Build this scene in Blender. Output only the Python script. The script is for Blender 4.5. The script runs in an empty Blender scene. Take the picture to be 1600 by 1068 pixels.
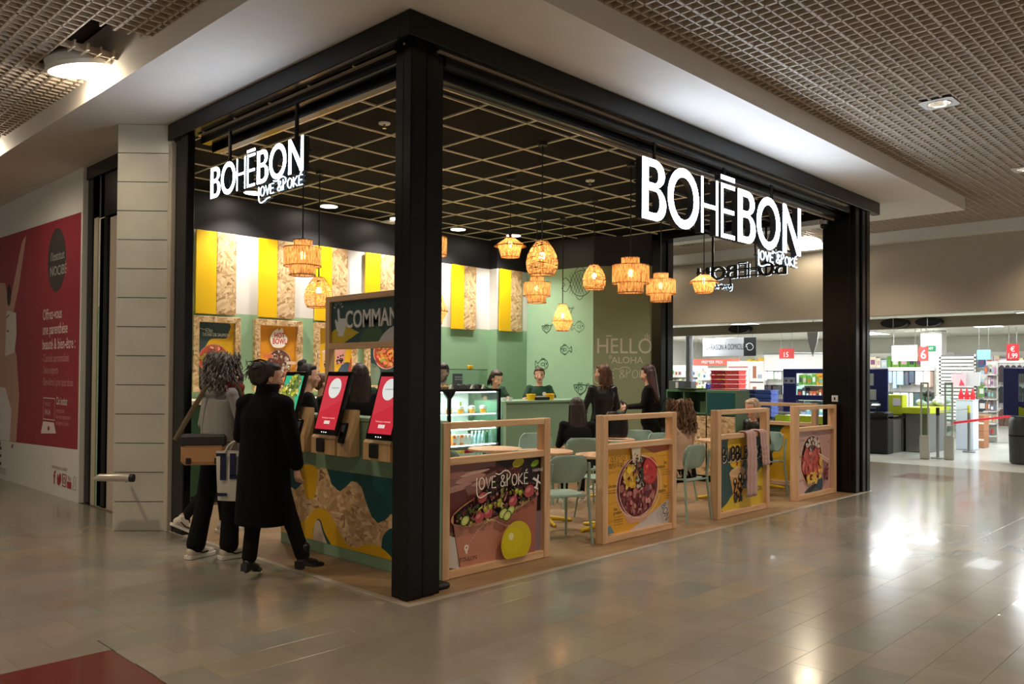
import bpy, bmesh, math, random
from math import sin, cos, pi, radians, sqrt, atan2
from mathutils import Vector, Matrix, noise
from mathutils.bvhtree import BVHTree
random.seed(7)
sc = bpy.context.scene
COL = sc.collection

# ------------------------------------------------------------------ camera, world, lights, exposure
cd = bpy.data.cameras.new('camera'); cam = bpy.data.objects.new('camera', cd); COL.objects.link(cam)
_R = Vector((0.694892, -0.719084, 0.006645)); _U = Vector((-0.017105, -0.007290, 0.999827)); _F = Vector((0.718911, 0.694885, 0.017366))
cam.matrix_world = Matrix(((_R.x, _U.x, -_F.x, -3.44070), (_R.y, _U.y, -_F.y, -4.25538), (_R.z, _U.z, -_F.z, 1.52), (0, 0, 0, 1)))
cd.sensor_width = 36.0; cd.lens = 29.00373; cd.shift_y = 0.019099; cd.clip_start = 0.05; cd.clip_end = 120
sc.camera = cam
vs = sc.view_settings; vs.view_transform = 'Standard'; vs.look = 'None'; vs.gamma = 1.0; vs.use_curve_mapping = False
sc.display_settings.display_device = 'sRGB'
vs.exposure = 0.64
w = bpy.data.worlds.new('world'); sc.world = w; w.use_nodes = True
w.node_tree.nodes['Background'].inputs[0].default_value = (1.0, 0.90, 0.79, 1); w.node_tree.nodes['Background'].inputs[1].default_value = 0.24

def lamp(name, kind, loc, energy, color=(1, 1, 1), size=0.1, spot=None, blend=0.6, aim=(0, 0, -1), shape=None, sy=None):
    l = bpy.data.lights.new(name, kind); l.energy = energy; l.color = color
    if kind == 'SPOT': l.spot_size = radians(spot); l.spot_blend = blend; l.shadow_soft_size = size
    elif kind == 'AREA':
        l.size = size
        if sy: l.shape = 'RECTANGLE'; l.size_y = sy
        elif shape: l.shape = shape
    else: l.shadow_soft_size = size
    o = bpy.data.objects.new(name, l); COL.objects.link(o); o.location = loc
    o.rotation_euler = Vector(aim).to_track_quat('-Z', 'Y').to_euler()
    return o
WARM = (1.0, 0.80, 0.58); NEUT = (1.0, 0.93, 0.84); COOL = (0.93, 0.97, 1.0); BULB = (1.0, 0.72, 0.44)
# mall downlights and added corridor spots in the egg-crate ceiling (two fixtures are in view)
MALL_DL = [(4.95, -1.75), (8.3, -1.75), (1.6, -1.75), (11.2, -1.75), (10.6, 1.2), (10.6, 4.6), (10.6, -4.6), (4.95, -5.1), (1.6, -5.1), (8.3, -5.1), (-2.2, -1.75), (-2.6, 2.2), (-2.6, 5.6), (-2.2, -5.1), (-5.8, 2.2), (-5.8, -2.2)]  # corridor spots beyond the shop are added to brighten the bulkhead
for x, y in MALL_DL:
    lamp('mall_downlight_or_fill', 'SPOT', (x, y, 4.10), 120, WARM, 0.09, 125, 0.9)
# cove lamps beside the left soffit and beyond the shop
COVES = [(-0.97, 3.25), (-0.97, 6.6), (11.58, 2.55), (11.58, 6.4)]
for x, y in COVES:
    lamp('cove_lamp_light', 'POINT', (x + .03, y, 4.02), 14, (1, .88, .70), 0.06)
# shop downlights
SHOP_DL = [(1.68, 5.2), (2.78, 5.2), (3.95, 5.2), (5.12, 5.2), (6.1, 4.95)]
for x, y in SHOP_DL:
    lamp('shop_downlight_or_fill', 'SPOT', (x, y, 3.76), 120, NEUT, 0.07, 120, 0.7)
SHOP_FILL = [(2.2, 3.0), (4.6, 3.0), (1.4, 1.3), (5.0, 1.0), (6.5, 2.0)]  # added general spots without fixtures, to brighten the shop
for x, y in SHOP_FILL:
    lamp('shop_downlight_or_fill', 'SPOT', (x, y, 3.76), 90, NEUT, 0.07, 120, 0.8)
# supermarket fluorescent panels
for x in (14.6, 17.2, 19.8):
    for y in (-4, -0.5, 3, 6.5, 10):
        lamp('supermarket_panel_light', 'AREA', (x, y, 2.70), 46, COOL, 1.2, sy=0.6)

# ------------------------------------------------------------------ helpers
def lin(c):
    c = c / 255.0
    return c / 12.92 if c <= 0.04045 else ((c + 0.055) / 1.055) ** 2.4
def rgb(r, g, b): return (lin(r), lin(g), lin(b), 1.0)

def wm(o):
    if o is None: return Matrix()
    m = Matrix.Translation(o.location) @ o.rotation_euler.to_matrix().to_4x4()
    return (wm(o.parent) @ m) if o.parent else m

class MB:
    """collects geometry for ONE mesh object"""
    def __init__(s): s.v = []; s.f = []; s.m = []; s.c = []
    def add(s, vs, fs, mi=0, col=None, M=None):
        n = len(s.v)
        s.v += [tuple(M @ Vector(p)) for p in vs] if M else [tuple(p) for p in vs]
        for f in fs: s.f.append([n + i for i in f]); s.m.append(mi); s.c.append(col)
        return s
    def box(s, x0, x1, y0, y1, z0, z1, ch=0.0, mi=0, M=None, col=None):
        if x1 < x0: x0, x1 = x1, x0
        if y1 < y0: y0, y1 = y1, y0
        if z1 < z0: z0, z1 = z1, z0
        if ch <= 0:
            vs = [(x, y, z) for x in (x0, x1) for y in (y0, y1) for z in (z0, z1)]
            return s.add(vs, [(0, 1, 3, 2), (4, 6, 7, 5), (0, 4, 5, 1), (2, 3, 7, 6), (0, 2, 6, 4), (1, 5, 7, 3)], mi, col, M)
        ch = min(ch, (x1 - x0) * .45, (y1 - y0) * .45, (z1 - z0) * .45)
        vs = []; ix = {}
        for i, x in enumerate((x0, x1)):
            for j, y in enumerate((y0, y1)):
                for k, z in enumerate((z0, z1)):
                    sx, sy, sz = (ch, -ch)[i], (ch, -ch)[j], (ch, -ch)[k]
                    for a in range(3):
                        ix[(i, j, k, a)] = len(vs)
                        vs.append((x + (sx if a != 0 else 0), y + (sy if a != 1 else 0), z + (sz if a != 2 else 0)))
        fs = []
        for i in (0, 1):
            q = [ix[(i, j, k, 0)] for j, k in ((0, 0), (1, 0), (1, 1), (0, 1))]; fs.append(q if i else q[::-1])
            q = [ix[(j, i, k, 1)] for j, k in ((0, 0), (1, 0), (1, 1), (0, 1))]; fs.append(q[::-1] if i else q)
            q = [ix[(j, k, i, 2)] for j, k in ((0, 0), (1, 0), (1, 1), (0, 1))]; fs.append(q if i else q[::-1])
        for a in (0, 1):
            for b in (0, 1):
                fs.append([ix[(0, a, b, 1)], ix[(1, a, b, 1)], ix[(1, a, b, 2)], ix[(0, a, b, 2)]])
                fs.append([ix[(a, 0, b, 0)], ix[(a, 1, b, 0)], ix[(a, 1, b, 2)], ix[(a, 0, b, 2)]])
                fs.append([ix[(a, b, 0, 0)], ix[(a, b, 1, 0)], ix[(a, b, 1, 1)], ix[(a, b, 0, 1)]])
        for i in (0, 1):
            for j in (0, 1):
                for k in (0, 1): fs.append([ix[(i, j, k, a)] for a in range(3)])
        return s.add(vs, fs, mi, col, M)
    def cbox(s, c, d, ch=0.0, M=None, mi=0, col=None):
        return s.box(c[0] - d[0] / 2, c[0] + d[0] / 2, c[1] - d[1] / 2, c[1] + d[1] / 2, c[2] - d[2] / 2, c[2] + d[2] / 2, ch, mi, M, col)
    def lathe(s, prof, n=24, c=(0, 0, 0), cap0=True, cap1=True, M=None, mi=0, col=None, sx=1, sy=1):
        vs = []; fs = []
        for r, z in prof:
            for i in range(n):
                a = 2 * pi * i / n; vs.append((c[0] + r * cos(a) * sx, c[1] + r * sin(a) * sy, c[2] + z))
        for k in range(len(prof) - 1):
            for i in range(n):
                j = (i + 1) % n; fs.append((k * n + i, k * n + j, (k + 1) * n + j, (k + 1) * n + i))
        if cap0: fs.append(tuple(range(n))[::-1])
        if cap1: fs.append(tuple((len(prof) - 1) * n + i for i in range(n)))
        return s.add(vs, fs, mi, col, M)
    def tube(s, pts, r, n=8, closed=False, mi=0, col=None, M=None, cap=True, flat=1.0):
        P = [Vector(p) for p in pts]; N = len(P)
        rr = r if isinstance(r, (list, tuple)) else [r] * N
        T = []
        for i in range(N):
            a = P[(i - 1) % N] if (closed or i > 0) else P[i]; b = P[(i + 1) % N] if (closed or i < N - 1) else P[i]
            d = (b - a); T.append(d.normalized() if d.length > 1e-9 else Vector((0, 0, 1)))
        u = T[0].orthogonal().normalized(); vs = []; fs = []
        for i in range(N):
            u = u - T[i] * u.dot(T[i])
            u = u.normalized() if u.length > 1e-6 else T[i].orthogonal().normalized()
            v = T[i].cross(u)
            for k in range(n):
                a = 2 * pi * k / n; vs.append(P[i] + (u * cos(a) + v * sin(a) * flat) * rr[i])
        M_ = N if closed else N - 1
        for i in range(M_):
            j = (i + 1) % N
            for k in range(n):
                l = (k + 1) % n; fs.append((i * n + k, i * n + l, j * n + l, j * n + k))
        if cap and not closed: fs.append(tuple(range(n))[::-1]); fs.append(tuple((N - 1) * n + k for k in range(n)))
        return s.add(vs, fs, mi, col, M)
    def cyl(s, p0, p1, r0, r1=None, n=14, mi=0, col=None, M=None):
        return s.tube([p0, p1], [r0, r0 if r1 is None else r1], n, mi=mi, col=col, M=M)
    def prism(s, poly, z0, z1, M=None, mi=0, col=None):
        n = len(poly); vs = [(x, y, z0) for x, y in poly] + [(x, y, z1) for x, y in poly]
        fs = [tuple(range(n))[::-1], tuple(range(n, 2 * n))] + [(i, (i + 1) % n, n + (i + 1) % n, n + i) for i in range(n)]
        return s.add(vs, fs, mi, col, M)
    def ell(s, c, r, M=None, n=14, k=8, mi=0, col=None):
        if not isinstance(r, (tuple, list)): r = (r, r, r)
        vs = [(0, 0, -1)]; fs = []
        for j in range(1, k):
            t = -pi / 2 + pi * j / k
            for i in range(n): a = 2 * pi * i / n; vs.append((cos(t) * cos(a), cos(t) * sin(a), sin(t)))
        vs.append((0, 0, 1)); top = len(vs) - 1
        for i in range(n): fs.append((0, 1 + (i + 1) % n, 1 + i)); fs.append((top, 1 + (k - 2) * n + i, 1 + (k - 2) * n + (i + 1) % n))
        for j in range(k - 2):
            for i in range(n):
                l = (i + 1) % n; a = 1 + j * n; fs.append((a + i, a + l, a + n + l, a + n + i))
        R = M.to_3x3() if M else Matrix.Identity(3); C = Vector(c)
        vs = [C + R @ Vector((p[0] * r[0], p[1] * r[1], p[2] * r[2])) for p in vs]
        return s.add(vs, fs, mi, col)
    def sheet(s, fn, nu, nv, closed_u=False, mi=0, col=None, M=None):
        vs = [fn(i / nu, j / nv) for j in range(nv + 1) for i in range(nu if closed_u else nu + 1)]
        w_ = nu if closed_u else nu + 1; fs = []
        for j in range(nv):
            for i in range(nu):
                l = (i + 1) % w_; fs.append((j * w_ + i, j * w_ + l, (j + 1) * w_ + l, (j + 1) * w_ + i))
        return s.add(vs, fs, mi, col, M)
    def mesh(s, name, mats, inv=None, smooth=None):
        me = bpy.data.meshes.new(name)
        vs = [inv @ Vector(p) for p in s.v] if inv else s.v
        me.from_pydata(vs, [], s.f)
        if not isinstance(mats, (list, tuple)): mats = [mats]
        for m in mats: me.materials.append(m)
        if len(mats) > 1: me.polygons.foreach_set('material_index', s.m)
        if any(c is not None for c in s.c):
            at = me.color_attributes.new('Col', 'FLOAT_COLOR', 'CORNER')
            buf = []
            for f, c in zip(s.f, s.c): buf += list(c or (1, 1, 1, 1)) * len(f)
            at.data.foreach_set('color', buf)
        me.validate(); me.update()
        if smooth is not None:
            me.shade_smooth(); me.set_sharp_from_angle(angle=radians(smooth))
        return me
    def build(s, name, mats, parent=None, smooth=None, world=False, loc=None):
        inv = wm(parent).inverted() if (world and parent) else None
        if loc is not None: inv = Matrix.Translation(-Vector(loc))
        o = bpy.data.objects.new(name, s.mesh(name, mats, inv, smooth)); COL.objects.link(o)
        if parent: o.parent = parent
        if loc is not None: o.location = loc
        return o

def tag(o, label=None, cat=None, group=None, kind=None):
    if label: o['label'] = label
    if cat: o['category'] = cat
    if group: o['group'] = group
    if kind: o['kind'] = kind
    return o
def thing(name, label, cat, loc=(0, 0, 0), rz=0.0, group=None):
    o = bpy.data.objects.new(name, None); COL.objects.link(o); o.empty_display_size = .1
    o.location = loc; o.rotation_euler = (0, 0, rz)
    return tag(o, label, cat, group)
def dup(root, loc, rz=None, label=None, group=None):
    r = root.copy(); COL.objects.link(r); r.location = loc
    if rz is not None: r.rotation_euler = (0, 0, rz)
    if label: r['label'] = label
    if group: r['group'] = group
    for ch in KIDS(root):
        c = ch.copy(); COL.objects.link(c); c.parent = r
        for g in KIDS(ch):
            d = g.copy(); COL.objects.link(d); d.parent = c
    return r
def KIDS(o): return [x for x in COL.objects if x.parent is o]
def copy_part(o, loc, parent=None):
    c = o.copy(); COL.objects.link(c); c.location = loc
    if parent: c.parent = parent
    return c
RZ = lambda a: Matrix.Rotation(a, 4, 'Z')
RX = lambda a: Matrix.Rotation(a, 4, 'X')
RY = lambda a: Matrix.Rotation(a, 4, 'Y')
TR = lambda *p: Matrix.Translation(Vector(p[0] if len(p) == 1 else p))

def spline(pts, n=8, closed=True):
    N = len(pts); out = []
    P = [Vector((*p, 0)[:3]) if len(p) == 2 else Vector(p) for p in pts]
    for i in range(N if closed else N - 1):
        p0 = P[(i - 1) % N] if closed or i > 0 else P[i]; p1 = P[i]; p2 = P[(i + 1) % N]; p3 = P[(i + 2) % N] if closed or i + 2 < N else p2
        for k in range(n):
            t = k / n
            out.append(0.5 * ((2 * p1) + (p2 - p0) * t + (2 * p0 - 5 * p1 + 4 * p2 - p3) * t * t + (3 * p1 - p0 - 3 * p2 + p3) * t ** 3))
    if not closed: out.append(P[-1])
    if len(pts[0]) == 2: return [(p.x, p.y) for p in out]
    return out

_tc = {}
def curve_mesh(cu):
    o = bpy.data.objects.new('tmp_outline', cu); COL.objects.link(o)
    dg = bpy.context.evaluated_depsgraph_get(); dg.update()
    me = bpy.data.meshes.new_from_object(o.evaluated_get(dg))
    r = ([tuple(v.co) for v in me.vertices], [tuple(p.vertices) for p in me.polygons])
    bpy.data.objects.remove(o); bpy.data.meshes.remove(me); bpy.data.curves.remove(cu)
    return r
def text_geo(s, ext=0.0, bold=0.0):
    """flat outline of a word at cap height ~0.7, baseline 0, starting at x=0"""
    k = (s, ext, bold)
    if k not in _tc:
        cu = bpy.data.curves.new('word', 'FONT'); cu.body = s; cu.extrude = ext; cu.offset = bold; cu.resolution_u = 3; cu.fill_mode = 'BOTH' if ext else 'FRONT'
        _tc[k] = curve_mesh(cu)
    return _tc[k]
def outline_geo(polys, depth):
    cu = bpy.data.curves.new('outline', 'CURVE'); cu.dimensions = '2D'; cu.fill_mode = 'BOTH'; cu.extrude = depth / 2
    for p in polys:
        sp = cu.splines.new('POLY'); sp.points.add(len(p) - 1)
        for q, (x, y) in zip(sp.points, p): q.co = (x, y, 0, 1)
        sp.use_cyclic_u = True
    return curve_mesh(cu)

class Print:
    """flat printing on a board: origin O (lower left), U right, V up; every added shape lies a hair above the one before"""
    def __init__(s, O, U, V, mb=None, lift=.0004):
        s.O = Vector(O); s.U = Vector(U).normalized(); s.V = Vector(V).normalized(); s.N = s.U.cross(s.V); s.mb = mb or MB(); s.k = 0; s.b = lift; s.cl = None
    def P(s, x, y):
        if s.cl: x = min(max(x, 0), s.cl[0]); y = min(max(y, 0), s.cl[1])
        return s.O + s.U * x + s.V * y + s.N * (s.b + s.k * 0.00012)
    def poly(s, pts, c):
        s.k += 1; s.mb.add([s.P(x, y) for x, y in pts], [tuple(range(len(pts)))], 0, rgb(*c)); return s
    def rect(s, x0, y0, x1, y1, c): return s.poly([(x0, y0), (x1, y0), (x1, y1), (x0, y1)], c)
    def ell(s, x, y, rx, ry, c, rot=0, n=28, a0=0, a1=2 * pi):
        p = []
        full = abs(a1 - a0 - 2 * pi) < 1e-6
        for i in range(n if full else n + 1):
            a = a0 + (a1 - a0) * i / n; u, v = rx * cos(a), ry * sin(a); p.append((x + u * cos(rot) - v * sin(rot), y + u * sin(rot) + v * cos(rot)))
        return s.poly(p, c)
    def blob(s, pts, c, n=6): return s.poly(spline(pts, n), c)
    def stroke(s, pts, wd, c, closed=False):
        s.k += 1; N = len(pts); L = []; Rr = []
        for i in range(N):
            a = pts[(i - 1) % N] if closed or i > 0 else pts[i]; b = pts[(i + 1) % N] if closed or i < N - 1 else pts[i]
            dx, dy = b[0] - a[0], b[1] - a[1]; d = sqrt(dx * dx + dy * dy) or 1; nx, ny = -dy / d * wd / 2, dx / d * wd / 2
            L.append((pts[i][0] + nx, pts[i][1] + ny)); Rr.append((pts[i][0] - nx, pts[i][1] - ny))
        vs = [s.P(*p) for p in L] + [s.P(*p) for p in Rr]
        fs = [(i, (i + 1) % N, N + (i + 1) % N, N + i) for i in range(N if closed else N - 1)]
        s.mb.add(vs, fs, 0, rgb(*c)); return s
    def text(s, t, x, y, h, c, sx=1.0, bold=0.0, rot=0.0, center=False):
        s.k += 1; vs, fs = text_geo(t, 0.0, bold); k = h / 0.70
        if not vs: return s
        off = -max(v[0] for v in vs) / 2 if center else 0
        pts = []
        for v in vs:
            a, b = (v[0] + off) * k * sx, v[1] * k; pts.append(s.P(x + a * cos(rot) - b * sin(rot), y + a * sin(rot) + b * cos(rot)))
        s.mb.add(pts, fs, 0, rgb(*c)); return s
    def hand(s, t, x, y, h, c, wd, sx=1.0, seed=0):
        """hand-drawn capitals from single strokes"""
        for st in hand_strokes(t, sx): s.stroke([(x + p[0] * h, y + p[1] * h) for p in st], wd, c)
        return s
    def done(s, name, parent=None, world=True, mat=None): return s.mb.build(name, mat or M_PRINT, parent, world=world)

_HS = {
 'A': [[(0, 0), (.3, 1), (.6, 0)], [(.12, .36), (.48, .36)]], 'B': [[(0, 0), (0, 1), (.35, .97), (.46, .8), (.35, .56), (0, .53)], [(.3, .54), (.5, .4), (.48, .14), (.3, .01), (0, 0)]],
 'C': [[(.5, .85), (.3, 1), (.08, .8), (0, .5), (.08, .18), (.3, 0), (.5, .15)]], 'D': [[(0, 0), (0, 1), (.3, .95), (.5, .7), (.5, .3), (.3, .04), (0, 0)]],
 'E': [[(.44, 1), (0, 1), (0, 0), (.46, 0)], [(0, .52), (.36, .52)]], 'F': [[(.44, 1), (0, 1), (0, 0)], [(0, .52), (.36, .52)]], 'G': [[(.5, .85), (.3, 1), (.05, .75), (0, .4), (.2, 0), (.5, .1), (.5, .45), (.3, .45)]],
 'H': [[(0, 0), (0, 1)], [(.5, 0), (.5, 1)], [(0, .52), (.5, .52)]], 'I': [[(0, 0), (0, 1)]], 'K': [[(0, 0), (0, 1)], [(.46, 1), (.02, .48), (.5, 0)]], 'L': [[(0, 1), (0, 0), (.42, 0)]],
 'M': [[(0, 0), (.06, 1), (.33, .35), (.6, 1), (.66, 0)]], 'N': [[(0, 0), (0, 1), (.48, 0), (.48, 1)]], 'O': [[(.28, 1), (.08, .85), (0, .5), (.08, .15), (.28, 0), (.48, .15), (.56, .5), (.48, .85), (.28, 1)]],
 'P': [[(0, 0), (0, 1), (.34, .98), (.48, .78), (.34, .52), (0, .48)]], 'Q': [[(.28, 1), (.05, .8), (0, .5), (.08, .15), (.28, 0), (.48, .15), (.56, .5), (.48, .85), (.28, 1)], [(.36, .2), (.6, -.08)]],
 'R': [[(0, 0), (0, 1), (.34, .98), (.46, .78), (.34, .54), (0, .5)], [(.24, .52), (.5, 0)]], 'S': [[(.46, .88), (.24, 1), (.03, .8), (.2, .55), (.42, .42), (.46, .18), (.24, 0), (0, .12)]], 'T': [[(0, 1), (.56, 1)], [(.28, 1), (.28, 0)]],
 'U': [[(0, 1), (0, .25), (.14, .02), (.34, .02), (.48, .25), (.48, 1)]], 'V': [[(0, 1), (.26, 0), (.52, 1)]], 'W': [[(0, 1), (.17, 0), (.36, .7), (.55, 0), (.72, 1)]], 'X': [[(0, 0), (.5, 1)], [(0, 1), (.5, 0)]],
 'Y': [[(0, 1), (.26, .5), (.52, 1)], [(.26, .5), (.26, 0)]], '&': [[(.6, 0), (.14, .72), (.2, .97), (.38, .95), (.4, .75), (.08, .36), (.06, .1), (.24, 0), (.44, .12), (.58, .42)]],
 "'": [[(.03, 1), (0, .8)]], '-': [[(0, .5), (.3, .5)]], '.': [[(0, 0), (.03, .04)]], '*': [[(0, .8), (.2, .95)], [(.1, 1), (.1, .75)], [(.2, .8), (0, .95)]], ':': [[(0, .2), (.03, .25)], [(0, .7), (.03, .75)]]}
_HS['É'] = _HS['E'] + [[(.14, 1.14), (.34, 1.32)]]; _HS['Ê'] = _HS['E'] + [[(.06, 1.14), (.22, 1.32), (.38, 1.14)]]; _HS['Ï'] = [[(.1, 0), (.1, 1)], [(0, 1.15), (.03, 1.2)], [(.18, 1.15), (.21, 1.2)]]
def hand_strokes(t, sx=1.0, gap=.17):
    out = []; x = 0
    for ch in t:
        if ch == ' ': x += .36; continue
        st = _HS[ch]; wch = max(p[0] for q in st for p in q)
        for q in st:
            q2 = spline([(p[0], p[1]) for p in q], 4, False) if ch in 'BCDGOPQRSU&' else q
            out.append([((x + p[0]) * sx, p[1]) for p in q2])
        x += wch + gap
    return out
def love_poke(gapx=1.0):
    """strokes of the hand-lettered words with the long tail under the L and the flourish over the P; height 1 per capital"""
    S = []; x = 0
    def put(ch, x, dy=0, k=1.0):
        for q in _HS[ch]:
            q2 = spline(q, 4, False) if ch in 'OPK&' and len(q) > 3 else q
            S.append([(x + p[0] * k, p[1] * k + dy) for p in q2])
    S.append(spline([(0, 1.05), (-.02, .3), (.06, -.45), (.35, -.72), (.8, -.62), (1.2, -.42), (1.6, -.38)], 6, False))
    put('O', .25); put('V', .98); put('E', 1.66); put('&', 2.6, .02)
    S.append(spline([(2.05, 1.25), (2.5, 1.12), (3.0, 1.38), (3.45, 1.35), (3.72, 1.05), (3.62, .72), (3.3, .5)], 6, False)); S.append([(3.36, 0), (3.36, 1.1)])
    put('O', 3.95); put('K', 4.7); put('É', 5.4)
    return S

# ------------------------------------------------------------------ materials
def new_mat(name):
    m = bpy.data.materials.new(name); m.use_nodes = True; nt = m.node_tree
    return m, nt, nt.nodes['Principled BSDF']
def N(nt, t, **kw):
    n = nt.nodes.new(t)
    for k, v in kw.items():
        if k.startswith('i_'): n.inputs[int(k[2:]) if k[2:].isdigit() else k[2:].replace('_', ' ')].default_value = v
        else: setattr(n, k, v)
    return n
def ramp(nt, fac, stops, interp='LINEAR'):
    r = nt.nodes.new('ShaderNodeValToRGB'); r.color_ramp.interpolation = interp; e = r.color_ramp.elements
    while len(e) < len(stops): e.new(0.5)
    for k, (p, c) in zip(e, stops): k.position = p; k.color = c
    nt.links.new(fac, r.inputs[0]); return r.outputs[0]
def coords(nt, scale=(1, 1, 1), rot=(0, 0, 0), src='Object'):
    t = N(nt, 'ShaderNodeTexCoord'); mp = N(nt, 'ShaderNodeMapping'); mp.inputs['Scale'].default_value = scale; mp.inputs['Rotation'].default_value = rot
    nt.links.new(t.outputs[src], mp.inputs[0]); return mp.outputs[0]
def mat(name, c, rough=.5, metal=0.0, var=0.0, vscale=6.0, bump=0.0, bscale=80.0, coat=0.0, spec=.5, emit=0.0, ecol=None, sheen=0.0, alpha=1.0, stretch=(1, 1, 1)):
    m, nt, b = new_mat(name); L = nt.links
    col = rgb(*c); b.inputs['Base Color'].default_value = col; b.inputs['Roughness'].default_value = rough; b.inputs['Metallic'].default_value = metal
    b.inputs['Specular IOR Level'].default_value = spec; b.inputs['Coat Weight'].default_value = coat; b.inputs['Coat Roughness'].default_value = .12; b.inputs['Sheen Weight'].default_value = sheen
    if emit: b.inputs['Emission Color'].default_value = rgb(*ecol) if ecol else col; b.inputs['Emission Strength'].default_value = emit
    b.inputs['Alpha'].default_value = alpha
    if var:
        n = N(nt, 'ShaderNodeTexNoise'); n.inputs['Scale'].default_value = vscale; n.inputs['Detail'].default_value = 5; L.new(coords(nt, stretch), n.inputs['Vector'])
        lo = tuple(x * (1 - var) for x in col[:3]) + (1,); hi = tuple(min(1, x * (1 + var)) for x in col[:3]) + (1,)
        L.new(ramp(nt, n.outputs['Fac'], [(.3, lo), (.7, hi)]), b.inputs['Base Color'])
    if bump:
        n = N(nt, 'ShaderNodeTexNoise'); n.inputs['Scale'].default_value = bscale; n.inputs['Detail'].default_value = 4; L.new(coords(nt, stretch), n.inputs['Vector'])
        bp = N(nt, 'ShaderNodeBump'); bp.inputs['Strength'].default_value = bump; bp.inputs['Distance'].default_value = .01; L.new(n.outputs['Fac'], bp.inputs['Height']); L.new(bp.outputs[0], b.inputs['Normal'])
    return m
def vcol_mat(name, rough=.45, spec=.4, emit=0.0, coat=0.0, var=0.0, vscale=4.0, bump=0.0):
    m, nt, b = new_mat(name); L = nt.links
    a = N(nt, 'ShaderNodeVertexColor'); a.layer_name = 'Col'; out = a.outputs['Color']
    if var:
        n = N(nt, 'ShaderNodeTexNoise'); n.inputs['Scale'].default_value = vscale; n.inputs['Detail'].default_value = 6; n.inputs['Distortion'].default_value = .8; gp = N(nt, 'ShaderNodeNewGeometry'); L.new(gp.outputs['Position'], n.inputs['Vector'])
        x = N(nt, 'ShaderNodeMix', data_type='RGBA', blend_type='MULTIPLY'); x.inputs[0].default_value = 1.0
        L.new(out, x.inputs[6]); L.new(ramp(nt, n.outputs['Fac'], [(.3, (1 - var, 1 - var, 1 - var, 1)), (.7, (1 + var * .4, 1 + var * .4, 1 + var * .4, 1))]), x.inputs[7]); out = x.outputs[2]
    L.new(out, b.inputs['Base Color']); b.inputs['Roughness'].default_value = rough; b.inputs['Specular IOR Level'].default_value = spec; b.inputs['Coat Weight'].default_value = coat
    if emit: L.new(out, b.inputs['Emission Color']); b.inputs['Emission Strength'].default_value = emit
    return m
def wood_mat(name, c0, c1, axis=0, rough=.5, sc_=9.0):
    m, nt, b = new_mat(name); L = nt.links
    s = [26, 26, 26]; s[axis] = 1.6
    n = N(nt, 'ShaderNodeTexNoise'); n.inputs['Scale'].default_value = sc_ / 9.0; n.inputs['Detail'].default_value = 6; n.inputs['Distortion'].default_value = .5; L.new(coords(nt, s), n.inputs['Vector'])
    n2 = N(nt, 'ShaderNodeTexNoise'); n2.inputs['Scale'].default_value = 2.2; L.new(coords(nt), n2.inputs['Vector'])
    a = N(nt, 'ShaderNodeMath', operation='ADD'); mu = N(nt, 'ShaderNodeMath', operation='MULTIPLY'); mu.inputs[1].default_value = .45
    L.new(n2.outputs['Fac'], mu.inputs[0]); L.new(n.outputs['Fac'], a.inputs[0]); L.new(mu.outputs[0], a.inputs[1])
    L.new(ramp(nt, a.outputs[0], [(.42, rgb(*c0)), (.95, rgb(*c1))]), b.inputs['Base Color']); b.inputs['Roughness'].default_value = rough
    return m
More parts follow.
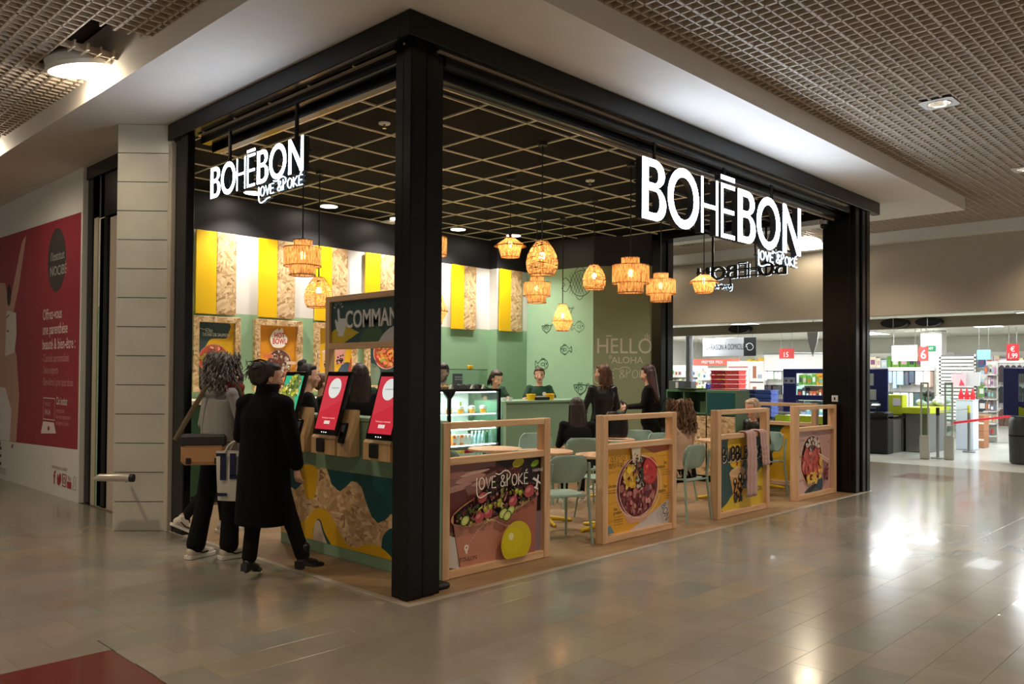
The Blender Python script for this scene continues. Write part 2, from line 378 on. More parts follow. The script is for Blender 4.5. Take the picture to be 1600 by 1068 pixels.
def osb_mat(name, rough=.6, k=1.0, gain=1.0, axes=(0, 2)):
    m, nt, b = new_mat(name); L = nt.links
    def layer(ang, seed):
        rot = (0, ang, 0)
        v = N(nt, 'ShaderNodeTexVoronoi'); v.inputs['Scale'].default_value = 1.0
        co = coords(nt, (1, 1, 1), rot); off = N(nt, 'ShaderNodeVectorMath', operation='ADD'); off.inputs[1].default_value = (seed, seed * .7, seed * 1.3)
        mlt = N(nt, 'ShaderNodeVectorMath', operation='MULTIPLY'); mlt.inputs[1].default_value = (9 * k, 14 * k, 34 * k)
        nz = N(nt, 'ShaderNodeTexNoise'); nz.inputs['Scale'].default_value = 5 * k; mx = N(nt, 'ShaderNodeMixRGB', blend_type='ADD'); mx.inputs[0].default_value = .12
        L.new(co, nz.inputs['Vector']); L.new(co, mx.inputs[1]); L.new(nz.outputs['Color'], mx.inputs[2])
        L.new(mx.outputs[0], off.inputs[0]); L.new(off.outputs[0], mlt.inputs[0]); L.new(mlt.outputs[0], v.inputs['Vector'])
        s = N(nt, 'ShaderNodeSeparateColor'); L.new(v.outputs['Color'], s.inputs[0])
        return s.outputs[0], s.outputs[1]
    g = lambda r, q, z: rgb(min(255, r * gain), min(255, q * gain), min(255, z * gain))
    stops = [(.0, g(140, 104, 64)), (.15, g(182, 144, 98)), (.5, g(206, 170, 122)), (.8, g(222, 190, 144)), (1, g(230, 204, 162))]
    a, a2 = layer(.5, 3.1); c, c2 = layer(-.75, 17.7); d, d2 = layer(1.35, 9.3)
    m1 = N(nt, 'ShaderNodeMixRGB'); m2 = N(nt, 'ShaderNodeMixRGB')
    L.new(ramp(nt, a, stops), m1.inputs[1]); L.new(ramp(nt, c, stops), m1.inputs[2]); st1 = ramp(nt, a2, [(.48, (0, 0, 0, 1)), (.5, (1, 1, 1, 1))]); L.new(st1, m1.inputs[0])
    L.new(m1.outputs[0], m2.inputs[1]); L.new(ramp(nt, d, stops), m2.inputs[2]); st2 = ramp(nt, c2, [(.68, (0, 0, 0, 1)), (.7, (1, 1, 1, 1))]); L.new(st2, m2.inputs[0])
    L.new(m2.outputs[0], b.inputs['Base Color']); b.inputs['Roughness'].default_value = rough
    bp = N(nt, 'ShaderNodeBump'); bp.inputs['Strength'].default_value = .35; bp.inputs['Distance'].default_value = .004; L.new(m2.outputs[0], bp.inputs['Height']); L.new(bp.outputs[0], b.inputs['Normal'])
    return m
def emis(name, c, s):
    m, nt, b = new_mat(name); b.inputs['Base Color'].default_value = rgb(*c); b.inputs['Emission Color'].default_value = rgb(*c); b.inputs['Emission Strength'].default_value = s
    return m
def glass_mat(name, tint=(235, 245, 240), gloss=.10):
    m = bpy.data.materials.new(name); m.use_nodes = True; nt = m.node_tree; nt.nodes.clear(); L = nt.links
    o = N(nt, 'ShaderNodeOutputMaterial'); t = N(nt, 'ShaderNodeBsdfTransparent'); t.inputs[0].default_value = rgb(*tint); g = N(nt, 'ShaderNodeBsdfGlossy'); g.inputs['Roughness'].default_value = .02
    lw = N(nt, 'ShaderNodeLayerWeight'); lw.inputs['Blend'].default_value = .25; mu = N(nt, 'ShaderNodeMath', operation='MULTIPLY_ADD'); mu.inputs[1].default_value = .6; mu.inputs[2].default_value = gloss * .4
    L.new(lw.outputs['Fresnel'], mu.inputs[0]); mx = N(nt, 'ShaderNodeMixShader'); L.new(mu.outputs[0], mx.inputs[0]); L.new(t.outputs[0], mx.inputs[1]); L.new(g.outputs[0], mx.inputs[2]); L.new(mx.outputs[0], o.inputs[0])
    return m
def rattan_mat(name, c):
    m, nt, b = new_mat(name); L = nt.links; out = nt.nodes['Material Output']
    n = N(nt, 'ShaderNodeTexNoise'); n.inputs['Scale'].default_value = 30; n.inputs['Detail'].default_value = 5; L.new(coords(nt, (3, 3, .6)), n.inputs['Vector'])
    lo = rgb(c[0] * .62, c[1] * .56, c[2] * .5); hi = rgb(*c); cr = ramp(nt, n.outputs['Fac'], [(.38, lo), (.6, hi)])
    L.new(cr, b.inputs['Base Color']); b.inputs['Roughness'].default_value = .75
    t = N(nt, 'ShaderNodeBsdfTranslucent'); L.new(cr, t.inputs[0]); mx = N(nt, 'ShaderNodeMixShader'); mx.inputs[0].default_value = .5
    L.new(b.outputs[0], mx.inputs[1]); L.new(t.outputs[0], mx.inputs[2]); L.new(mx.outputs[0], out.inputs[0])
    return m

M_PRINT = vcol_mat('print_ink', .42, .35)
M_SCREEN = vcol_mat('screen_light', .15, .5, emit=.40)
BLACK = mat('black_metal', (9, 8, 8), .27, .0, spec=.32)
BLACKM = mat('black_matte', (16, 15, 15), .55)
BLACKP = mat('black_paint_wall', (40, 40, 44), .45)
BRASS = mat('ceiling_bar_paint', (232, 220, 192), .35, .0)
TILEB = mat('ceiling_tile_black', (10, 9, 9), .9, spec=.15)
WOOD = wood_mat('beech_wood_x', (202, 156, 114), (238, 200, 158), 0)
WOODZ = wood_mat('beech_wood_z', (202, 156, 114), (238, 200, 158), 2)
WOODY = wood_mat('beech_wood_y', (202, 156, 114), (238, 200, 158), 1)
OAKB = wood_mat('kiosk_oak', (192, 150, 100), (222, 184, 136), 2)
OSB = osb_mat('strand_board')
WHITEP = mat('white_paint', (226, 224, 218), .55, var=.02)
SOFFIT = mat('soffit_plaster', (222, 214, 204), .7, var=.02)
GRID = mat('egg_crate_paint', (196, 180, 160), .6)
MINT = mat('mint_wall_paint', (166, 206, 172), .6, var=.02)
GREEN = mat('green_wall_paint', (146, 184, 148), .6, var=.02)
GREEND = mat('dark_green_paint', (44, 84, 60), .55)
SAGEW = mat('sage_olive_tone', (148, 154, 118), .6, var=.02)  # olive tone of the greeting wall, darker than the mint fish wall
SAGEC = mat('sage_counter_laminate', (130, 160, 130), .45, var=.02)
YELLOW = mat('yellow_panel_paint', (244, 196, 6), .5)
YELLOWM = mat('yellow_table_leg_metal', (222, 182, 20), .35)
TEAL = mat('teal_paint', (22, 84, 84), .5)
CREAM = mat('cream_paint', (232, 224, 208), .5)
CHAIR = mat('sage_chair_plastic', (146, 170, 156), .38, var=.02)
MARBLE = mat('pillar_marble', (196, 192, 178), .25, var=.07, vscale=3.0)
STEEL = mat('brushed_steel', (160, 160, 156), .3, .9)
CHROME = mat('chrome', (200, 200, 200), .12, 1.0)
GLASS = glass_mat('clear_glass')
DARKV = mat('ceiling_void', (70, 66, 62), .8)
SIGNW = emis('sign_white_light', (214, 232, 255), 17.0)
NEON = emis('neon_white_light', (206, 232, 255), 3.2)
BULBM = emis('bulb_light', (255, 190, 110), 30.0)
DLIGHT = emis('downlight_lens', (255, 244, 226), 14.0)
COVEM = emis('cove_light_lens', (255, 238, 200), 9.0)
FLUOR = emis('fluorescent_panel', (246, 252, 255), 5.0)
RATTAN = rattan_mat('rattan_cord', (244, 200, 138))
RATTAND = rattan_mat('rattan_dark_cord', (196, 136, 80))

# ------------------------------------------------------------------ SETTING
def struct(name, mb, m, smooth=None, parent=None):
    o = mb.build(name, m, parent, smooth)
    if parent is None: o['kind'] = 'structure'
    return o
def seg(mb, p0, p1, z0, z1, th, mi=0, side=1):
    """upright slab along p0->p1, thickness th on the far side"""
    d = Vector((p1[0] - p0[0], p1[1] - p0[1])).normalized(); n = Vector((-d.y, d.x)) * th * side
    mb.prism([p0, p1, (p1[0] + n.x, p1[1] + n.y), (p0[0] + n.x, p0[1] + n.y)], z0, z1, mi=mi)

# floors
fl = struct('floor', MB().box(-12, 12.0, -12, 16, -.12, -.010), mat('floor_joint_grout', (92, 88, 80), .5))
TILEM = vcol_mat('polished_floor_stone', .19, .5, var=.15, vscale=1.6, coat=.12)
TW, TD = .45, .27
_cx, _cy = cam.location.x if False else -3.44, -4.255
tiles = []
def in_shop(x, y): return x > -.02 and y > -.02 and x < 7.98 and y < 5.9
yy = -9.0; row = 0
RED = [(-2.48, -1.68, -.30, .50), (9.8, 10.6, -.40, .40)]
while yy < 14:
    xx = -10.0 - (row % 2) * TW / 2
    while xx < 12.0:
        x0, x1, y0, y1 = xx, xx + TW, yy, yy + TD
        pieces = [(x0, x1, y0, y1)]
        def cut(ps, bx):
            out = []
            for a0, a1, b0, b1 in ps:
                if a1 <= bx[0] or a0 >= bx[1] or b1 <= bx[2] or b0 >= bx[3]: out.append((a0, a1, b0, b1)); continue
                if a0 < bx[0]: out.append((a0, bx[0], b0, b1)); a0 = bx[0]
                if a1 > bx[1]: out.append((bx[1], a1, b0, b1)); a1 = bx[1]
                if b0 < bx[2]: out.append((a0, a1, b0, bx[2])); b0 = bx[2]
                if b1 > bx[3]: out.append((a0, a1, bx[3], b1)); b1 = bx[3]
            return out
        for bx in [(0.0, 7.97, 0.0, 14.0), (12.0, 20, -20, 20)] + RED: pieces = cut(pieces, bx)
        for p in pieces:
            if p[1] - p[0] > .03 and p[3] - p[2] > .03: tiles.append(p)
        xx += TW
    yy += TD; row += 1
def seen(p):
    v = Vector(((p[0] + p[1]) / 2, (p[2] + p[3]) / 2, 0)) - Vector((-3.4407, -4.2554, 1.52)); d = v.dot(_F)
    if d < .5: return None
    x = 800 + 1289 * v.dot(_R) / d; y = 564.6 - 1289 * v.dot(_U) / d
    return d if -60 < x < 1660 and y < 1110 else None
vis = sorted([(seen(p), p) for p in tiles if seen(p)]); near = set(p for d, p in vis[:290])
rt = random.Random(3); field = MB(); tcache = {}
def tcol():
    k = rt.gauss(1, .015); t = rt.random()
    c = (140, 133, 120) if t < .6 else (134, 132, 122) if t < .9 else (146, 136, 119)
    return rgb(*(max(30, min(250, q * k)) for q in c))
for p in tiles:
    g = .0006; w_, d_ = p[1] - p[0] - 2 * g, p[3] - p[2] - 2 * g
    if p in near:
        o = MB().box(-w_ / 2, w_ / 2, -d_ / 2, d_ / 2, -.012, 0, .0006, col=tcol()).build('floor_tile', TILEM, fl)
        o.location = ((p[0] + p[1]) / 2, (p[2] + p[3]) / 2, 0)
    else:
        x0, x1, y0, y1 = p[0] + g, p[1] - g, p[2] + g, p[3] - g
        field.add([(x0, y0, 0), (x1, y0, 0), (x1, y1, 0), (x0, y1, 0), (x0, y0, -.012), (x1, y0, -.012), (x1, y1, -.012), (x0, y1, -.012)],
                  [(0, 1, 2, 3), (0, 4, 5, 1), (1, 5, 6, 2), (2, 6, 7, 3), (3, 7, 4, 0)], 0, tcol())
tag(field.build('floor_tile_field', TILEM, fl), kind='stuff')
redm = mat('red_granite', (104, 46, 36), .18, var=.35, vscale=60, coat=.3)
for r in RED:
    tag(MB().box(r[0] + .002, r[1] - .002, r[2] + .002, r[3] - .002, -.012, 0.0, .001).build('red_floor_tile', redm, fl), 'polished red granite square set into the pale floor')
struct('floor_shop', MB().box(.06, 7.9, .06, 5.9, -.012, .003), mat('shop_vinyl_floor', (150, 122, 92), .38, var=.10, vscale=3, stretch=(1, 5, 1)))
struct('floor_supermarket', MB().box(12.0, 25, -10, 16, -.10, .0), mat('supermarket_vinyl', (190, 192, 184), .22, var=.05, vscale=1.2))
tm = mat('threshold_stone', (168, 158, 142), .35)
struct('trim_1', MB().box(0, .055, 0, 3.66, -.012, .005, .002), tm); struct('trim_2', MB().box(.055, 7.97, 0, .055, -.012, .005, .002), tm)

# ceilings: white soffit around the shop, egg-crate grid over the mall
sof = MB().prism([(-.82, -.715), (9.57, -.715), (9.57, 14), (7.95, 14), (7.95, .06), (.06, .06), (.06, 14), (-.82, 14)], 3.945, 4.5)
struct('ceiling_soffit', sof, SOFFIT)
cm = struct('ceiling_mall', MB().box(-12, 12.0, -12, 16, 4.55, 4.65), DARKV)
gb = MB(); Z0, Z1, hw = 4.13, 4.185, .0065
def bar(x0, x1, y0, y1):
    vs = [(x0, y0, Z0), (x1, y0, Z0), (x1, y1, Z0), (x0, y1, Z0), (x0, y0, Z1), (x1, y0, Z1), (x1, y1, Z1), (x0, y1, Z1)]
    gb.add(vs, [(0, 1, 2, 3), (0, 4, 5, 1), (1, 5, 6, 2), (2, 6, 7, 3), (3, 7, 4, 0)])
def holes(a0, a1, hs):
    out = [(a0, a1)]
    for h0, h1 in hs:
        nx = []
        for p, q in out:
            if h1 <= p or h0 >= q: nx.append((p, q)); continue
            if p < h0: nx.append((p, h0))
            if q > h1: nx.append((h1, q))
        out = nx
    return out
FIX = [(x, y) for x, y in MALL_DL]
y = -9.0 + .085
while y < 14:
    spans = [(-9.5, 11.75)] if y < -.715 else [(-9.5, -.82), (9.57, 11.75)]
    hs = [(fx - .15, fx + .15) for fx, fy in FIX if abs(fy - y) < .15] + ([(-1.27, -.7)] if min(abs(y - c[1]) for c in COVES) < .27 and True else [])
    hs += [(11.28, 11.8)] if min(abs(y - c[1]) for c in COVES[2:]) < .27 else []
    w_ = hw * (1.7 if round((y - .085) / .1) % 6 == 0 else 1)
    for a, b in spans:
        for p, q in holes(a, b, hs): bar(p, q, y - w_, y + w_)
    y += .1
x = -9.5 + .03
while x < 11.75:
    sp = (-9, -.715) if -.82 < x < 9.57 else (-9, 14)
    hs = [(fy - .15, fy + .15) for fx, fy in FIX if abs(fx - x) < .15] + ([(c[1] - .27, c[1] + .27) for c in COVES] if -1.27 < x < -.7 else [])
    hs += [(c[1] - .27, c[1] + .27) for c in COVES[2:]] if x > 11.28 else []
    w_ = hw * (1.7 if round((x + 9.47) / .1) % 6 == 0 else 1)
    for p, q in holes(sp[0], sp[1], hs): bar(x - w_, x + w_, p, q)
    x += .1
tag(gb.build('egg_crate_grid', GRID, cm), kind='stuff')
struct('ceiling_bulkhead_ledge', MB().box(11.75, 12.05, -10, 16, 3.95, 4.5), WHITEP)
struct('wall_supermarket', MB().box(12.0, 12.25, -10, 16, 2.66, 4.5), mat('bulkhead_taupe', (176, 166, 150), .6))
struct('wall_end', MB().box(-12, 12, 14, 14.2, 0, 4.5), WHITEP)

# shop ceiling: black tiles between pale bars
cs = struct('ceiling_shop', MB().box(.06, 7.6, .06, 5.75, 3.83, 3.9), BLACKM)
X0, Y0, ST = .135, .175, .6
xs = [X0 + ST * k for k in range(-0, 13)]; ys = [Y0 + ST * k for k in range(0, 10)]
first = None
for i in range(12):
    for j in range(9):
        if first is None: first = MB().box(.016, ST - .016, .016, ST - .016, 0, .012, .003).build('ceiling_tile', TILEB, cs); o = first
        else: o = copy_part(first, (0, 0, 0))
        o.location = (xs[i], ys[j], 3.788)
for x in xs: MB().box(x - .007, x + .007, .06, 5.6, 3.779, 3.80).build('ceiling_bar', BRASS, cs)
for y in ys: MB().box(.06, 7.55, y - .007, y + .007, 3.778, 3.80).build('ceiling_bar', BRASS, cs)
# shop walls
wb = MB(); YB = 5.6
for z0, z1, mi in ((0, 2.29, 0), (2.29, 3.30, 1), (3.30, 3.84, 2)):
    wb.box(.06, 6.2, YB, YB + .15, z0, z1, mi=mi); wb.box(6.2, 7.3, 5.42, YB + .15, z0, z1, mi=mi)
struct('wall_back', wb, [GREEN, WHITEP, BLACKP])
wf = MB()
for z0, z1, mi in ((0, 3.30, 0), (3.30, 3.84, 1)): seg(wf, (6.93, 5.45), (7.03, 4.05), z0, z1, .15, mi)
struct('wall_fish', wf, [MINT, BLACKP])
wo = MB()
for z0, z1, mi in ((0, 3.30, 0), (3.30, 3.84, 1)): seg(wo, (7.03, 4.05), (7.68, 3.26), z0, z1, .15, mi)
wolive = struct('wall_greeting', wo, [SAGEW, BLACKP])
wl = MB().box(.37, .42, 4.2, 5.7, 0, 3.3, mi=0).box(.37, .42, 4.2, 5.7, 3.3, 3.9, mi=1)
struct('wall_left', wl, [GREEN, BLACKP])
# shop front frames: black aluminium lintels, posts and the corner column
lr = MB().box(-.03, 8.27, -.0, .10, 3.775, 3.945, .006).box(.0, 8.24, .10, .26, 3.83, 3.94).box(.38, 7.5, .10, .20, 3.70, 3.80, .01).box(.38, 7.5, .21, .30, 3.64, 3.83, .008)
struct('lintel_right', lr, BLACK)
ll = MB().box(-.03, .10, .095, 3.73, 3.785, 3.945, .006).box(.10, .26, .1, 3.7, 3.83, 3.94).box(.10, .20, .3, 3.3, 3.70, 3.80, .01).box(.21, .30, .3, 3.3, 3.64, 3.83, .008)
struct('lintel_left', ll, BLACK)
pale = mat('pale_trim_metal', (210, 190, 165), .25, .5)
struct('trim_3', MB().box(.29, 7.33, .07, .10, 3.768, 3.776), pale); struct('trim_4', MB().box(.39, 7.45, .295, .312, 3.62, 3.665), pale)
struct('trim_5', MB().box(.07, .10, .3, 3.3, 3.768, 3.776), pale); struct('trim_6', MB().box(.295, .312, .3, 3.25, 3.64, 3.665), pale)
cc = MB().box(.065, .20, .095, .185, 0, 3.80, .008).box(.075, .20, .190, .285, 0, 3.80, .008).box(.205, .315, .10, .28, 0, 3.80, .008).box(.320, .375, .125, .27, .0, 3.80, .008).box(.09, .37, .12, .27, 0, 3.8)
struct('pillar_corner', cc, BLACK, 30)
struct('trim_7', MB().box(.37, .52, .16, .30, .003, .045, .015), BLACKM)
pl = MB().box(.0, .08, 3.36, 3.50, 0, 3.80, .008).box(.01, .10, 3.51, 3.63, 0, 3.80, .008).box(.09, .17, 3.60, 3.72, 0, 3.8, .008)
struct('post_left', pl, BLACK, 30)
struct('trim_8', MB().box(.18, .24, 3.72, 3.80, 0, 3.4, .004), mat('pale_green_jamb', (160, 176, 142), .5))
pf = MB().box(7.55, 7.80, .13, .50, 0, 3.80, .006).box(7.56, 7.70, .055, .15, 0, 3.80, .012).box(7.72, 7.83, .03, .20, 0, 3.80, .012).box(7.845, 7.965, .02, .20, 0, 3.80, .012)
struct('pillar_far', pf, BLACK, 30)
l3 = MB().box(7.58, 7.95, .1, 3.3, 3.69, 3.945, .006).box(7.58, 7.72, 3.12, 3.30, 0, 3.8, .008).box(7.74, 7.9, 3.10, 3.26, 0, 3.8, .008)
struct('lintel_third', l3, BLACK)
sk = MB().cbox((7.546, .33, 1.245), (.012, .085, .085), .004).build('wall_socket', WHITEP, loc=(7.546, .33, 1.245)); tag(sk, 'small white square wall socket on the far black column', 'socket')
MB().cbox((-.008, 0, 0), (.006, .02, .035)).build('socket_hole', BLACKM, sk)

# stone pillar at the left, slab by slab
pm = struct('pillar_stone', MB().prism([(-.355, 4.06), (.015, 3.70), (.33, 4.02), (-.04, 4.36)], 0, 3.94), mat('pillar_joint', (96, 92, 84), .7))
for k in range(14):
    h = 3.945 / 14
    MB().prism([(-.37, 4.06), (.02, 3.685), (.345, 4.02), (-.045, 4.38)], k * h + .004, (k + 1) * h - .004).build('marble_slab', MARBLE, pm)
struct('trim_9', MB().box(-.02, .07, 3.655, 3.80, 0, 3.76, .004), mat('beige_jamb', (196, 186, 168), .4))
struct('trim_10', MB().box(.065, .085, 3.64, 3.70, 0, 3.76), mat('green_glass_edge', (22, 92, 72), .15))
# recessed service door between pillar and poster wall
struct('door_1', MB().box(.35, .40, 4.3, 6.1, 0, 3.9), BLACKM)
struct('lintel_door', MB().box(.03, .35, 4.3, 6.10, 3.79, 3.945, .006), BLACK)
struct('door_frame', MB().box(.05, .25, 5.93, 6.10, 0, 3.8, .01).box(.06, .20, 5.50, 5.72, 0, 3.3, .01).box(.06, .30, 5.2, 5.7, 3.3, 3.8), BLACK)
struct('trim_11', MB().box(.055, .2, 5.78, 5.90, 0, 3.32, .004), mat('beige_door_strip', (188, 180, 158), .45)); struct('trim_12', MB().box(.06, .2, 5.10, 5.42, 0, 3.27, .004), mat('pinkish_door_jamb', (196, 180, 164), .45))
hr = thing('wall_handrail', 'short brushed steel handrail stub by the stone pillar', 'handrail', (-.48, 3.70, 0))
MB().tube([(-.64, 3.80, .545), (-.60, 3.765, .56), (-.40, 3.575, .556)], [.012, .034, .036], 14).build('bar', mat('satin_steel_rail', (190, 184, 172), .3, .5), hr, 40, world=True)
MB().cyl((-.40, 3.575, .556), (-.375, 3.55, .556), .037).build('end_cap', BLACKM, hr, 40, world=True)
MB().cyl((-.42, 3.60, .53), (-.30, 3.90, .50), .014).build('bracket', BLACK, hr, 40, world=True)

# left wall with the printed poster
wlm = struct('wall_poster', MB().box(.0, .12, 6.11, 14, 0, 3.945), WHITEP)
pw = Print((0.0, 10.2, 0), (0, -1, 0), (0, 0, 1))   # U runs towards the camera: x = 10.2 - y
rp = thing('wall_poster_print', 'large red beauty institute poster with white lettering on the left wall', 'poster', (-.002, 8.2, .58))
W_ = lambda yv: 10.2 - yv
PR = (156, 54, 66); SKIN = (205, 160, 140)
pw.poly([(W_(10.2), .52), (W_(6.16), .62), (W_(6.16), 3.42), (W_(10.2), 3.50)], PR)
pw.poly([(W_(10.2), .53), (W_(9.0), .55), (W_(8.55), .57), (W_(8.45), 1.2), (W_(8.6), 1.75), (W_(8.75), 1.9), (W_(9.0), 2.05), (W_(9.0), 2.5), (W_(9.2), 2.8), (W_(10.2), 2.9)], SKIN)
pw.poly([(W_(9.35), 2.3), (W_(8.9), 2.6), (W_(8.45), 3.3), (W_(8.25), 3.4), (W_(8.55), 2.7), (W_(8.95), 2.1)], SKIN)
pw.poly([(W_(9.15), 1.75), (W_(8.7), 1.8), (W_(8.62), 2.05), (W_(8.66), 2.35), (W_(9.1), 2.4)], (232, 222, 214))
pw.poly([(W_(10.2), .53), (W_(8.85), .56), (W_(8.8), 1.0), (W_(9.1), 1.3), (W_(10.2), 1.35)], (236, 230, 224))
pw.ell(W_(9.0), 2.62, .10, .16, (60, 40, 38)); pw.stroke([(W_(9.1), 2.3), (W_(8.98), 2.34)], .02, (80, 50, 45)); pw.stroke([(W_(9.08), 2.12), (W_(8.98), 2.10)], .03, (176, 80, 84))
pw.ell(W_(7.0), 2.93, .34, .40, (70, 66, 64))
pw.text("l'institut", W_(7.23), 2.93, .11, (176, 170, 164)); pw.text('NOCIBÉ', W_(7.25), 2.74, .12, (176, 170, 164))
for i, t in enumerate(('Offrez-vous', 'une parenthèse', 'beauté & bien-être :')): pw.text(t, W_(7.50), 2.20 - i * .19, .135, (238, 214, 208), .78, .012)
for i, t in enumerate(('- Conseils personnalisés', '- Soins experts', '- Bien-être à prix tout doux')): pw.text(t, W_(7.50), 1.66 - i * .15, .10, (220, 160, 160), .72)
pw.stroke([(W_(7.42), .93), (W_(7.42), 1.20), (W_(6.98), 1.20), (W_(6.98), .93)], .015, (230, 200, 196), True)
pw.text('institut', W_(7.37), 1.10, .07, (220, 150, 150), .8); pw.text('24h/24', W_(7.37), .99, .07, (238, 214, 208), .8)
pw.poly([(W_(7.50), .74), (W_(6.92), .77), (W_(7.0), .90), (W_(7.42), .90)], (236, 220, 216)); pw.ell(W_(7.2), .82, .04, .03, PR)
pw.text('Clic Institut', W_(6.93), 1.13, .095, (240, 220, 214), .62, .012)
for i, t in enumerate(('prenez soin', 'de vous rapidement', 'en ligne en 3 clics')): pw.text(t, W_(6.93), 1.03 - i * .075, .06, (224, 160, 160), .75)
pw.text('NOCIBÉ', W_(10.3), .20, .26, (54, 48, 48), .8, .01); pw.ell(W_(8.72), .50, .05, .022, (190, 40, 50), .6); pw.text('INSTITUT', W_(9.55), .07, .09, (170, 160, 156), 1.0)
pw.text('Retrouvez-nous sur nocibe.fr', W_(7.05), .335, .05, (150, 120, 116), .66)
RD = (168, 48, 60); x_ = W_(6.98)
pw.text('f', x_, .15, .16, RD, 1.0, .02); x_ += .14
pw.blob([(x_, .16), (x_ + .08, .15), (x_ + .13, .21), (x_ + .12, .28), (x_ + .08, .29), (x_ + .05, .24), (x_, .28)], RD); x_ += .18
pw.stroke([(x_, .15), (x_, .29), (x_ + .13, .29), (x_ + .13, .15)], .018, RD, True); pw.stroke([(x_ + .065 + .035 * cos(a * .6), .22 + .035 * sin(a * .6)) for a in range(11)], .014, RD, True); x_ += .18
pw.text('You', x_, .235, .06, RD, .8); pw.rect(x_ - .01, .14, x_ + .13, .22, RD); x_ += .18
pw.stroke(spline([(x_, .15), (x_ + .03, .2), (x_ + .03, .27), (x_ + .065, .30), (x_ + .10, .27), (x_ + .10, .2), (x_ + .13, .15)], 4), .010, (180, 160, 156), True)
pw.done('poster_print', rp)

# ceiling fixtures of the mall
refl = mat('lamp_reflector', (235, 232, 226), .15, .8)
def mall_dl(x, y, lab, grp=None):
    t = thing('ceiling_downlight', lab, 'ceiling light', (x, y, 4.13), 0, grp)
    f = MB().box(-.15, .15, -.15, .15, -.004, .004); f.f = []; f.m = []; f.c = []; f.v = []
    n = 28; vs = []
    for i in range(n):
        a = 2 * pi * i / n; c_, s_ = cos(a), sin(a); k = .15 / max(abs(c_), abs(s_)); vs += [(k * c_, k * s_, -.006), (.105 * c_, .105 * s_, -.006)]
    f.add(vs, [(2 * i, 2 * ((i + 1) % n), 2 * ((i + 1) % n) + 1, 2 * i + 1) for i in range(n)])
    f.build('trim_plate', WHITEP, t)
    MB().lathe([(.105, -.006), (.095, .04), (.05, .10)], 28, cap0=False).build('reflector', refl, t, 60)
    MB().lathe([(.108, -.010), (.108, -.004), (.10, -.004), (.10, -.010)], 28, cap0=False, cap1=False).build('ring', CHROME, t, 40)
    MB().cbox((-.02, 0, .035), (.05, .14, .02), .006).build('lens', DLIGHT, t)
    return t
mall_dl(4.95, -1.75, 'recessed round downlight with square plate in the egg-crate ceiling right of the sign')
mall_dl(8.3, -1.75, 'small recessed downlight at the right edge, further along the egg-crate ceiling')
for k, (x, y) in enumerate(COVES):
    t = thing('cove_lamp', ['large round white cove lamp glaring beside the left soffit, nearer of two', 'cut-off glaring cove lamp at the left edge, further of two', 'glaring cove lamp beyond the shop, behind the N of the big sign', 'glaring cove lamp far beyond the shop, hidden by the dark frame'][k], 'ceiling light', (x, y, 4.13))
    MB().lathe([(.275, -.02), (.285, .06), (.24, .10)], 32, cap0=False, M=RY(radians(-12 if k < 2 else 12))).build('shade', WHITEP, t, 60)
    MB().lathe([(.265, -.035), (.275, -.035), (.285, .0), (.275, .0)], 32, cap0=False, cap1=False, M=RY(radians(-12 if k < 2 else 12))).build('rim', WHITEP, t, 60)
    MB().lathe([(.0, .02), (.255, .02)], 32, cap0=False, cap1=False, M=RY(radians(-12 if k < 2 else 12))).build('lens', COVEM, t)
# recessed lights, sprinklers and vent in the shop ceiling
DLN = ['recessed downlight in the black ceiling behind the left sign', 'bright recessed downlight left of centre near the striped wall', 'recessed downlight hidden by the corner column', 'bright recessed downlight above the striped wall right of the column', 'recessed downlight over the serving counter by the fish wall']
for k, (x, y) in enumerate(SHOP_DL):
    t = thing('recessed_downlight', DLN[k], 'ceiling light', (x, y, 3.786))
    MB().lathe([(.115, -.012), (.12, .0)], 28, cap0=False).build('trim_ring', WHITEP, t, 40)
    MB().lathe([(.0, -.0125), (.108, -.0125)], 28, cap0=False, cap1=False).build('lens', DLIGHT, t)
for k, (x, y) in enumerate([(1.06, 1.71), (4.01, 1.71)]):
    t = thing('fire_sprinkler', ['white fire sprinkler in the black ceiling left of the corner column', 'white fire sprinkler in the black ceiling left of the big sign'][k], 'sprinkler', (x, y, 3.785))
    MB().lathe([(.05, -.012), (.055, 0)], 18).build('rose', WHITEP, t, 40); MB().lathe([(.008, -.045), (.012, -.012)], 10).lathe([(.02, -.05), (.02, -.045)], 12).build('head', CHROME, t, 40)
t = thing('ceiling_vent', 'small white louvred vent in the black ceiling near the column', 'vent', (4.02, 5.45, 3.778))
MB().box(-.12, .12, -.12, .12, -.012, 0, .004).build('frame', WHITEP, t)
for k in range(4): MB().box(-.1, .1, -.09 + k * .05, -.06 + k * .05, -.02, -.012).build('slat', WHITEP, t)
t = thing('security_camera', 'small pale dome camera on the far black column', 'camera', (7.40, .42, 3.63))
MB().lathe([(.055, -.05), (.06, 0)], 16).build('mount', STEEL, t, 40); MB().ell((0, 0, -.07), (.045, .045, .045)).build('dome', BLACK, t, 60)

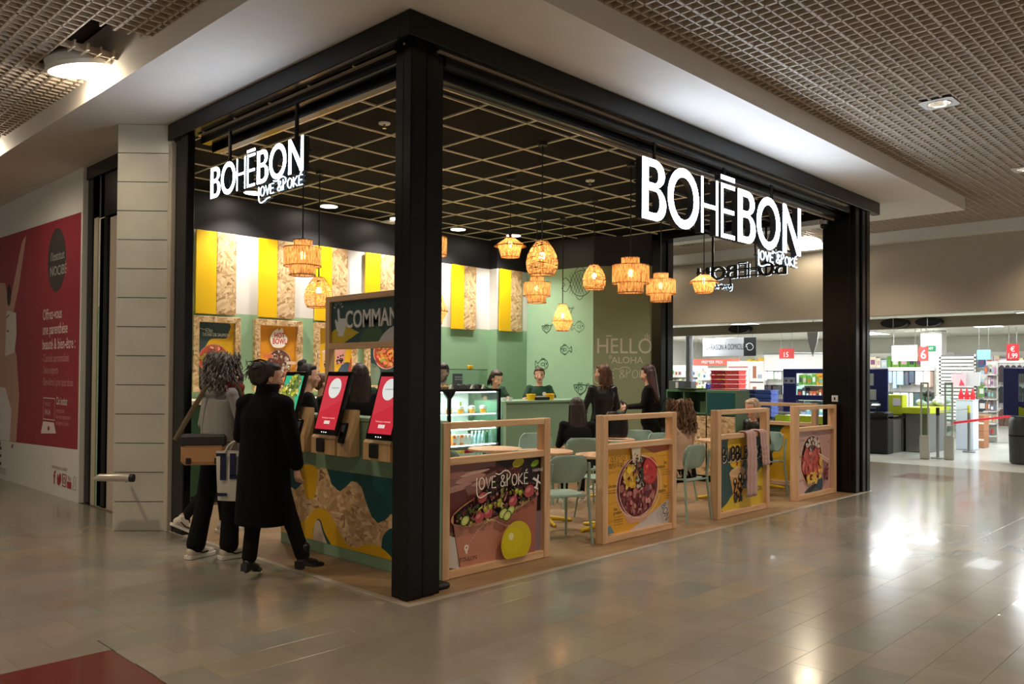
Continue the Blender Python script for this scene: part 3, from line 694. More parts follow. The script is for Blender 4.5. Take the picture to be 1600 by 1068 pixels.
# ------------------------------------------------------------------ illuminated signs
def ell_pts(cx, cy, rx, ry, n=40): return [(cx + rx * cos(2 * pi * i / n), cy + ry * sin(2 * pi * i / n)) for i in range(n)]
def half(cx, cy, rx, ry, n=14): return [(cx + rx * sin(pi * i / n), cy + ry * cos(pi * i / n)) for i in range(n + 1)]
def letter_B(x, w):
    o = [(x, 0), (x, 1)] + half(x + w * .52, .77, w * .42, .23) + half(x + w * .55, .275, w * .45, .275); s = .19 * w / .52
    h1 = [(x + .145, .61), (x + .145, .88)] + half(x + w * .52, .745, w * .16, .135, 8); h2 = [(x + .145, .12), (x + .145, .485)] + half(x + w * .55, .3025, w * .18, .1825, 8)
    return [o, h1, h2]
def letter_O(x, w): return [ell_pts(x + w / 2, .5, w / 2, .52), ell_pts(x + w / 2, .5, w / 2 - .135, .37)]
def letter_H(x, w, t=.055):
    return [[(x, 0), (x + t, 0), (x + t, .46), (x + w - t, .46), (x + w - t, 0), (x + w, 0), (x + w, 1), (x + w - t, 1), (x + w - t, .53), (x + t, .53), (x + t, 1), (x, 1)]]
def letter_E(x, w, t=.06):
    return [[(x, 0), (x + w, 0), (x + w, .075), (x + t, .075), (x + t, .46), (x + w * .95, .46), (x + w * .95, .535), (x + t, .535), (x + t, .925), (x + w, .925), (x + w, 1), (x, 1)], [(x - .01, 1.07), (x + w, 1.07), (x + w, 1.15), (x - .01, 1.15)]]
def letter_N(x, w, t=.13):
    return [[(x, 0), (x + t, 0), (x + t, .72), (x + w - t * .95, 0), (x + w, 0), (x + w, 1), (x + w - t * .8, 1), (x + w - t * .8, .28), (x + t * .85, 1), (x, 1)]]
LET = [('B', letter_B(0, .56)), ('O', letter_O(.60, .80)), ('H', letter_H(1.46, .47)), ('E', letter_E(2.02, .40)), ('B', letter_B(2.52, .56)), ('O', letter_O(3.12, .80)), ('N', letter_N(4.02, .66))]
LETW = 4.68
def lit_sign(name, label, org, U, Nf, width, height, depth, hangers, neon, ztop, grp, back=False, thick=.05):
    """org: lower left of the word as seen from its lit side; U: reading direction; Nf: towards the viewer"""
    U = Vector(U); Nf = Vector(Nf); Z = Vector((0, 0, 1)); org = Vector(org)
    t = thing(name, label, 'sign', org + U * width / 2, 0, grp)
    kx, kz = width / LETW, height
    def W(a, b, c): return org + U * a + Z * b + Nf * c
    for ch, polys in LET:
        vs, fs = outline_geo([[(p[0] * kx, p[1] * kz) for p in q] for q in polys], depth)
        mb = MB().add([W(v[0], v[1], v[2]) for v in vs], fs)
        lt = mb.build('letter', BLACKM, t, world=True)
        vs, fs = outline_geo([[(p[0] * kx, p[1] * kz) for p in q] for q in polys], 0.0)
        MB().add([W(v[0], v[1], v[2] + depth / 2 + .003) for v in vs], fs).build('lit_face', SIGNW, lt, world=True)
    fr = MB()
    for z in (.10, .62): 
        fr.tube([W(0, z * kz, -depth * .5 - .012), W(width, z * kz, -depth * .5 - .012)], .011, 6)
    fr.build('rail', BLACKM, t, world=True)
    for a in hangers:
        p = W(a * width, 0, -depth * .5 - .02); mb = MB().tube([(p.x, p.y, org.z + kz * .05), (p.x, p.y, ztop)], .017, 8)
        q = Vector((p.x, p.y, ztop - .012)); mb.obj = None
        mb.cbox(q, (abs(U.x) * .12 + .04, abs(U.y) * .12 + .04, .012))
        mb.build('hanger', BLACK, t, 40, world=True)
    nx0, nz0, nh, nk = neon
    mb = MB()
    for st in love_poke():
        mb.tube([W(nx0 + p[0] * nk, nz0 + p[1] * nh, .02) for p in st], nh * .062, 6)
    mb.build('neon_tube', NEON, t, world=True)
    bk = MB()
    for st in love_poke():
        bk.tube([W(nx0 + p[0] * nk, nz0 + p[1] * nh, -.012) for p in st], nh * .085, 6)
    a0, a1 = nx0 - .02, nx0 + 5.85 * nk
    for a in (a0 + .03, (a0 + a1) / 2, a1 - .04): bk.tube([W(a, nz0 + nh * .5, -.02), W(a, kz * .1, -.03)], .011, 6)
    bk.tube([W(a0, nz0 + nh * .5, -.02), W(a1, nz0 + nh * .5, -.02)], .009, 6)
    bk.build('neon_backing', BLACKM, t, world=True)
    return t
lit_sign('shop_sign', 'large glowing white BOHĒBON sign hanging in the right opening', (2.66, .07, 2.945), (1, 0, 0), (0, -1, 0), 3.20, .555, .07, (.10, .50, .83), (2.21, -.135, .098, .160), 3.79, None)
lit_sign('shop_sign', 'smaller glowing white BOHĒBON sign hanging in the left opening', (.07, 2.96, 3.118), (0, -1, 0), (-1, 0, 0), 1.56, .278, .05, (.14, .86), (.86, -.105, .078, .116), 3.80, None)
lit_sign('shop_sign', 'dark mirrored BOHĒBON sign seen from behind in the far opening', (7.68, 1.08, 2.995), (0, 1, 0), (1, 0, 0), 1.44, .20, .05, (.2, .8), (.86, -.14, .06, .085), 3.70, None)

# ------------------------------------------------------------------ back wall panels, framed posters, wall drawings
def wall_panel(x, y, w_, m, nm):
    return MB().box(x, x + w_, y - .05, y - .022, 2.265, 3.295, .003).build(nm, m, None)
PN = [(1.12, 5.6), (1.965, 5.6), (2.81, 5.6), (3.645, 5.6), (4.48, 5.6), (5.32, 5.6), (6.22, 5.42)]
ORD = ['first', 'second', 'third', 'fourth', 'fifth', 'sixth']
for k, (x, y) in enumerate(PN):
    if k == 6: lab = 'yellow and strand-board wall panel pair on the narrow wall beside the fish wall'
    else: lab = f'yellow and strand-board panel pair on the striped back wall, {ORD[k]} from the left'
    t = thing('wall_panel', lab, 'panel', (x, y, 2.265), 0, 'striped panels on the back wall')
    MB().box(x, x + .265, y - .05, y - .022, 2.265, 3.295, .003).build('yellow_board', YELLOW, t, world=True)
    MB().box(x + .268, x + .53, y - .05, y - .022, 2.265, 3.295, .003).build('strand_board', OSB, t, world=True)
    MB().box(x + .03, x + .50, y - .022, y, 2.30, 3.26).build('batten', BLACKM, t, world=True)

TEALP = (52, 78, 80); YP = (236, 184, 40)
def bits(P, cx, cy, rx, ry, pal, n, s0, s1, rnd, rot=None):
    for _ in range(n):
        a = rnd.random() * 2 * pi; r = sqrt(rnd.random()) * .93; s = s0 + (s1 - s0) * rnd.random()
        c = rnd.choice(pal); k = rnd.uniform(.85, 1.15); c = tuple(max(0, min(255, q * k)) for q in c)
        P.ell(cx + rx * r * cos(a), cy + ry * r * sin(a), s, s * rnd.uniform(.35, .9), c, rnd.random() * pi, 9)
def bowl(P, cx, cy, rx, ry, pal, rnd, rim=(226, 150, 130), ins=(120, 60, 50), n=110):
    P.ell(cx, cy, rx, ry, rim); P.ell(cx, cy, rx * .94, ry * .94, ins)
    bits(P, cx, cy, rx * .9, ry * .9, pal, n, rx * .07, rx * .17, rnd)
def framed(name, label, x0, w_, h_, y, art, ztop=2.235):
    z0 = ztop - h_; t = thing(name, label, 'poster', (x0 + w_ / 2, y, z0)); b = .075
    for nm, a in (('frame_rail', (x0, x0 + w_, ztop - b, ztop)), ('frame_rail', (x0, x0 + w_, z0, z0 + b)), ('frame_stile', (x0, x0 + b, z0 + b, ztop - b)), ('frame_stile', (x0 + w_ - b, x0 + w_, z0 + b, ztop - b))):
        MB().box(a[0], a[1], y - .07, y - .0, a[2], a[3], .004).build(nm, OSB, t, world=True)
    MB().box(x0 + b, x0 + w_ - b, y - .022, y - .002, z0 + b, ztop - b).build('backing_board', WHITEP, t, world=True)
    P = Print((x0 + b, y - .022, z0 + b), (1, 0, 0), (0, 0, 1)); P.cl = (w_ - 2 * b, h_ - 2 * b); art(P, w_ - 2 * b, h_ - 2 * b, random.Random(hash(label) % 1000 if False else len(label)))
    P.done('poster_print', t); return t
def art_tataki(P, w_, h, r):
    P.rect(0, 0, w_, h, YP); P.blob([(0, h), (.40 * w_ / .47, h), (.40, .84 * h), (.37, .76 * h), (.26, .75 * h), (.15, .72 * h), (.06, .5 * h), (.02, .35 * h), (.10, .18 * h), (.03, 0), (-.0, 0)], TEALP)
    P.poly([(.25, 0), (w_, 0), (w_, .3 * h), (.33, .22 * h)], (210, 190, 200))
    bowl(P, .21, .42 * h, .20, .19, [(226, 130, 110), (200, 80, 66), (236, 180, 150), (190, 120, 60), (160, 160, 70), (240, 170, 60)], r, (210, 120, 110), (190, 90, 70))
    P.text('POKÉ', .09, .84 * h, .034, (226, 226, 214), .8); P.text('TATAKI DE SAUMON', .05, .785 * h, .040, (226, 226, 214), .66)
    P.stroke(spline([(.02, .90 * h), (.07, .885 * h), (.12, .90 * h), (.17, .87 * h)], 5, False), .006, (226, 226, 214))
def art_hot(P, w_, h, r):
    P.rect(0, 0, w_, h, (232, 158, 44)); P.rect(0, 0, w_, .12 * h, (226, 140, 40))
    bowl(P, .30, .36 * h, .185, .20, [(150, 110, 90), (210, 190, 170), (120, 70, 60), (230, 220, 205), (170, 130, 100)], r, (206, 160, 150), (120, 80, 70))
    P.blob([(.17, .70 * h), (.16, .80 * h), (.20, .90 * h), (.27, .955 * h), (.28, .92 * h), (.33, .97 * h), (.36, .88 * h), (.41, .80 * h), (.39, .70 * h), (.33, .64 * h), (.22, .64 * h)], (248, 240, 228))
    P.text('HOT', .215, .80 * h, .07, (206, 54, 40), .72, .03); P.text('BOWL', .19, .70 * h, .07, (206, 54, 40), .72, .03)
    P.rect(.06, .46 * h, .19, .52 * h, (226, 120, 80)); P.rect(.40, .36 * h, .54, .41 * h, (240, 214, 190)); P.rect(.38, .20 * h, .50, .24 * h, (226, 120, 80))
def art_bubble(P, w_, h, r):
    P.rect(0, 0, w_, h, YP); P.blob([(.3, 0), (w_, 0), (w_, .36 * h), (.42, .40 * h), (.30, .2 * h)], (70, 92, 110)); P.blob([(.47, 0), (w_, 0), (w_, .5 * h), (.5, .3 * h)], (196, 90, 70))
    for cx, cy, k, c in ((.14, .46 * h, .8, (240, 196, 130)), (.36, .58 * h, 1.0, (222, 160, 150))):
        P.poly([(cx - .075 * k, cy - .16 * k), (cx + .055 * k, cy - .16 * k), (cx + .10 * k, cy + .13 * k), (cx - .10 * k, cy + .13 * k)], c); P.ell(cx, cy + .13 * k, .105 * k, .035 * k, (244, 214, 196))
        P.stroke([(cx + .02, cy + .15 * k), (cx + .07, cy + .32 * k)], .016, (120, 50, 50))
        for _ in range(16): P.ell(cx + r.uniform(-.06, .05) * k, cy - .15 * k + r.random() * .12 * k, .013 * k, .013 * k, (40, 26, 24), 0, 10)
def art_bowl2(P, w_, h, r):
    P.rect(0, 0, w_, h, TEALP); P.blob([(0, 0), (.15, 0), (.2, .3 * h), (0, .4 * h)], (120, 140, 120)); P.rect(.3, 0, w_, .2 * h, (240, 200, 60))
    bowl(P, .32, .60 * h, .24, .24, [(226, 90, 70), (236, 150, 60), (150, 170, 70), (240, 120, 100), (250, 200, 120)], r, (240, 190, 170), (200, 80, 60))
    P.stroke(spline([(.05, .42 * h), (.09, .47 * h), (.13, .40 * h), (.09, .33 * h)], 5), .006, (24, 40, 44), True)
framed('framed_poster', 'strand-board framed poster of a salmon tataki bowl, leftmost on the green wall', 1.09, .62, .94, 5.6, art_tataki)
framed('framed_poster', 'strand-board framed orange HOT BOWL poster on the green wall', 1.91, .70, .94, 5.6, art_hot)
framed('framed_poster', 'strand-board framed bubble tea poster behind the ordering sign', 2.81, .70, .94, 5.6, art_bubble)
framed('framed_poster', 'strand-board framed dark bowl poster beside the corner column', 3.66, .70, .94, 5.6, art_bowl2)
# back worktop under the posters
t = thing('back_worktop', 'pale worktop on dark green units along the back wall', 'worktop', (2.6, 5.25, 0))
MB().box(.62, 4.4, 4.98, 5.58, 1.16, 1.215, .006).build('top', CREAM, t, world=True)
for k in range(6): MB().box(.62 + .63 * k, 1.245 + .63 * k, 5.02, 5.57, .10, 1.158, .004).build('unit_front', GREEND, t, world=True)
MB().box(.64, 4.38, 5.06, 5.55, .003, .10).build('plinth', BLACKM, t, world=True)
# drawings on the fish wall
INK = (34, 66, 48)
def on_seg(p0, p1, z, eps=.0):
    d = Vector((p1[0] - p0[0], p1[1] - p0[1], 0)); return Print((p0[0], p0[1], z), d, (0, 0, 1))
FD = Vector((7.03 - 6.93, 4.05 - 5.45, 0)).length
def oval(cx, cy, rx, ry, n=26): return [(cx + rx * cos(2 * pi * i / n), cy + ry * sin(2 * pi * i / n)) for i in range(n)]
def fish(P, cx, cy, s, flip=1, wd=.009):
    X = lambda a: cx + a * s * flip
    P.stroke(spline([(X(.5), cy), (X(.3), cy + .30 * s), (X(-.1), cy + .34 * s), (X(-.42), cy + .08 * s), (X(-.62), cy + .26 * s), (X(-.66), cy), (X(-.62), cy - .24 * s), (X(-.42), cy - .08 * s), (X(-.1), cy - .34 * s), (X(.3), cy - .30 * s)], 5), wd, INK, True)
    P.stroke(oval(X(.02), cy, .15 * s, .11 * s), wd * .8, INK, True); P.stroke([(X(.22), cy + .28 * s), (X(.20), cy), (X(.22), cy - .28 * s)], wd * .8, INK); P.ell(X(.36), cy + .05 * s, .05 * s, .07 * s, INK, 0, 10)
    P.stroke(spline([(X(-.12), cy + .34 * s), (X(-.02), cy + .46 * s), (X(.06), cy + .36 * s), (X(.14), cy + .46 * s), (X(.2), cy + .33 * s)], 4, False), wd * .8, INK); P.stroke(spline([(X(-.05), cy - .34 * s), (X(.05), cy - .46 * s), (X(.14), cy - .33 * s)], 4, False), wd * .8, INK)
def bowlfish(P, cx, cy, s, wd=.009):
    P.stroke(spline([(cx - .5 * s, cy + .2 * s), (cx - .36 * s, cy - .15 * s), (cx, cy - .36 * s), (cx + .36 * s, cy - .15 * s), (cx + .5 * s, cy + .2 * s)], 5, False), wd, INK); P.stroke([(cx - .5 * s, cy + .2 * s), (cx + .5 * s, cy + .2 * s)], wd, INK)
    P.stroke(oval(cx + .06 * s, cy, .14 * s, .10 * s), wd * .8, INK, True); P.stroke([(cx - .16 * s, cy + .2 * s), (cx - .17 * s, cy - .25 * s)], wd * .8, INK); P.ell(cx - .3 * s, cy + .03 * s, .05 * s, .07 * s, INK, 0, 10)
    P.stroke(spline([(cx - .2 * s, cy + .2 * s), (cx - .1 * s, cy + .34 * s), (cx, cy + .22 * s), (cx + .1 * s, cy + .34 * s), (cx + .2 * s, cy + .2 * s)], 4, False), wd * .8, INK); P.stroke(oval(cx + .58 * s, cy + .22 * s, .09 * s, .07 * s, 12), wd * .8, INK, True)
    P.stroke(spline([(cx - .1 * s, cy - .34 * s), (cx, cy - .46 * s), (cx + .1 * s, cy - .34 * s)], 4, False), wd * .8, INK)
Pf = on_seg((6.93, 5.45), (7.03, 4.05), 0); Fx = lambda px: FD * (px - 823) / 104.0   # along the wall
t = thing('fish_drawing', 'dark line drawings of fish and bowls on the mint wall', 'wall drawing', (6.98, 4.75, 1.3)); 
cx, cy = Fx(905), 3.04
Pf.stroke(oval(cx + .06, cy, .22, .21), .011, INK, True)
for k in range(-3, 4):
    a = .06 * k; h_ = sqrt(max(0, .2 ** 2 - a * a)) * .95; Pf.stroke([(cx + .02 + a - .1 * (h_ / .2), cy - h_), (cx + .02 + a + .1 * (h_ / .2), cy + h_)], .007, INK); Pf.stroke([(cx + .02 + a + .1 * (h_ / .2), cy - h_), (cx + .02 + a - .1 * (h_ / .2), cy + h_)], .007, INK)
Pf.stroke(spline([(cx - .16, cy), (cx - .26, cy + .11), (cx - .32, cy + .05), (cx - .27, cy), (cx - .33, cy - .06), (cx - .25, cy - .12)], 5), .010, INK, True)
Pf.stroke(spline([(cx - .05, cy - .2), (cx + .03, cy - .27), (cx + .12, cy - .2)], 4, False), .010, INK); Pf.stroke(spline([(cx - .08, cy + .18), (cx + .03, cy + .28), (cx + .16, cy + .19)], 4, False), .010, INK)
bowlfish(Pf, Fx(889), 2.60, .20); fish(Pf, Fx(906), 2.33, .22, 1, .006); fish(Pf, Fx(886), 1.96, .20, -1); fish(Pf, Fx(851), 1.72, .24, 1); bowlfish(Pf, Fx(909), 1.33, .26, .011); bowlfish(Pf, Fx(857), 2.33, .2)
tag(Pf.done('ink_drawing', t), kind='stuff')
OD = Vector((.65, -.79, 0)); P = on_seg((7.03, 4.05), (7.68, 3.26), 0); CW = (214, 206, 186)
t = thing('wall_greeting_lettering', 'cream HELLO and ALOHA lettering on the olive wall', 'lettering', (7.35, 3.66, 1.5))
P.text('HELLO', .045, 1.895, .245, CW, .86); P.rect(.21, 2.165, .30, 2.185, CW)
P.text('*', .815, 2.04, .17, CW, 1.0); P.text('*', .25, 1.765, .10, CW, 1.0); P.text('ALOHA', .295, 1.735, .105, CW, 1.0)
for st in love_poke(): P.stroke([(.02 + p[0] * .155, 1.50 + p[1] * .125) for p in st], .011, CW)
P.done('lettering', t)

# ------------------------------------------------------------------ pendant lamps of rattan cord
def ring(mb, r, z, t=.006, n=28): mb.tube([(r * cos(2 * pi * i / n), r * sin(2 * pi * i / n), z) for i in range(n)], t, 5, True)
def cord_wall(mb, r0, z0, r1, z1, n, rnd, k=.92, jit=.004):
    """upright cords side by side between two rings"""
    for i in range(n):
        a = 2 * pi * (i + rnd.uniform(-.12, .12)) / n; h = pi / n * k; j = rnd.uniform(-jit, jit)
        vs = [((r0 + j) * cos(a - h), (r0 + j) * sin(a - h), z0), ((r0 + j) * cos(a + h), (r0 + j) * sin(a + h), z0), ((r1 + j) * cos(a + h), (r1 + j) * sin(a + h), z1), ((r1 + j) * cos(a - h), (r1 + j) * sin(a - h), z1)]
        mb.add(vs, [(0, 1, 2, 3)])
def lamp_drum(mb, rim, s, rnd):
    H = .42 * s; R0 = .22 * s; R1 = R0 * .70; R2 = R0 * .50
    cord_wall(mb, R1, 0, R1 * .99, H * .34, int(80), rnd); cord_wall(mb, R0, H * .26, R0, H * .78, 110, rnd); cord_wall(mb, R2, H * .76, R2, H, 60, rnd)
    for r, z in ((R1, 0), (R1, H * .30), (R0, H * .26), (R0, H * .78), (R2, H * .78), (R2, H)): ring(rim, r, z, .006 * s)
    return H
def lamp_hat(mb, rim, s, rnd):
    cord_wall(mb, .125 * s, 0, .17 * s, .165 * s, 80, rnd); cord_wall(mb, .225 * s, .15 * s, .07 * s, .26 * s, 90, rnd); cord_wall(mb, .17 * s, .165 * s, .225 * s, .15 * s, 60, rnd)
    for r, z in ((.125, 0), (.225, .15), (.07, .26)): ring(rim, r * s, z * s, .006 * s)
    for k in range(3): rim.tube([(.07 * s * cos(k * 2.1), .07 * s * sin(k * 2.1), .26 * s), (0, 0, .33 * s)], .004 * s, 5)
    return .33 * s
def lamp_egg(mb, rim, s, rnd):
    prof = [(.135, 0), (.165, .06), (.172, .13), (.155, .21), (.115, .29), (.06, .36)]
    def rad(z):
        for (a, z0), (b, z1) in zip(prof, prof[1:]):
            if z <= z1: return a + (b - a) * (z - z0) / (z1 - z0)
        return prof[-1][0]
    n = 12
    for k in range(40):   # wound cords, dipping between the ribs
        z = .36 * (k + .5) / 40; p = []
        for i in range(36):
            a = 2 * pi * i / 36; zz = min(.355, max(.003, z + .012 * sin(a * 3 + k * .25) + rnd.uniform(-.002, .002))); p.append((rad(zz) * s * cos(a), rad(zz) * s * sin(a), zz * s))
        vs = []; w_ = .0040 * s
        for q in p: vs += [(q[0], q[1], q[2] - w_), (q[0], q[1], q[2] + w_)]
        if rnd.random() < .88: mb.add(vs, [(2 * i, 2 * ((i + 1) % 36), 2 * ((i + 1) % 36) + 1, 2 * i + 1) for i in range(36)])
    for k in range(8): rim.tube([(r * s * cos(k * pi / 4), r * s * sin(k * pi / 4), z * s) for r, z in prof], .0035 * s, 5)
    for r, z in (prof[0], prof[-1]): ring(rim, r * s, z * s, .005 * s)
    return .36 * s
def lamp_diamond(mb, rim, s, rnd):
    cord_wall(mb, .09 * s, 0, .155 * s, .14 * s, 64, rnd); cord_wall(mb, .155 * s, .14 * s, .06 * s, .40 * s, 64, rnd, .85)
    for r, z in ((.09, 0), (.155, .14), (.06, .40)): ring(rim, r * s, z * s, .005 * s)
    return .40 * s
def pendant(kind, label, x, y, z, s, zc=3.785, seed=0):
    rnd = random.Random(seed + 5); t = thing('pendant_lamp', label, 'pendant lamp', (x, y, z), 0, None); sh = MB(); rim = MB()
    H = dict(drum=lamp_drum, hat=lamp_hat, egg=lamp_egg, diamond=lamp_diamond)[kind](sh, rim, s, rnd)
    so = tag(sh.build('shade', RATTAN, t), kind='stuff'); tag(rim.build('shade_rim', RATTAND, so), kind='stuff')
    MB().cyl((0, 0, H * .99), (0, 0, zc - z), .0075 if kind != 'hat' else .006, n=6).build('cord', BLACKM, t)
    MB().lathe([(.045, zc - z - .03), (.05, zc - z)], 14).build('ceiling_rose', BLACKM, t, 40)
    MB().lathe([(.017, H * .62 + .02), (.02, H * .62 + .10), (.008, H * 1.0)], 10).build('socket', BLACKM, t, 40)
    MB().ell((0, 0, H * .62 - .02), (.030, .030, .040)).build('bulb', BULBM, t, 60)
    lamp('pendant_bulb_light', 'POINT', (x, y, z + H * .62 - .02), 20 * s, BULB, .035)
    return t
PEND = [('drum', 'dark rattan three-tier drum pendant left of the ordering sign', 1.15, 3.19, 2.54, .86), ('egg', 'egg-shaped rattan pendant above the ordering sign', 1.66, 3.68, 2.27, .92),
        ('drum', 'rattan drum pendant half hidden by the corner column', 2.39, 2.66, 2.73, .90), ('diamond', 'diamond rattan pendant half hidden by the corner column', 2.62, 2.83, 2.10, 1.0),
        ('hat', 'hat-shaped rattan pendant hanging highest beside the column', 3.28, 2.28, 2.87, .82), ('egg', 'large egg-shaped rattan pendant beside the hat-shaped one', 2.49, 1.082, 2.50, .90),
        ('drum', 'small rattan drum pendant under the large egg-shaped one', 5.38, 3.78, 2.58, .89), ('diamond', 'diamond rattan pendant hanging lowest, over the serving counter', 5.534, 3.42, 2.17, .95),
        ('egg', 'smaller egg-shaped rattan pendant in front of the fish wall', 4.83, 2.292, 2.63, .86), ('drum', 'large rattan three-tier drum pendant under the big sign', 3.719, .922, 2.41, .88),
        ('drum', 'smaller rattan drum pendant in front of the far frame', 5.24, 1.56, 2.46, .83), ('hat', 'hat-shaped rattan pendant in the far opening under the big sign', 4.91, .75, 2.49, .78)]
for k, (kd, lb, x, y, z, s) in enumerate(PEND): pendant(kd, lb, x, y, z, s, seed=k)

ORD9 = ['first', 'second', 'third', 'fourth', 'fifth', 'sixth', 'seventh', 'eighth', 'ninth', 'tenth', 'eleventh', 'twelfth', 'thirteenth']
# ------------------------------------------------------------------ wooden partitions with printed boards
def partition(label, M, art, name='poster_partition', wd=1.2, ht=1.165, mid=.845, recess=.05):
    """local frame: x along the board (0..wd), y into the shop, z up"""
    t = thing(name, label, 'partition', M.translation, M.to_euler().z)
    a, d = .072, .092
    for nm, bx, m in (('stile', (0, a, 0, d, 0, ht), WOODZ), ('stile', (wd - a, wd, 0, d, 0, ht), WOODZ), ('rail', (a, wd - a, .004, d - .004, ht - .05, ht - .002), WOOD), ('rail', (a, wd - a, .004, d - .004, mid, mid + .052), WOOD), ('rail', (a, wd - a, .004, d - .004, .002, .062), WOOD)):
        MB().box(*bx, .004).build(nm, m, t)
    MB().box(a - .002, wd - a + .002, recess, recess + .02, .06, mid + .004).build('board', WHITEP, t)
    P = Print((a, recess, .062), (1, 0, 0), (0, 0, 1)); P.cl = (wd - 2 * a, mid - .062); art(P, wd - 2 * a, mid - .062, random.Random(len(label)))
    P.done('board_print', t, world=False); return t
def art_lovepoke(P, w_, h, r):
    P.rect(0, 0, w_, h, (150, 110, 104))
    for _ in range(26):
        y = r.uniform(.2, 1) * h; x = r.uniform(-.1, .5) * w_; c = r.choice([(196, 150, 140), (120, 70, 66), (216, 180, 166), (90, 50, 50), (170, 120, 112)]); P.ell(max(.1, x), min(h - .08, y), .1 if x < .1 else min(.16, x), r.uniform(.012, .03), c, .12)
    P.poly([(0, .36 * h), (.12, .34 * h), (.25, .6 * h), (.2, .75 * h), (0, .72 * h)], (110, 60, 58))
    P.poly([(.50 * w_, h), (w_, h), (w_, .42 * h), (.8 * w_, .38 * h), (.5 * w_, .6 * h)], (38, 24, 30)); P.rect(.92 * w_, 0, w_, .42 * h, (150, 130, 136))
    P.poly([(.50 * w_, .98 * h), (.62 * w_, .90 * h), (.75 * w_, .95 * h), (.80 * w_, .6 * h), (.70 * w_, .5 * h), (.50 * w_, .62 * h)], (92, 42, 40))
    P.ell(.74 * w_, .955 * h, .07, .035, (200, 190, 40), .2); P.ell(.93 * w_, .93 * h, .05, .025, (150, 190, 50), .3)
    for _ in range(90): P.ell(r.uniform(.52, .78) * w_, r.uniform(.66, .92) * h, .003, .003, (206, 170, 150), 0, 6)
    P.poly([(0, .02), (.10, .0), (.13, 0), (.08, .30 * h), (0, .34 * h)], (216, 210, 206))
    # cup
    P.poly([(.05 * w_, .50 * h), (.95 * w_, .66 * h), (.92 * w_, .0), (.13 * w_, .0)], (204, 140, 118)); P.poly([(.62 * w_, .44 * h), (.95 * w_, .6 * h), (.92 * w_, 0), (.7 * w_, 0)], (176, 108, 90))
    P.ell(.50 * w_, .565 * h, .47 * w_, .155 * h, (230, 172, 130), .165); P.ell(.50 * w_, .575 * h, .44 * w_, .135 * h, (90, 46, 44), .165)
    pal = [(60, 36, 40), (130, 62, 66), (86, 100, 40), (176, 186, 70), (160, 104, 80), (190, 118, 110), (50, 66, 34), (104, 52, 62), (78, 44, 60), (206, 170, 140)]
    tp = lambda u: .165 * u * .47 * w_ + .565 * h + h * (.13 * (1 - u * u) ** .5 + .16 * math.exp(-((u - .05) / .38) ** 2)); bt = lambda u: .165 * u * .47 * w_ + .575 * h - .125 * h * (1 - u * u) ** .5
    us = [-.93 + 1.86 * k / 24 for k in range(25)]
    P.poly([(.50 * w_ + .47 * w_ * u, bt(u)) for u in us] + [(.50 * w_ + .47 * w_ * u, tp(u)) for u in us[::-1]], (58, 32, 36))
    for _ in range(420):
        u = r.uniform(-.9, .9); v = r.random(); x = .50 * w_ + .46 * w_ * u; y = bt(u) + (tp(u) - bt(u)) * (.04 + .93 * v)
        c = r.choice(pal if v < .62 else pal[:3] + pal[6:9] + pal[:1]); k = r.uniform(.75, 1.25); P.ell(x, y, r.uniform(.010, .030), r.uniform(.006, .015), tuple(min(255, q * k) for q in c), r.random() * 3, 9)
    for x, y, s in ((.13, .46, .05), (.52, .47, .055), (.60, .49, .05), (.56, .44, .05)): P.ell(x * w_, y * h, s, s * .75, (40, 90, 34), .5); P.ell(x * w_, y * h, s * .82, s * .6, (206, 216, 110), .5); P.ell(x * w_, y * h, s * .45, s * .3, (226, 230, 160), .5)
    for x, y, s in ((.30, .66, .05), (.36, .50, .05), (.27, .47, .05), (.80, .66, .06), (.62, .58, .05)): P.ell(x * w_, y * h, s, s * .8, (190, 84, 88), .4); P.ell(x * w_ - .01, y * h + .01, s * .5, s * .3, (222, 140, 136), .4)
    for x, y in ((.33, .545), (.38, .56), (.48, .60), (.47, .57), (.66, .68), (.70, .66)): P.ell(x * w_, y * h, .022, .022, (170, 180, 50)); P.ell(x * w_ - .005, y * h + .006, .008, .007, (216, 220, 130))
    P.ell(.66 * w_, .16 * h, .175, .165, (214, 196, 20), .3); P.ell(.625 * w_, .185 * h, .115, .11, (222, 206, 24), .3); P.ell(.60 * w_, .225 * h, .03, .03, (246, 240, 170))
    for k in range(34):
        t = k / 33; x = .15 * w_ + .57 * w_ * t; y = .15 * h + .30 * h * (sin(t * pi * .9)) ** .6 - .09 * h * sin(max(0, t - .35) * 4.6) ** 2 * (t < .98) ; P.ell(x, y, .004, .004, (246, 226, 210), 0, 6)
    P.ell(.137 * w_, .20 * h, .022, .024, (250, 240, 230)); P.poly([(.137 * w_ - .02, .195 * h), (.137 * w_ + .02, .195 * h), (.137 * w_, .135 * h)], (250, 240, 230)); P.ell(.137 * w_, .203 * h, .010, .010, (204, 140, 118))
    P.text('TOULON', .07 * w_, .075 * h, .030, (30, 26, 26), 1.0, .01); P.text('HAWAÏ', .83 * w_, .855 * h, .028, (240, 230, 224), .95)
    ax, ay = .875 * w_, .745 * h; P.poly([(ax - .012, ay - .05), (ax + .010, ay - .05), (ax + .030, ay + .055), (ax + .018, ay + .065)], (246, 240, 236)); P.poly([(ax - .05, ay + .03), (ax + .05, ay - .02), (ax + .05, ay - .005), (ax - .03, ay + .045)], (246, 240, 236)); P.poly([(ax - .03, ay - .045), (ax + .02, ay - .065), (ax + .02, ay - .05), (ax - .02, ay - .032)], (246, 240, 236))
    for st in love_poke(): P.stroke([(.235 * w_ + p[0] * .098, .745 * h + p[1] * .088) for p in st], .010, (250, 242, 232))
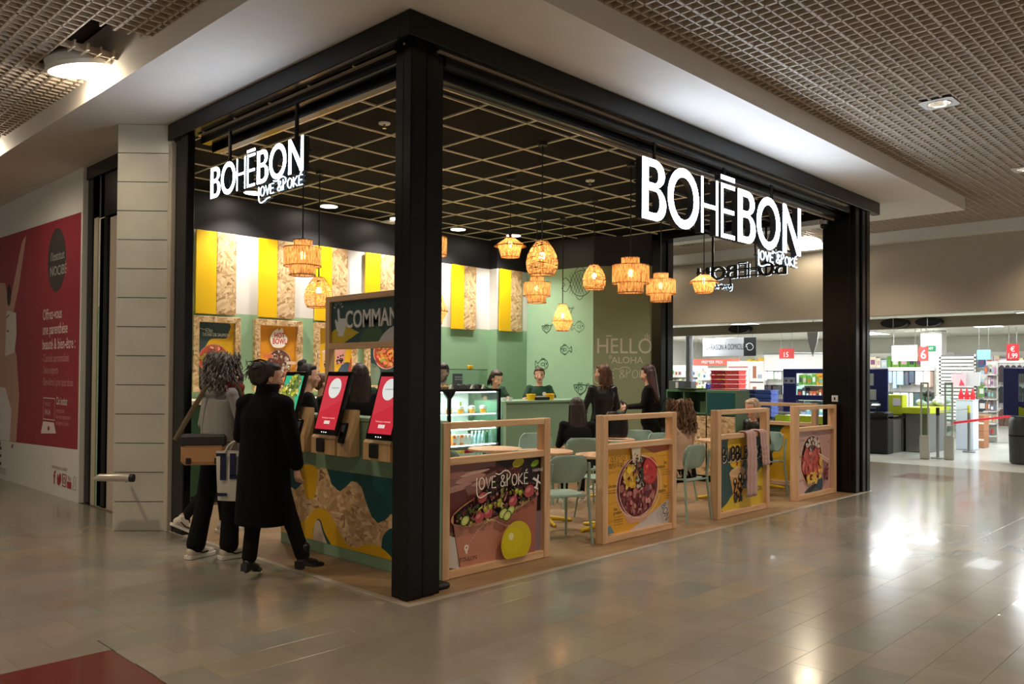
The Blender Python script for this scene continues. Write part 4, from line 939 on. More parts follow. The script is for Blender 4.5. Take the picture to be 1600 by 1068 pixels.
def art_quest(P, w_, h, r):
    P.rect(0, 0, w_, h, (238, 178, 62)); P.poly([(.55 * w_, h), (w_, h), (w_, .93 * h), (.75 * w_, .90 * h)], (190, 104, 70))
    for y in (.72, .48, .36, .14): P.stroke([(0, y * h), (.28 * w_, (y + .015) * h)], .003, (176, 120, 30))
    for y in (.86, .62, .40): P.stroke([(.78 * w_, y * h), (.97 * w_, y * h)], .003, (176, 120, 30))
    P.poly([(.38 * w_, 0), (w_, .30 * h), (w_, 0)], (214, 206, 206))
    P.poly([(.19 * w_, .38 * h), (.80 * w_, .45 * h), (.62 * w_, .09 * h), (.36 * w_, .09 * h)], (226, 170, 152)); P.ell(.50 * w_, .52 * h, .335 * w_, .385 * h, (236, 196, 176), .1); P.ell(.50 * w_, .52 * h, .315 * w_, .365 * h, (126, 56, 62), .1)
    bits(P, .50 * w_, .50 * h, .29 * w_, .34 * h, [(170, 80, 90), (196, 120, 116), (120, 50, 64), (150, 80, 100), (210, 150, 140)], 170, .014, .040, r)
    bits(P, .36 * w_, .66 * h, .11 * w_, .14 * h, [(240, 190, 60), (230, 170, 40), (246, 210, 110)], 28, .02, .045, r); P.ell(.66 * w_, .70 * h, .12, .13, (206, 60, 60), .2); bits(P, .64 * w_, .66 * h, .10, .10, [(226, 110, 100), (190, 50, 56)], 20, .01, .03, r)
    bits(P, .50 * w_, .68 * h, .06, .20, [(40, 50, 40), (226, 220, 200), (60, 80, 60)], 40, .012, .03, r); P.poly([(.36 * w_, h), (.50 * w_, h), (.48 * w_, .82 * h), (.38 * w_, .82 * h)], (226, 214, 190)); bits(P, .43 * w_, .87 * h, .05, .08, [(60, 90, 60), (200, 200, 180), (120, 60, 60)], 16, .008, .02, r)
    P.stroke(oval(.50 * w_, .52 * h, .325 * w_, .375 * h, 40), .008, (244, 214, 196), True)
    DK = (58, 34, 16)
    P.hand("QU'EST-CE", .05 * w_, .86 * h, .042, DK, .005, 1.05); P.hand("QU'UN POKÉ", .03 * w_, .785 * h, .042, DK, .005, .92)
    for t, x, y in (('Une base', .01, .56), ('Une', .09, .285), ('protéine', .09, .24), ('Des', .86, .76), ('ingrédients', .74, .715), ('Des', .86, .46), ('toppings', .78, .415)): P.text(t, x * w_, y * h, .030, DK, .8, .02)
    for x, y in ((.02, .52), (.02, .49), (.10, .20), (.10, .17), (.10, .14), (.10, .11), (.82, .68), (.84, .65), (.84, .62), (.84, .38), (.86, .35), (.86, .32)): P.text('riz ou salade de', x * w_, y * h, .016, DK, .9)
    P.text('BON', .82 * w_, .245 * h, .085, (80, 74, 76), .7, 0, -1.15); P.poly([(.0, .02 * h), (.10 * w_, .03 * h), (.04 * w_, .13 * h), (0, .10 * h)], (110, 150, 170))
def art_bubble_tea(P, w_, h, r):
    P.rect(0, 0, w_, h, (46, 82, 80)); P.blob([(.24 * w_, h), (.66 * w_, h), (.58 * w_, .78 * h), (.50 * w_, .58 * h), (.30 * w_, .60 * h), (.25 * w_, .75 * h)], (240, 196, 50))
    P.blob([(.12 * w_, 0), (w_, 0), (w_, .50 * h), (.86 * w_, .46 * h), (.70 * w_, .28 * h), (.40 * w_, .26 * h), (.22 * w_, .12 * h)], (226, 196, 60))
    cx = .42 * w_; P.poly([(cx - .075, .14 * h), (cx + .10, .14 * h), (cx + .17, .52 * h), (cx - .17, .50 * h)], (226, 170, 110)); P.ell(cx, .515 * h, .175, .035 * h * 2, (238, 206, 160), .06); P.ell(cx, .52 * h, .15, .045 * h, (232, 190, 140), .06)
    for k in range(5): P.stroke([(cx - .03 + k * .012, (.56 + k * .05) * h), (cx - .012 + k * .012, (.60 + k * .05) * h)], .026, (120, 60, 30) if k % 2 else (240, 226, 190))
    for _ in range(60): P.ell(cx + r.uniform(-.08, .10), (.10 + r.random() ** 1.4 * .26) * h, .013, .015, (44, 28, 20), 0, 10)
    for x, y, s in ((-.06, .38, .035), (.05, .44, .038), (.10, .36, .03), (.16, .42, .04)): P.ell(cx + x, y * h, s, s * 1.25, (40, 26, 22)); P.ell(cx + x - .006, y * h + .01, s * .4, s * .6, (250, 240, 220))
    for st in hand_strokes('BUBBLE TEA', 1.05, .20): P.stroke([(.09 * w_ + p[0] * .135 + .008, .695 * h + p[1] * .135 - .008) for p in st], .030, (250, 240, 220))
    for st in hand_strokes('BUBBLE TEA', 1.05, .20): P.stroke([(.09 * w_ + p[0] * .135, .695 * h + p[1] * .135) for p in st], .028, (22, 20, 22))
    P.text('BOHĒBON', .62 * w_, .20 * h, .055, (60, 52, 30), .9); P.text('love & poké', .68 * w_, .155 * h, .025, (60, 52, 30), .9)
def art_pink(P, w_, h, r):
    P.rect(0, 0, w_, h, (206, 164, 160)); P.blob([(0, 0), (.3 * w_, 0), (.2 * w_, .2 * h), (.12 * w_, .5 * h), (0, .6 * h)], (218, 182, 176))
    P.blob([(.26 * w_, 0), (.72 * w_, 0), (.74 * w_, .20 * h), (.64 * w_, .24 * h), (.46 * w_, .12 * h), (.30 * w_, .06 * h)], (66, 88, 104)); P.ell(.42 * w_, .05 * h, .16, .035, (34, 30, 34), .3)
    cx, cy = .44 * w_, .52 * h; P.ell(cx, cy, .315 * w_, .41 * h, (240, 190, 150)); P.ell(cx, cy, .295 * w_, .39 * h, (62, 40, 36))
    bits(P, cx, cy - .02 * h, .27 * w_, .30 * h, [(206, 90, 80), (196, 76, 72), (216, 110, 96)], 130, .03, .07, r); bits(P, cx, .78 * h, .20 * w_, .10 * h, [(240, 226, 214), (70, 46, 40), (226, 200, 190), (250, 240, 230)], 60, .014, .04, r); bits(P, cx - .02, .25 * h, .18 * w_, .09 * h, [(240, 190, 70), (246, 210, 110), (230, 170, 60)], 30, .02, .05, r); bits(P, cx + .20, .38 * h, .07, .14, [(240, 190, 70), (246, 214, 120)], 16, .02, .04, r)
    P.stroke([(.58 * w_, .62 * h), (.88 * w_, .49 * h)], .018, (240, 214, 190)); P.stroke([(.60 * w_, .58 * h), (.86 * w_, .45 * h)], .018, (232, 200, 176)); bits(P, .82 * w_, .32 * h, .05, .13, [(120, 40, 50), (150, 60, 66)], 26, .012, .03, r)
    for t, x, y in (('Carottes', .04, .86), ('Wakamé', .02, .60), ('Saumon', .03, .23), ('Mangue', .74, .20), ('Riz', .84, .79), ('Décomposé', .36, .96)): P.text(t, x * w_, y * h - .01, .030, (90, 60, 60), .9)
def art_side(P, w_, h, r):
    P.rect(0, 0, w_, h, (46, 82, 74)); P.blob([(.35 * w_, 0), (w_, 0), (w_, h), (.62 * w_, h), (.45 * w_, .5 * h)], (222, 172, 40))
partition('light wood partition with the LOVE & POKÉ bowl and lemon poster, beside the corner column', TR(.60, .35, .003), art_lovepoke)
partition('light wood partition with the yellow poster explaining a poké bowl', TR(2.50, .33, .003), art_quest)
partition('light wood partition with the BUBBLE TEA poster and a pink scarf over it', TR(4.42, .28, .003), art_bubble_tea, wd=1.17)
partition('light wood partition with the pink bowl and chopsticks poster, beside the far column', TR(6.28, .27, .003), art_pink, wd=1.18)
partition('plain light wood partition with a teal and yellow board along the far opening', TR(7.62, 1.82, .003) @ RZ(-pi / 2), art_side, wd=1.2)
# pink scarf over the third partition
def scarf_strip(mb, x0, x1, zb, fold, y0=.28):
    path = [(y0 + .10, .80), (y0 + .098, .87), (y0 + .085, .905), (y0 + .045, .912), (y0 + .0, .908), (y0 - .014, .88), (y0 - .018, .75)] + [(y0 - .02 - .01 * (k % 2), .75 - (.75 - zb) * k / 8) for k in range(1, 9)]
    def fn(u, v):
        i = v * (len(path) - 1); a = int(min(i, len(path) - 2)); f = i - a; y = path[a][0] + (path[a + 1][0] - path[a][0]) * f; z = path[a][1] + (path[a + 1][1] - path[a][1]) * f
        k = max(0, (v - .35)) ; sp = 1 + .25 * k
        xm = (x0 + x1) / 2; x = xm + (u - .5) * (x1 - x0) * sp + .05 * k * fold; n_ = (.007 * cos(u * 6 + 1.5 * v) + .005 * sin(u * 11 + v)) * (1 + 1.6 * k)
        return (x, y - abs(n_) - .002, z + (.006 * sin(u * 9) if v < .4 else 0))
    mb.sheet(fn, 18, 26)
scarfm = mat('pink_wool', (196, 158, 152), .9, bump=.4, bscale=300, sheen=.3)
t = thing('scarf', 'dusty pink scarf hung over the bubble tea partition', 'scarf', (5.2, .28, .895))
m1 = MB(); scarf_strip(m1, 4.99, 5.21, .19, -.1); a_ = m1.build('scarf_end', scarfm, t, 60, world=True); m2 = MB(); scarf_strip(m2, 5.30, 5.47, .52, 1.6); b_ = m2.build('scarf_end', scarfm, t, 60, world=True)
m3 = MB(); m3.sheet(lambda u, v: (5.16 + u * .22, .285 + v * .09, .915 + .012 * sin(u * 6 + v * 3)), 10, 5); m3.build('scarf_middle', scarfm, t, 60, world=True)
for o in (a_, b_):
    md = o.modifiers.new('thick', 'SOLIDIFY'); md.thickness = .008

# ------------------------------------------------------------------ chairs and tables
def make_chair():
    t = thing('cafe_chair', 'sage green plastic chair', 'chair')
    # local: +y is forward, seat at 0.45
    b = MB()
    def back(u, v):
        a = (u - .5) * 2; z = .56 + .25 * v; wv = .205 * (1 - .30 * abs(2 * v - 1.0) ** 3.0); x = a * wv; y = -.205 - .05 * v + .045 * a * a
        return (x, y, z)
    b.sheet(back, 14, 8); o = b.build('backrest', CHAIR, t, 60); m = o.modifiers.new('thick', 'SOLIDIFY'); m.thickness = .014; m = o.modifiers.new('round', 'BEVEL'); m.width = .004; m.segments = 2
    s = MB()
    def seat(u, v):
        a = (u - .5) * 2; q = (v - .5) * 2; x = a * .21 * (1 - .12 * max(0, -q)) * (1 - .10 * abs(q) ** 4); y = q * .205 * (1 - .10 * abs(a) ** 4); return (x, y + .01, .455 - .016 * (1 - a * a) * (1 - q * q) - (.018 * max(0, q - .6)))
    s.sheet(seat, 12, 12); o = s.build('seat', CHAIR, t, 60); m = o.modifiers.new('thick', 'SOLIDIFY'); m.thickness = .016; m.offset = -1; m = o.modifiers.new('round', 'BEVEL'); m.width = .004; m.segments = 2
    for sx in (-1, 1):
        MB().tube(spline([(sx * .225, -.25, .0), (sx * .205, -.205, .44), (sx * .203, -.215, .58), (sx * .190, -.245, .74)], 4, False), [.013, .013, .0135, .014, .0145, .015, .0155, .016, .016, .016, .016, .014, .011], 8).build('back_leg', CHAIR, t, 60)
        MB().tube([(sx * .225, .235, .0), (sx * .19, .17, .445)], [.011, .016], 8).build('front_leg', CHAIR, t, 60)
    MB().tube([(-.2, -.205, .44), (.2, -.205, .44)], .010, 6).tube([(-.19, .17, .438), (.19, .17, .438)], .010, 6).build('seat_frame', CHAIR, t, 60)
    return t
chair0 = make_chair(); _used = []
def chair(x, y, deg, label):
    """deg: bearing the sitter faces, 0 = +x"""
    rz = radians(deg - 90)
    if not _used: chair0.location = (x, y, .003); chair0.rotation_euler = (0, 0, rz); chair0['label'] = label; o = chair0
    else: o = dup(chair0, (x, y, .003), rz, label)
    o['group'] = 'sage green cafe chairs'; _used.append(o); return o
chair(2.32, .72, 70, 'nearest sage green chair, between the first and second poster partitions')
chair(4.18, .60, 88, 'sage green chair carrying the woman with curly hair')
chair(2.02, 1.62, -10, 'sage green chair left of the first table, above the LOVE & POKÉ poster')
chair(2.40, 1.36, 75, 'sage green chair with its low back just above the LOVE & POKÉ poster board')
chair(3.98, 2.52, -140, 'sage green chair behind the first table, near the serving counter')
chair(4.10, 1.92, 50, 'sage green chair carrying the seated woman in black with long hair')
chair(3.62, 1.18, 165, 'empty sage green chair partly behind the yellow poster partition')
chair(5.45, 2.05, -150, 'pale sage green chair at the far table, seen through the yellow poster partition')
chair(6.50, .86, 160, 'sage green chair of the blonde woman, between the bubble tea and the pink bowl partitions')
chair(5.30, 1.45, -100, 'empty sage green chair behind the table of the blonde woman')
def make_table(r=.29):
    t = thing('cafe_table', 'round wooden table', 'table')
    MB().lathe([(r - .006, .718), (r, .722), (r, .740), (r - .004, .744)], 40).build('tabletop', wood_mat('table_wood', (190, 146, 108), (222, 184, 146), 0), t, 40)
    MB().cyl((0, 0, .03), (0, 0, .715), .034, n=16).build('column', YELLOWM, t, 60); MB().box(-.12, .12, -.12, .12, .705, .718, .003).build('mount_plate', YELLOWM, t)
    for k in range(4):
        a = pi / 4 + k * pi / 2; MB().tube([(0, 0, .05), (.15 * cos(a), .15 * sin(a), .035), (.30 * cos(a), .30 * sin(a), .012)], [.030, .024, .016], 8, flat=1.0).build('foot', YELLOWM, t, 60)
    return t
tab0 = make_table(); 
for k, (x, y, lb) in enumerate([(2.80, 2.02, 'round wooden table on a yellow foot nearest the cake display'), (2.98, 1.46, 'round wooden table on a yellow pedestal in front of the seated woman in black'), (3.12, .80, 'round wooden table beside the yellow poster partition, partly hidden by it'),
        (4.80, 1.98, 'round wooden table seen through the opening of the yellow poster partition'), (5.74, 1.0, 'round wooden table between the curly haired and the blonde woman'), (7.1, 1.15, 'round wooden table behind the bubble tea partition near the far opening')]):
    if k == 0: o = tab0; o.location = (x, y, .003); o['label'] = lb
    else: o = dup(tab0, (x, y, .003), .3 * k, lb)
    o['group'] = 'round cafe tables'

# ------------------------------------------------------------------ ordering counter with kiosks
def mural_print(P, w_, h):
    """u = 0 at the far end; heights in metres"""
    P.rect(0, .09, w_, .735, (20, 78, 78))
ct = thing('ordering_counter', 'sage green ordering counter with an abstract mural of strand board, yellow and teal', 'counter', (.56, 1.2, 0))
MB().box(.50, .66, .405, 2.45, .003, 1.145, .004).build('body', SAGEC, ct, world=True); MB().box(.49, .70, .405, 2.46, 1.145, 1.178, .004).build('top', SAGEC, ct, world=True)
MB().box(.497, .505, .405, 2.445, .10, .725).build('strand_board_panel', OSB, ct, world=True)
Pm = Print((.497, 2.445, 0), (0, -1, 0), (0, 0, 1)); V_ = lambda y: 2.445 - y
TL = (18, 76, 78); YL = (222, 172, 10)
# teal field above with a wavy lower edge, as painted over the strand board
top = [(V_(2.0), .725), (V_(1.72), .725), (V_(1.70), .70), (V_(1.64), .60), (V_(1.52), .555), (V_(1.44), .60), (V_(1.36), .655), (V_(1.28), .655), (V_(1.22), .62), (V_(1.14), .48), (V_(1.08), .40), (V_(1.0), .36), (V_(.90), .40), (V_(.84), .45), (V_(.70), .46), (V_(.5), .40), (V_(.405), .45), (V_(.405), .725)]
Pm.poly([(0, .725), (V_(2.02), .725), (V_(2.05), .60), (V_(2.2), .5), (0, .55)], TL)
Pm.poly(top[1:], TL)
Pm.poly(spline([(V_(.96), .10), (V_(.95), .20), (V_(.93), .27), (V_(.86), .33), (V_(.78), .35), (V_(.60), .36)], 5, False) + [(V_(.405), .36), (V_(.405), .10)], TL)
Pm.poly(spline([(V_(2.10), .726), (V_(1.875), .726), (V_(1.87), .60), (V_(1.885), .50), (V_(1.95), .44), (V_(2.02), .46), (V_(2.1), .6)], 5), YL)
Pm.poly([(V_(2.2), .10), (V_(2.15), .2)] + spline([(V_(2.0), .28), (V_(1.9), .365), (V_(1.80), .385), (V_(1.70), .37), (V_(1.60), .30), (V_(1.48), .18), (V_(1.38), .125), (V_(1.28), .13), (V_(1.16), .17), (V_(1.02), .185), (V_(.90), .16), (V_(.80), .11)], 5, False) + [(V_(.8), .10)], YL)
Pm.poly(spline([(V_(1.92), .10), (V_(1.91), .20), (V_(1.86), .28), (V_(1.80), .28), (V_(1.74), .19), (V_(1.64), .10)], 5, False), TL)
Pm.poly(spline([(V_(1.92), .10), (V_(1.90), .22), (V_(1.86), .275), (V_(1.81), .265), (V_(1.77), .19), (V_(1.70), .10)], 5, False), (214, 196, 170))
Pm.done('mural_paint', ct)
MB().box(.55, .597, .352, .40, .003, 1.17, .003).build('green_end_panel', SAGEC, ct, world=True)
def kiosk(yc, label, red=True):
    t = thing('ordering_kiosk', label, 'kiosk', (.44, yc, 1.0), 0, 'ordering kiosks on the green counter')
    # wooden bracket hung on the counter front
    MB().prism([(.385, .865), (.484, .865), (.484, 1.235), (.455, 1.24), (.385, 1.0)], 0, .17, M=TR(0, yc + .045, 0) @ RX(pi / 2)).build('wooden_bracket', OAKB, t, world=True)
    MB().prism([(.37, .868), (.484, .868), (.484, 1.02), (.385, 1.02), (.37, 1.0)], 0, .34, M=TR(0, yc + .40, 0) @ RX(pi / 2)).build('wooden_box', OAKB, t, world=True)
    # screen leaning back: bottom towards the customer
    tl = atan2(.15, .52); Ms = TR(.335, yc + .15, 1.03) @ RY(tl); W2, Hs = .165, .535
    MB().box(-.012, .022, -W2, W2, 0, Hs, .006, M=Ms).build('screen_case', BLACK, t, world=True)
    U = (Ms.to_3x3() @ Vector((0, -1, 0))); V = (Ms.to_3x3() @ Vector((0, 0, 1)))
    P = Print(Ms @ Vector((-.0125, W2 - .022, .045)), U, V); w_, h = 2 * W2 - .044, Hs - .085
    if red:
        P.rect(0, 0, w_, h, (206, 50, 66)); P.poly([(0, h), (w_, h), (w_, .55 * h), (0, .30 * h)], (212, 62, 76)); P.ell(.5 * w_, .77 * h, .085, .085, (236, 244, 242)); P.text('à emporter', .5 * w_ - .055, .76 * h, .018, (60, 70, 80), 1.0)
        P.rect(.38 * w_, .10 * h, .66 * w_, .16 * h, (236, 226, 220)); P.text('Touchez pour commander', .22 * w_, .20 * h, .012, (250, 226, 220), 1.0)
    else:
        P.rect(0, 0, w_, h, (60, 190, 150)); r = random.Random(4); P.poly([(0, .75 * h), (w_, .85 * h), (w_, .6 * h), (0, .55 * h)], (90, 216, 176))
        for x, y, s in ((.6, .90, .10), (.2, .72, .085), (.5, .42, .13), (.95, .72, .08)): P.ell(min(w_ - s, x * w_) if x < .9 else w_ - s, y * h - .02, s, s * .8, (120, 140, 90)); bits(P, min(w_ - s, x * w_) if x < .9 else w_ - s, y * h - .02, s * .9, s * .7, [(196, 190, 60), (120, 150, 60), (80, 100, 50), (216, 206, 140)], 26, .008, .03, r)
    P.done('screen_picture', t, mat=M_SCREEN)
    ld = MB()
    for k in range(3): ld.box(-.0135, -.012, -.03 + k * .03, -.024 + k * .03, .018, .024, M=Ms)
    ld.build('status_lights', emis('status_light', (255, 255, 255), 3.0) if 'status_light' not in bpy.data.materials else bpy.data.materials['status_light'], t, world=True)
    MB().box(.352, .371, yc + .20, yc + .31, .885, .998, .008).build('receipt_printer', BLACKM, t, world=True)
    Mt = TR(.388, yc - .03, .985) @ RY(.28); c = MB().box(-.03, -.0, -.035, .035, -.02, .15, .008, M=Mt).build('card_reader', BLACK, t, world=True)
    MB().box(-.033, -.029, -.026, .026, .07, .13, M=Mt).build('reader_screen', mat('grey_lcd', (90, 96, 104), .2) if 'grey_lcd' not in bpy.data.materials else bpy.data.materials['grey_lcd'], c, world=True)
kiosk(2.02, 'touch kiosk showing a green menu picture, beside the woman in the long black coat', False)
kiosk(1.36, 'touch kiosk with a red screen in the middle of the counter')
kiosk(.63, 'touch kiosk with a red screen next to the corner column')
# ordering sign frame
t = thing('ordering_sign', 'wood framed dark green COMMANDER sign standing over the ordering counter', 'sign', (.55, 1.15, 1.18))
for y in (1.74, .415): MB().box(.52, .58, y, y + .06, 1.178, 2.185, .004).build('post', WOODZ, t, world=True)
MB().box(.515, .585, .475, 1.74, 2.135, 2.183, .004).build('rail', WOODY, t, world=True); MB().box(.515, .585, .475, 1.74, 1.735, 1.785, .004).build('rail', WOODY, t, world=True)
MB().box(.545, .56, .475, 1.74, 1.785, 2.135).build('board', mat('sign_board_green', (50, 78, 76), .5), t, world=True)
P = Print((.545, 1.74, 1.785), (0, -1, 0), (0, 0, 1)); h = .35; P.cl = (1.26, .35)
P.poly(spline([(0, .0), (.0, .09), (.1, .13), (.22, .145), (.34, .10), (.40, .085)], 5, False) + [(.30, .045), (.18, .0)], (206, 180, 50)); P.poly(spline([(.40, .0), (.45, .08), (.55, .13), (.66, .12), (.74, .04), (.77, .0)], 5, False), (76, 104, 74)); P.poly(spline([(.66, .0), (.74, .07), (.86, .12), (1.0, .10), (1.1, .0)], 5, False), (206, 206, 206))
hx, hy = .13, .19
P.poly(spline([(hx - .03, hy - .10), (hx - .075, hy - .02), (hx - .07, hy + .015), (hx - .035, hy - .01), (hx - .045, hy + .085), (hx - .03, hy + .105), (hx - .015, hy + .085), (hx - .002, hy + .02), (hx + .07, hy + .015), (hx + .085, hy - .03), (hx + .055, hy - .10)], 4), (216, 218, 214)); P.rect(hx - .03, hy - .13, hx + .05, hy - .09, (216, 218, 214))
for k in range(6):
    a = radians(20 + 28 * k * 1.0); P.stroke([(hx - .03 + .045 * cos(a), hy + .095 + .045 * sin(a)), (hx - .03 + .075 * cos(a), hy + .095 + .075 * sin(a))], .009, (216, 218, 214))
P.done('sign_print', t)
vs, fs = text_geo('COMMANDER', .022, .012); k = .142 / .7
MB().add([Vector((.540, 1.74 - (.215 + v[0] * k * .78), 1.785 + .125 + v[1] * k)) + Vector((-v[2] * .4, 0, 0)) for v in vs], fs).build('raised_letters', WHITEP, t, world=True)

# ------------------------------------------------------------------ serving counter and cake display
sc_ = thing('serving_counter', 'sage green serving counter with strand-board and teal front, below the fish wall', 'counter', (5.4, 3.6, 0))
MB().box(4.42, 6.62, 3.46, 4.0, .003, 1.15, .004).build('body', SAGEC, sc_, world=True); MB().box(4.40, 6.66, 3.44, 4.05, 1.15, 1.182, .004).build('top', SAGEC, sc_, world=True)
MB().box(4.44, 6.60, 3.452, 3.462, .08, .52).build('strand_board_panel', OSB, sc_, world=True)
P = Print((4.44, 3.452, .08), (1, 0, 0), (0, 0, 1)); P.poly(spline([(.12, .44), (.2, .35), (.28, .22), (.45, .12), (.62, .16), (.75, .28), (.92, .44)], 5, False), TL); P.poly(spline([(1.2, 0), (1.3, .14), (1.5, .2), (1.75, .1), (1.9, 0)], 5, False), YL); P.done('mural_paint', sc_)
MB().box(4.36, 4.42, 3.44, 4.0, .003, 1.18, .003).build('end_panel', MINT, sc_, world=True)
for k in range(5):
    x = 4.46 + .075 * k
    if k < 3:
        o = MB().lathe([(.024, 0), (.030, .045)], 12).build('sauce_cup', WHITEP, None, 40); o.location = (x, 3.55 + .04 * (k % 2), 1.182); tag(o, f'small white paper cup on the serving counter end, {ORD9[k]} from the left', 'cup', 'small white cups on the serving counter')
def tub(x, y, m, lb, z=1.182, r=.065, h=.075):
    t = thing('food_tub', lb, 'tub', (x, y, z)); MB().lathe([(r * .8, 0), (r, h), (r * 1.06, h), (r * 1.06, h + .008)], 20).build('body', m, t, 40); MB().lathe([(r * 1.0, h + .008), (r * 1.0, h + .014)], 20).build('lid', WHITEP if m is not YELLOW else YELLOW, t, 40)
tub(5.03, 3.56, YELLOW, 'yellow tub on the counter, left of the black tray'); tub(5.43, 3.56, YELLOW, 'yellow tub on the counter, right of the black tray')
t = thing('sauce_tray', 'black tray of small sauce pots on the serving counter', 'tray', (5.22, 3.55, 1.182))
MB().box(-.12, .12, -.07, .07, 0, .045, .006).build('tray', BLACKM, t)
for k in range(4): MB().lathe([(.02, .045), (.022, .058)], 10, c=(-.08 + .055 * k, 0, 0)).build('pot', WHITEP, t, 40)
# display fridge: front plane y = 3.45
fx0, fx1, fy0, fy1 = 3.05, 4.33, 3.45, 4.10
t = thing('cake_display', 'glass fronted refrigerated display of cups, sandwiches and drinks with a black frame', 'display fridge', ((fx0 + fx1) / 2, 3.75, 0))
FW = mat('fridge_white', (232, 232, 228), .4)
MB().box(fx0, fx1, fy0 + .02, fy1, .003, .42, .004).build('base', OSB, t, world=True)
MB().box(fx0, fx1, fy1 - .03, fy1, .42, 1.33).build('back_panel', FW, t, world=True)
MB().box(fx1 - .02, fx1, fy0 + .03, fy1 - .03, .42, 1.33).build('side_glass', GLASS, t, world=True); MB().box(fx0, fx0 + .03, fy0 + .03, fy1, .42, 1.33).build('side_panel', FW, t, world=True)
MB().box(fx0, fx1, fy0, fy1, 1.315, 1.35, .004).build('top_deck', BLACK, t, world=True)
for x in (fx0, 3.405, fx1 - .045): MB().box(x, x + .045, fy0, fy0 + .04, .42, 1.32, .006).build('front_post', BLACK, t, world=True)
MB().prism([(-.10, .0), (-.0225, -.09), (.0225, -.09), (.10, .0)], 0, .03, M=TR(3.4275, fy0 + .035, 1.315) @ RX(pi / 2)).build('post_bracket', BLACK, t, world=True)
for z in (.62, .83, 1.02): MB().box(fx0 + .03, fx1 - .02, fy0 + .08, fy1 - .03, z, z + .012).build('shelf', GLASS if z > .7 else FW, t, world=True)
for z in (.825, 1.015, 1.30, .615): MB().box(fx0 + .04, fx1 - .03, fy0 + .07, fy0 + .085, z, z + .014).build('shelf_light', emis('fridge_led', (244, 252, 250), 5.0) if 'fridge_led' not in bpy.data.materials else bpy.data.materials['fridge_led'], t, world=True)
MB().box(fx0 + .03, fx1 - .03, fy0 + .005, fy0 + .010, .44, 1.31).build('front_glass', GLASS, t, world=True)
MB().box(fx0 + .02, 4.17, fy0 + .10, fy0 + .106, 1.35, 1.595).build('upper_glass', GLASS, t, world=True); MB().box(fx0 + .02, 4.17, fy0 + .10, fy0 + .112, 1.595, 1.603).build('upper_glass_edge', mat('dark_glass_edge', (40, 60, 52), .2), t, world=True)
for x, y in ((3.45, 3.75), (4.0, 3.75)): lamp('fridge_light', 'AREA', (x, y, 1.29), 4, COOL, .5, sy=.2)
lamp('fridge_light', 'AREA', (3.75, 3.62, .80), 3, COOL, .7, sy=.1)
OR = mat('orange_dessert', (244, 160, 40), .4); CR = mat('whipped_cream', (248, 244, 232), .5); CK = mat('dark_brownie', (52, 32, 24), .7, bump=.5); PASTRY = mat('golden_pastry', (206, 140, 66), .6, bump=.4, bscale=40)
CLEAR = mat('clear_plastic', (226, 232, 228), .15)
for k in range(6):
    x = 3.14 + .20 * k
    d = thing('dessert_cup', ['orange dessert cup with whipped cream, far left of the top shelf', 'orange dessert cup left of the display post', 'orange dessert cup just right of the display post', 'orange dessert cup with a green top near the middle of the top shelf', 'orange dessert cup in the middle right of the top shelf', 'orange dessert cup at the right end of the top shelf'][k], 'dessert cup', (x, 3.60, 1.032), 0, 'dessert cups on the top shelf')
    MB().lathe([(.034, 0), (.044, .055)], 16).build('filling', OR, d, 40); MB().lathe([(.044, .055), (.048, .075), (.046, .085), (.02, .10)], 16).build('cream', CR, d, 60)
    if k == 3: MB().cyl((0, 0, .10), (0, 0, .15), .013).build('mint_top', mat('lime_top', (170, 200, 40), .5), d)
for k in range(9):
    x = 3.12 + .125 * k; d = thing('wrapped_sandwich', f'wrapped white sandwich wedge on the middle shelf, {ORD9[k]} from the left', 'sandwich', (x, 3.62, .842), 0, 'wrapped sandwiches on the middle shelf')
    MB().prism([(-.05, 0), (.05, 0), (.05, .09), (-.03, .07)], -.05, .05, M=RX(pi / 2)).build('wrapper', CREAM, d); MB().box(-.03, .03, -.056, -.05, .02, .06, .002).build('filling_strip', OR if k % 2 else mat('rocket_green', (120, 150, 60), .6) if 'rocket_green' not in bpy.data.materials else (OR if k % 2 else bpy.data.materials['rocket_green']), d)
rb = random.Random(9); CM = [mat('carton_orange', (236, 120, 40), .4), mat('carton_white', (236, 234, 226), .4), mat('can_red', (200, 40, 50), .3, .3), mat('bottle_water', (190, 222, 226), .1), mat('can_yellow', (232, 190, 50), .35), mat('bottle_green', (60, 130, 80), .2)]
for row, (z, n) in enumerate(((.632, 11), (.432, 13))):
    for k in range(n):
        x = 3.60 + .66 * k / (n - 1) if row == 0 else 3.58 + .68 * k / (n - 1)
        m = CM[[0, 1, 0, 1, 1, 3, 3, 3, 3, 5, 3][k] if row == 0 else [4, 4, 4, 4, 2, 2, 2, 3, 3, 3, 5, 3, 3][k]]
        b = thing('drink_bottle' if m in (CM[3], CM[5]) else 'drink_carton', f'{"water bottle" if m is CM[3] else "green bottle" if m is CM[5] else "drink carton"} on the {["upper", "lowest"][row]} drinks shelf, place {ORD9[k]} from the left', 'drink', (x, 3.58, z), 0, f'{"water bottles" if m is CM[3] else "green bottles" if m is CM[5] else "drink cartons"} on the {["upper", "lowest"][row]} drinks shelf')
        if m in (CM[3], CM[5]): MB().lathe([(.022, 0), (.025, .01), (.025, .10), (.010, .135), (.010, .15)], 12).build('bottle_body', m, b, 40); MB().lathe([(.011, .15), (.011, .165)], 10).build('cap', WHITEP, b, 40)
        else: MB().box(-.026, .026, -.026, .026, 0, .13, .004).build('carton_body', m, b); MB().box(-.027, .027, -.027, -.026, .03, .09).build('carton_label', WHITEP, b)
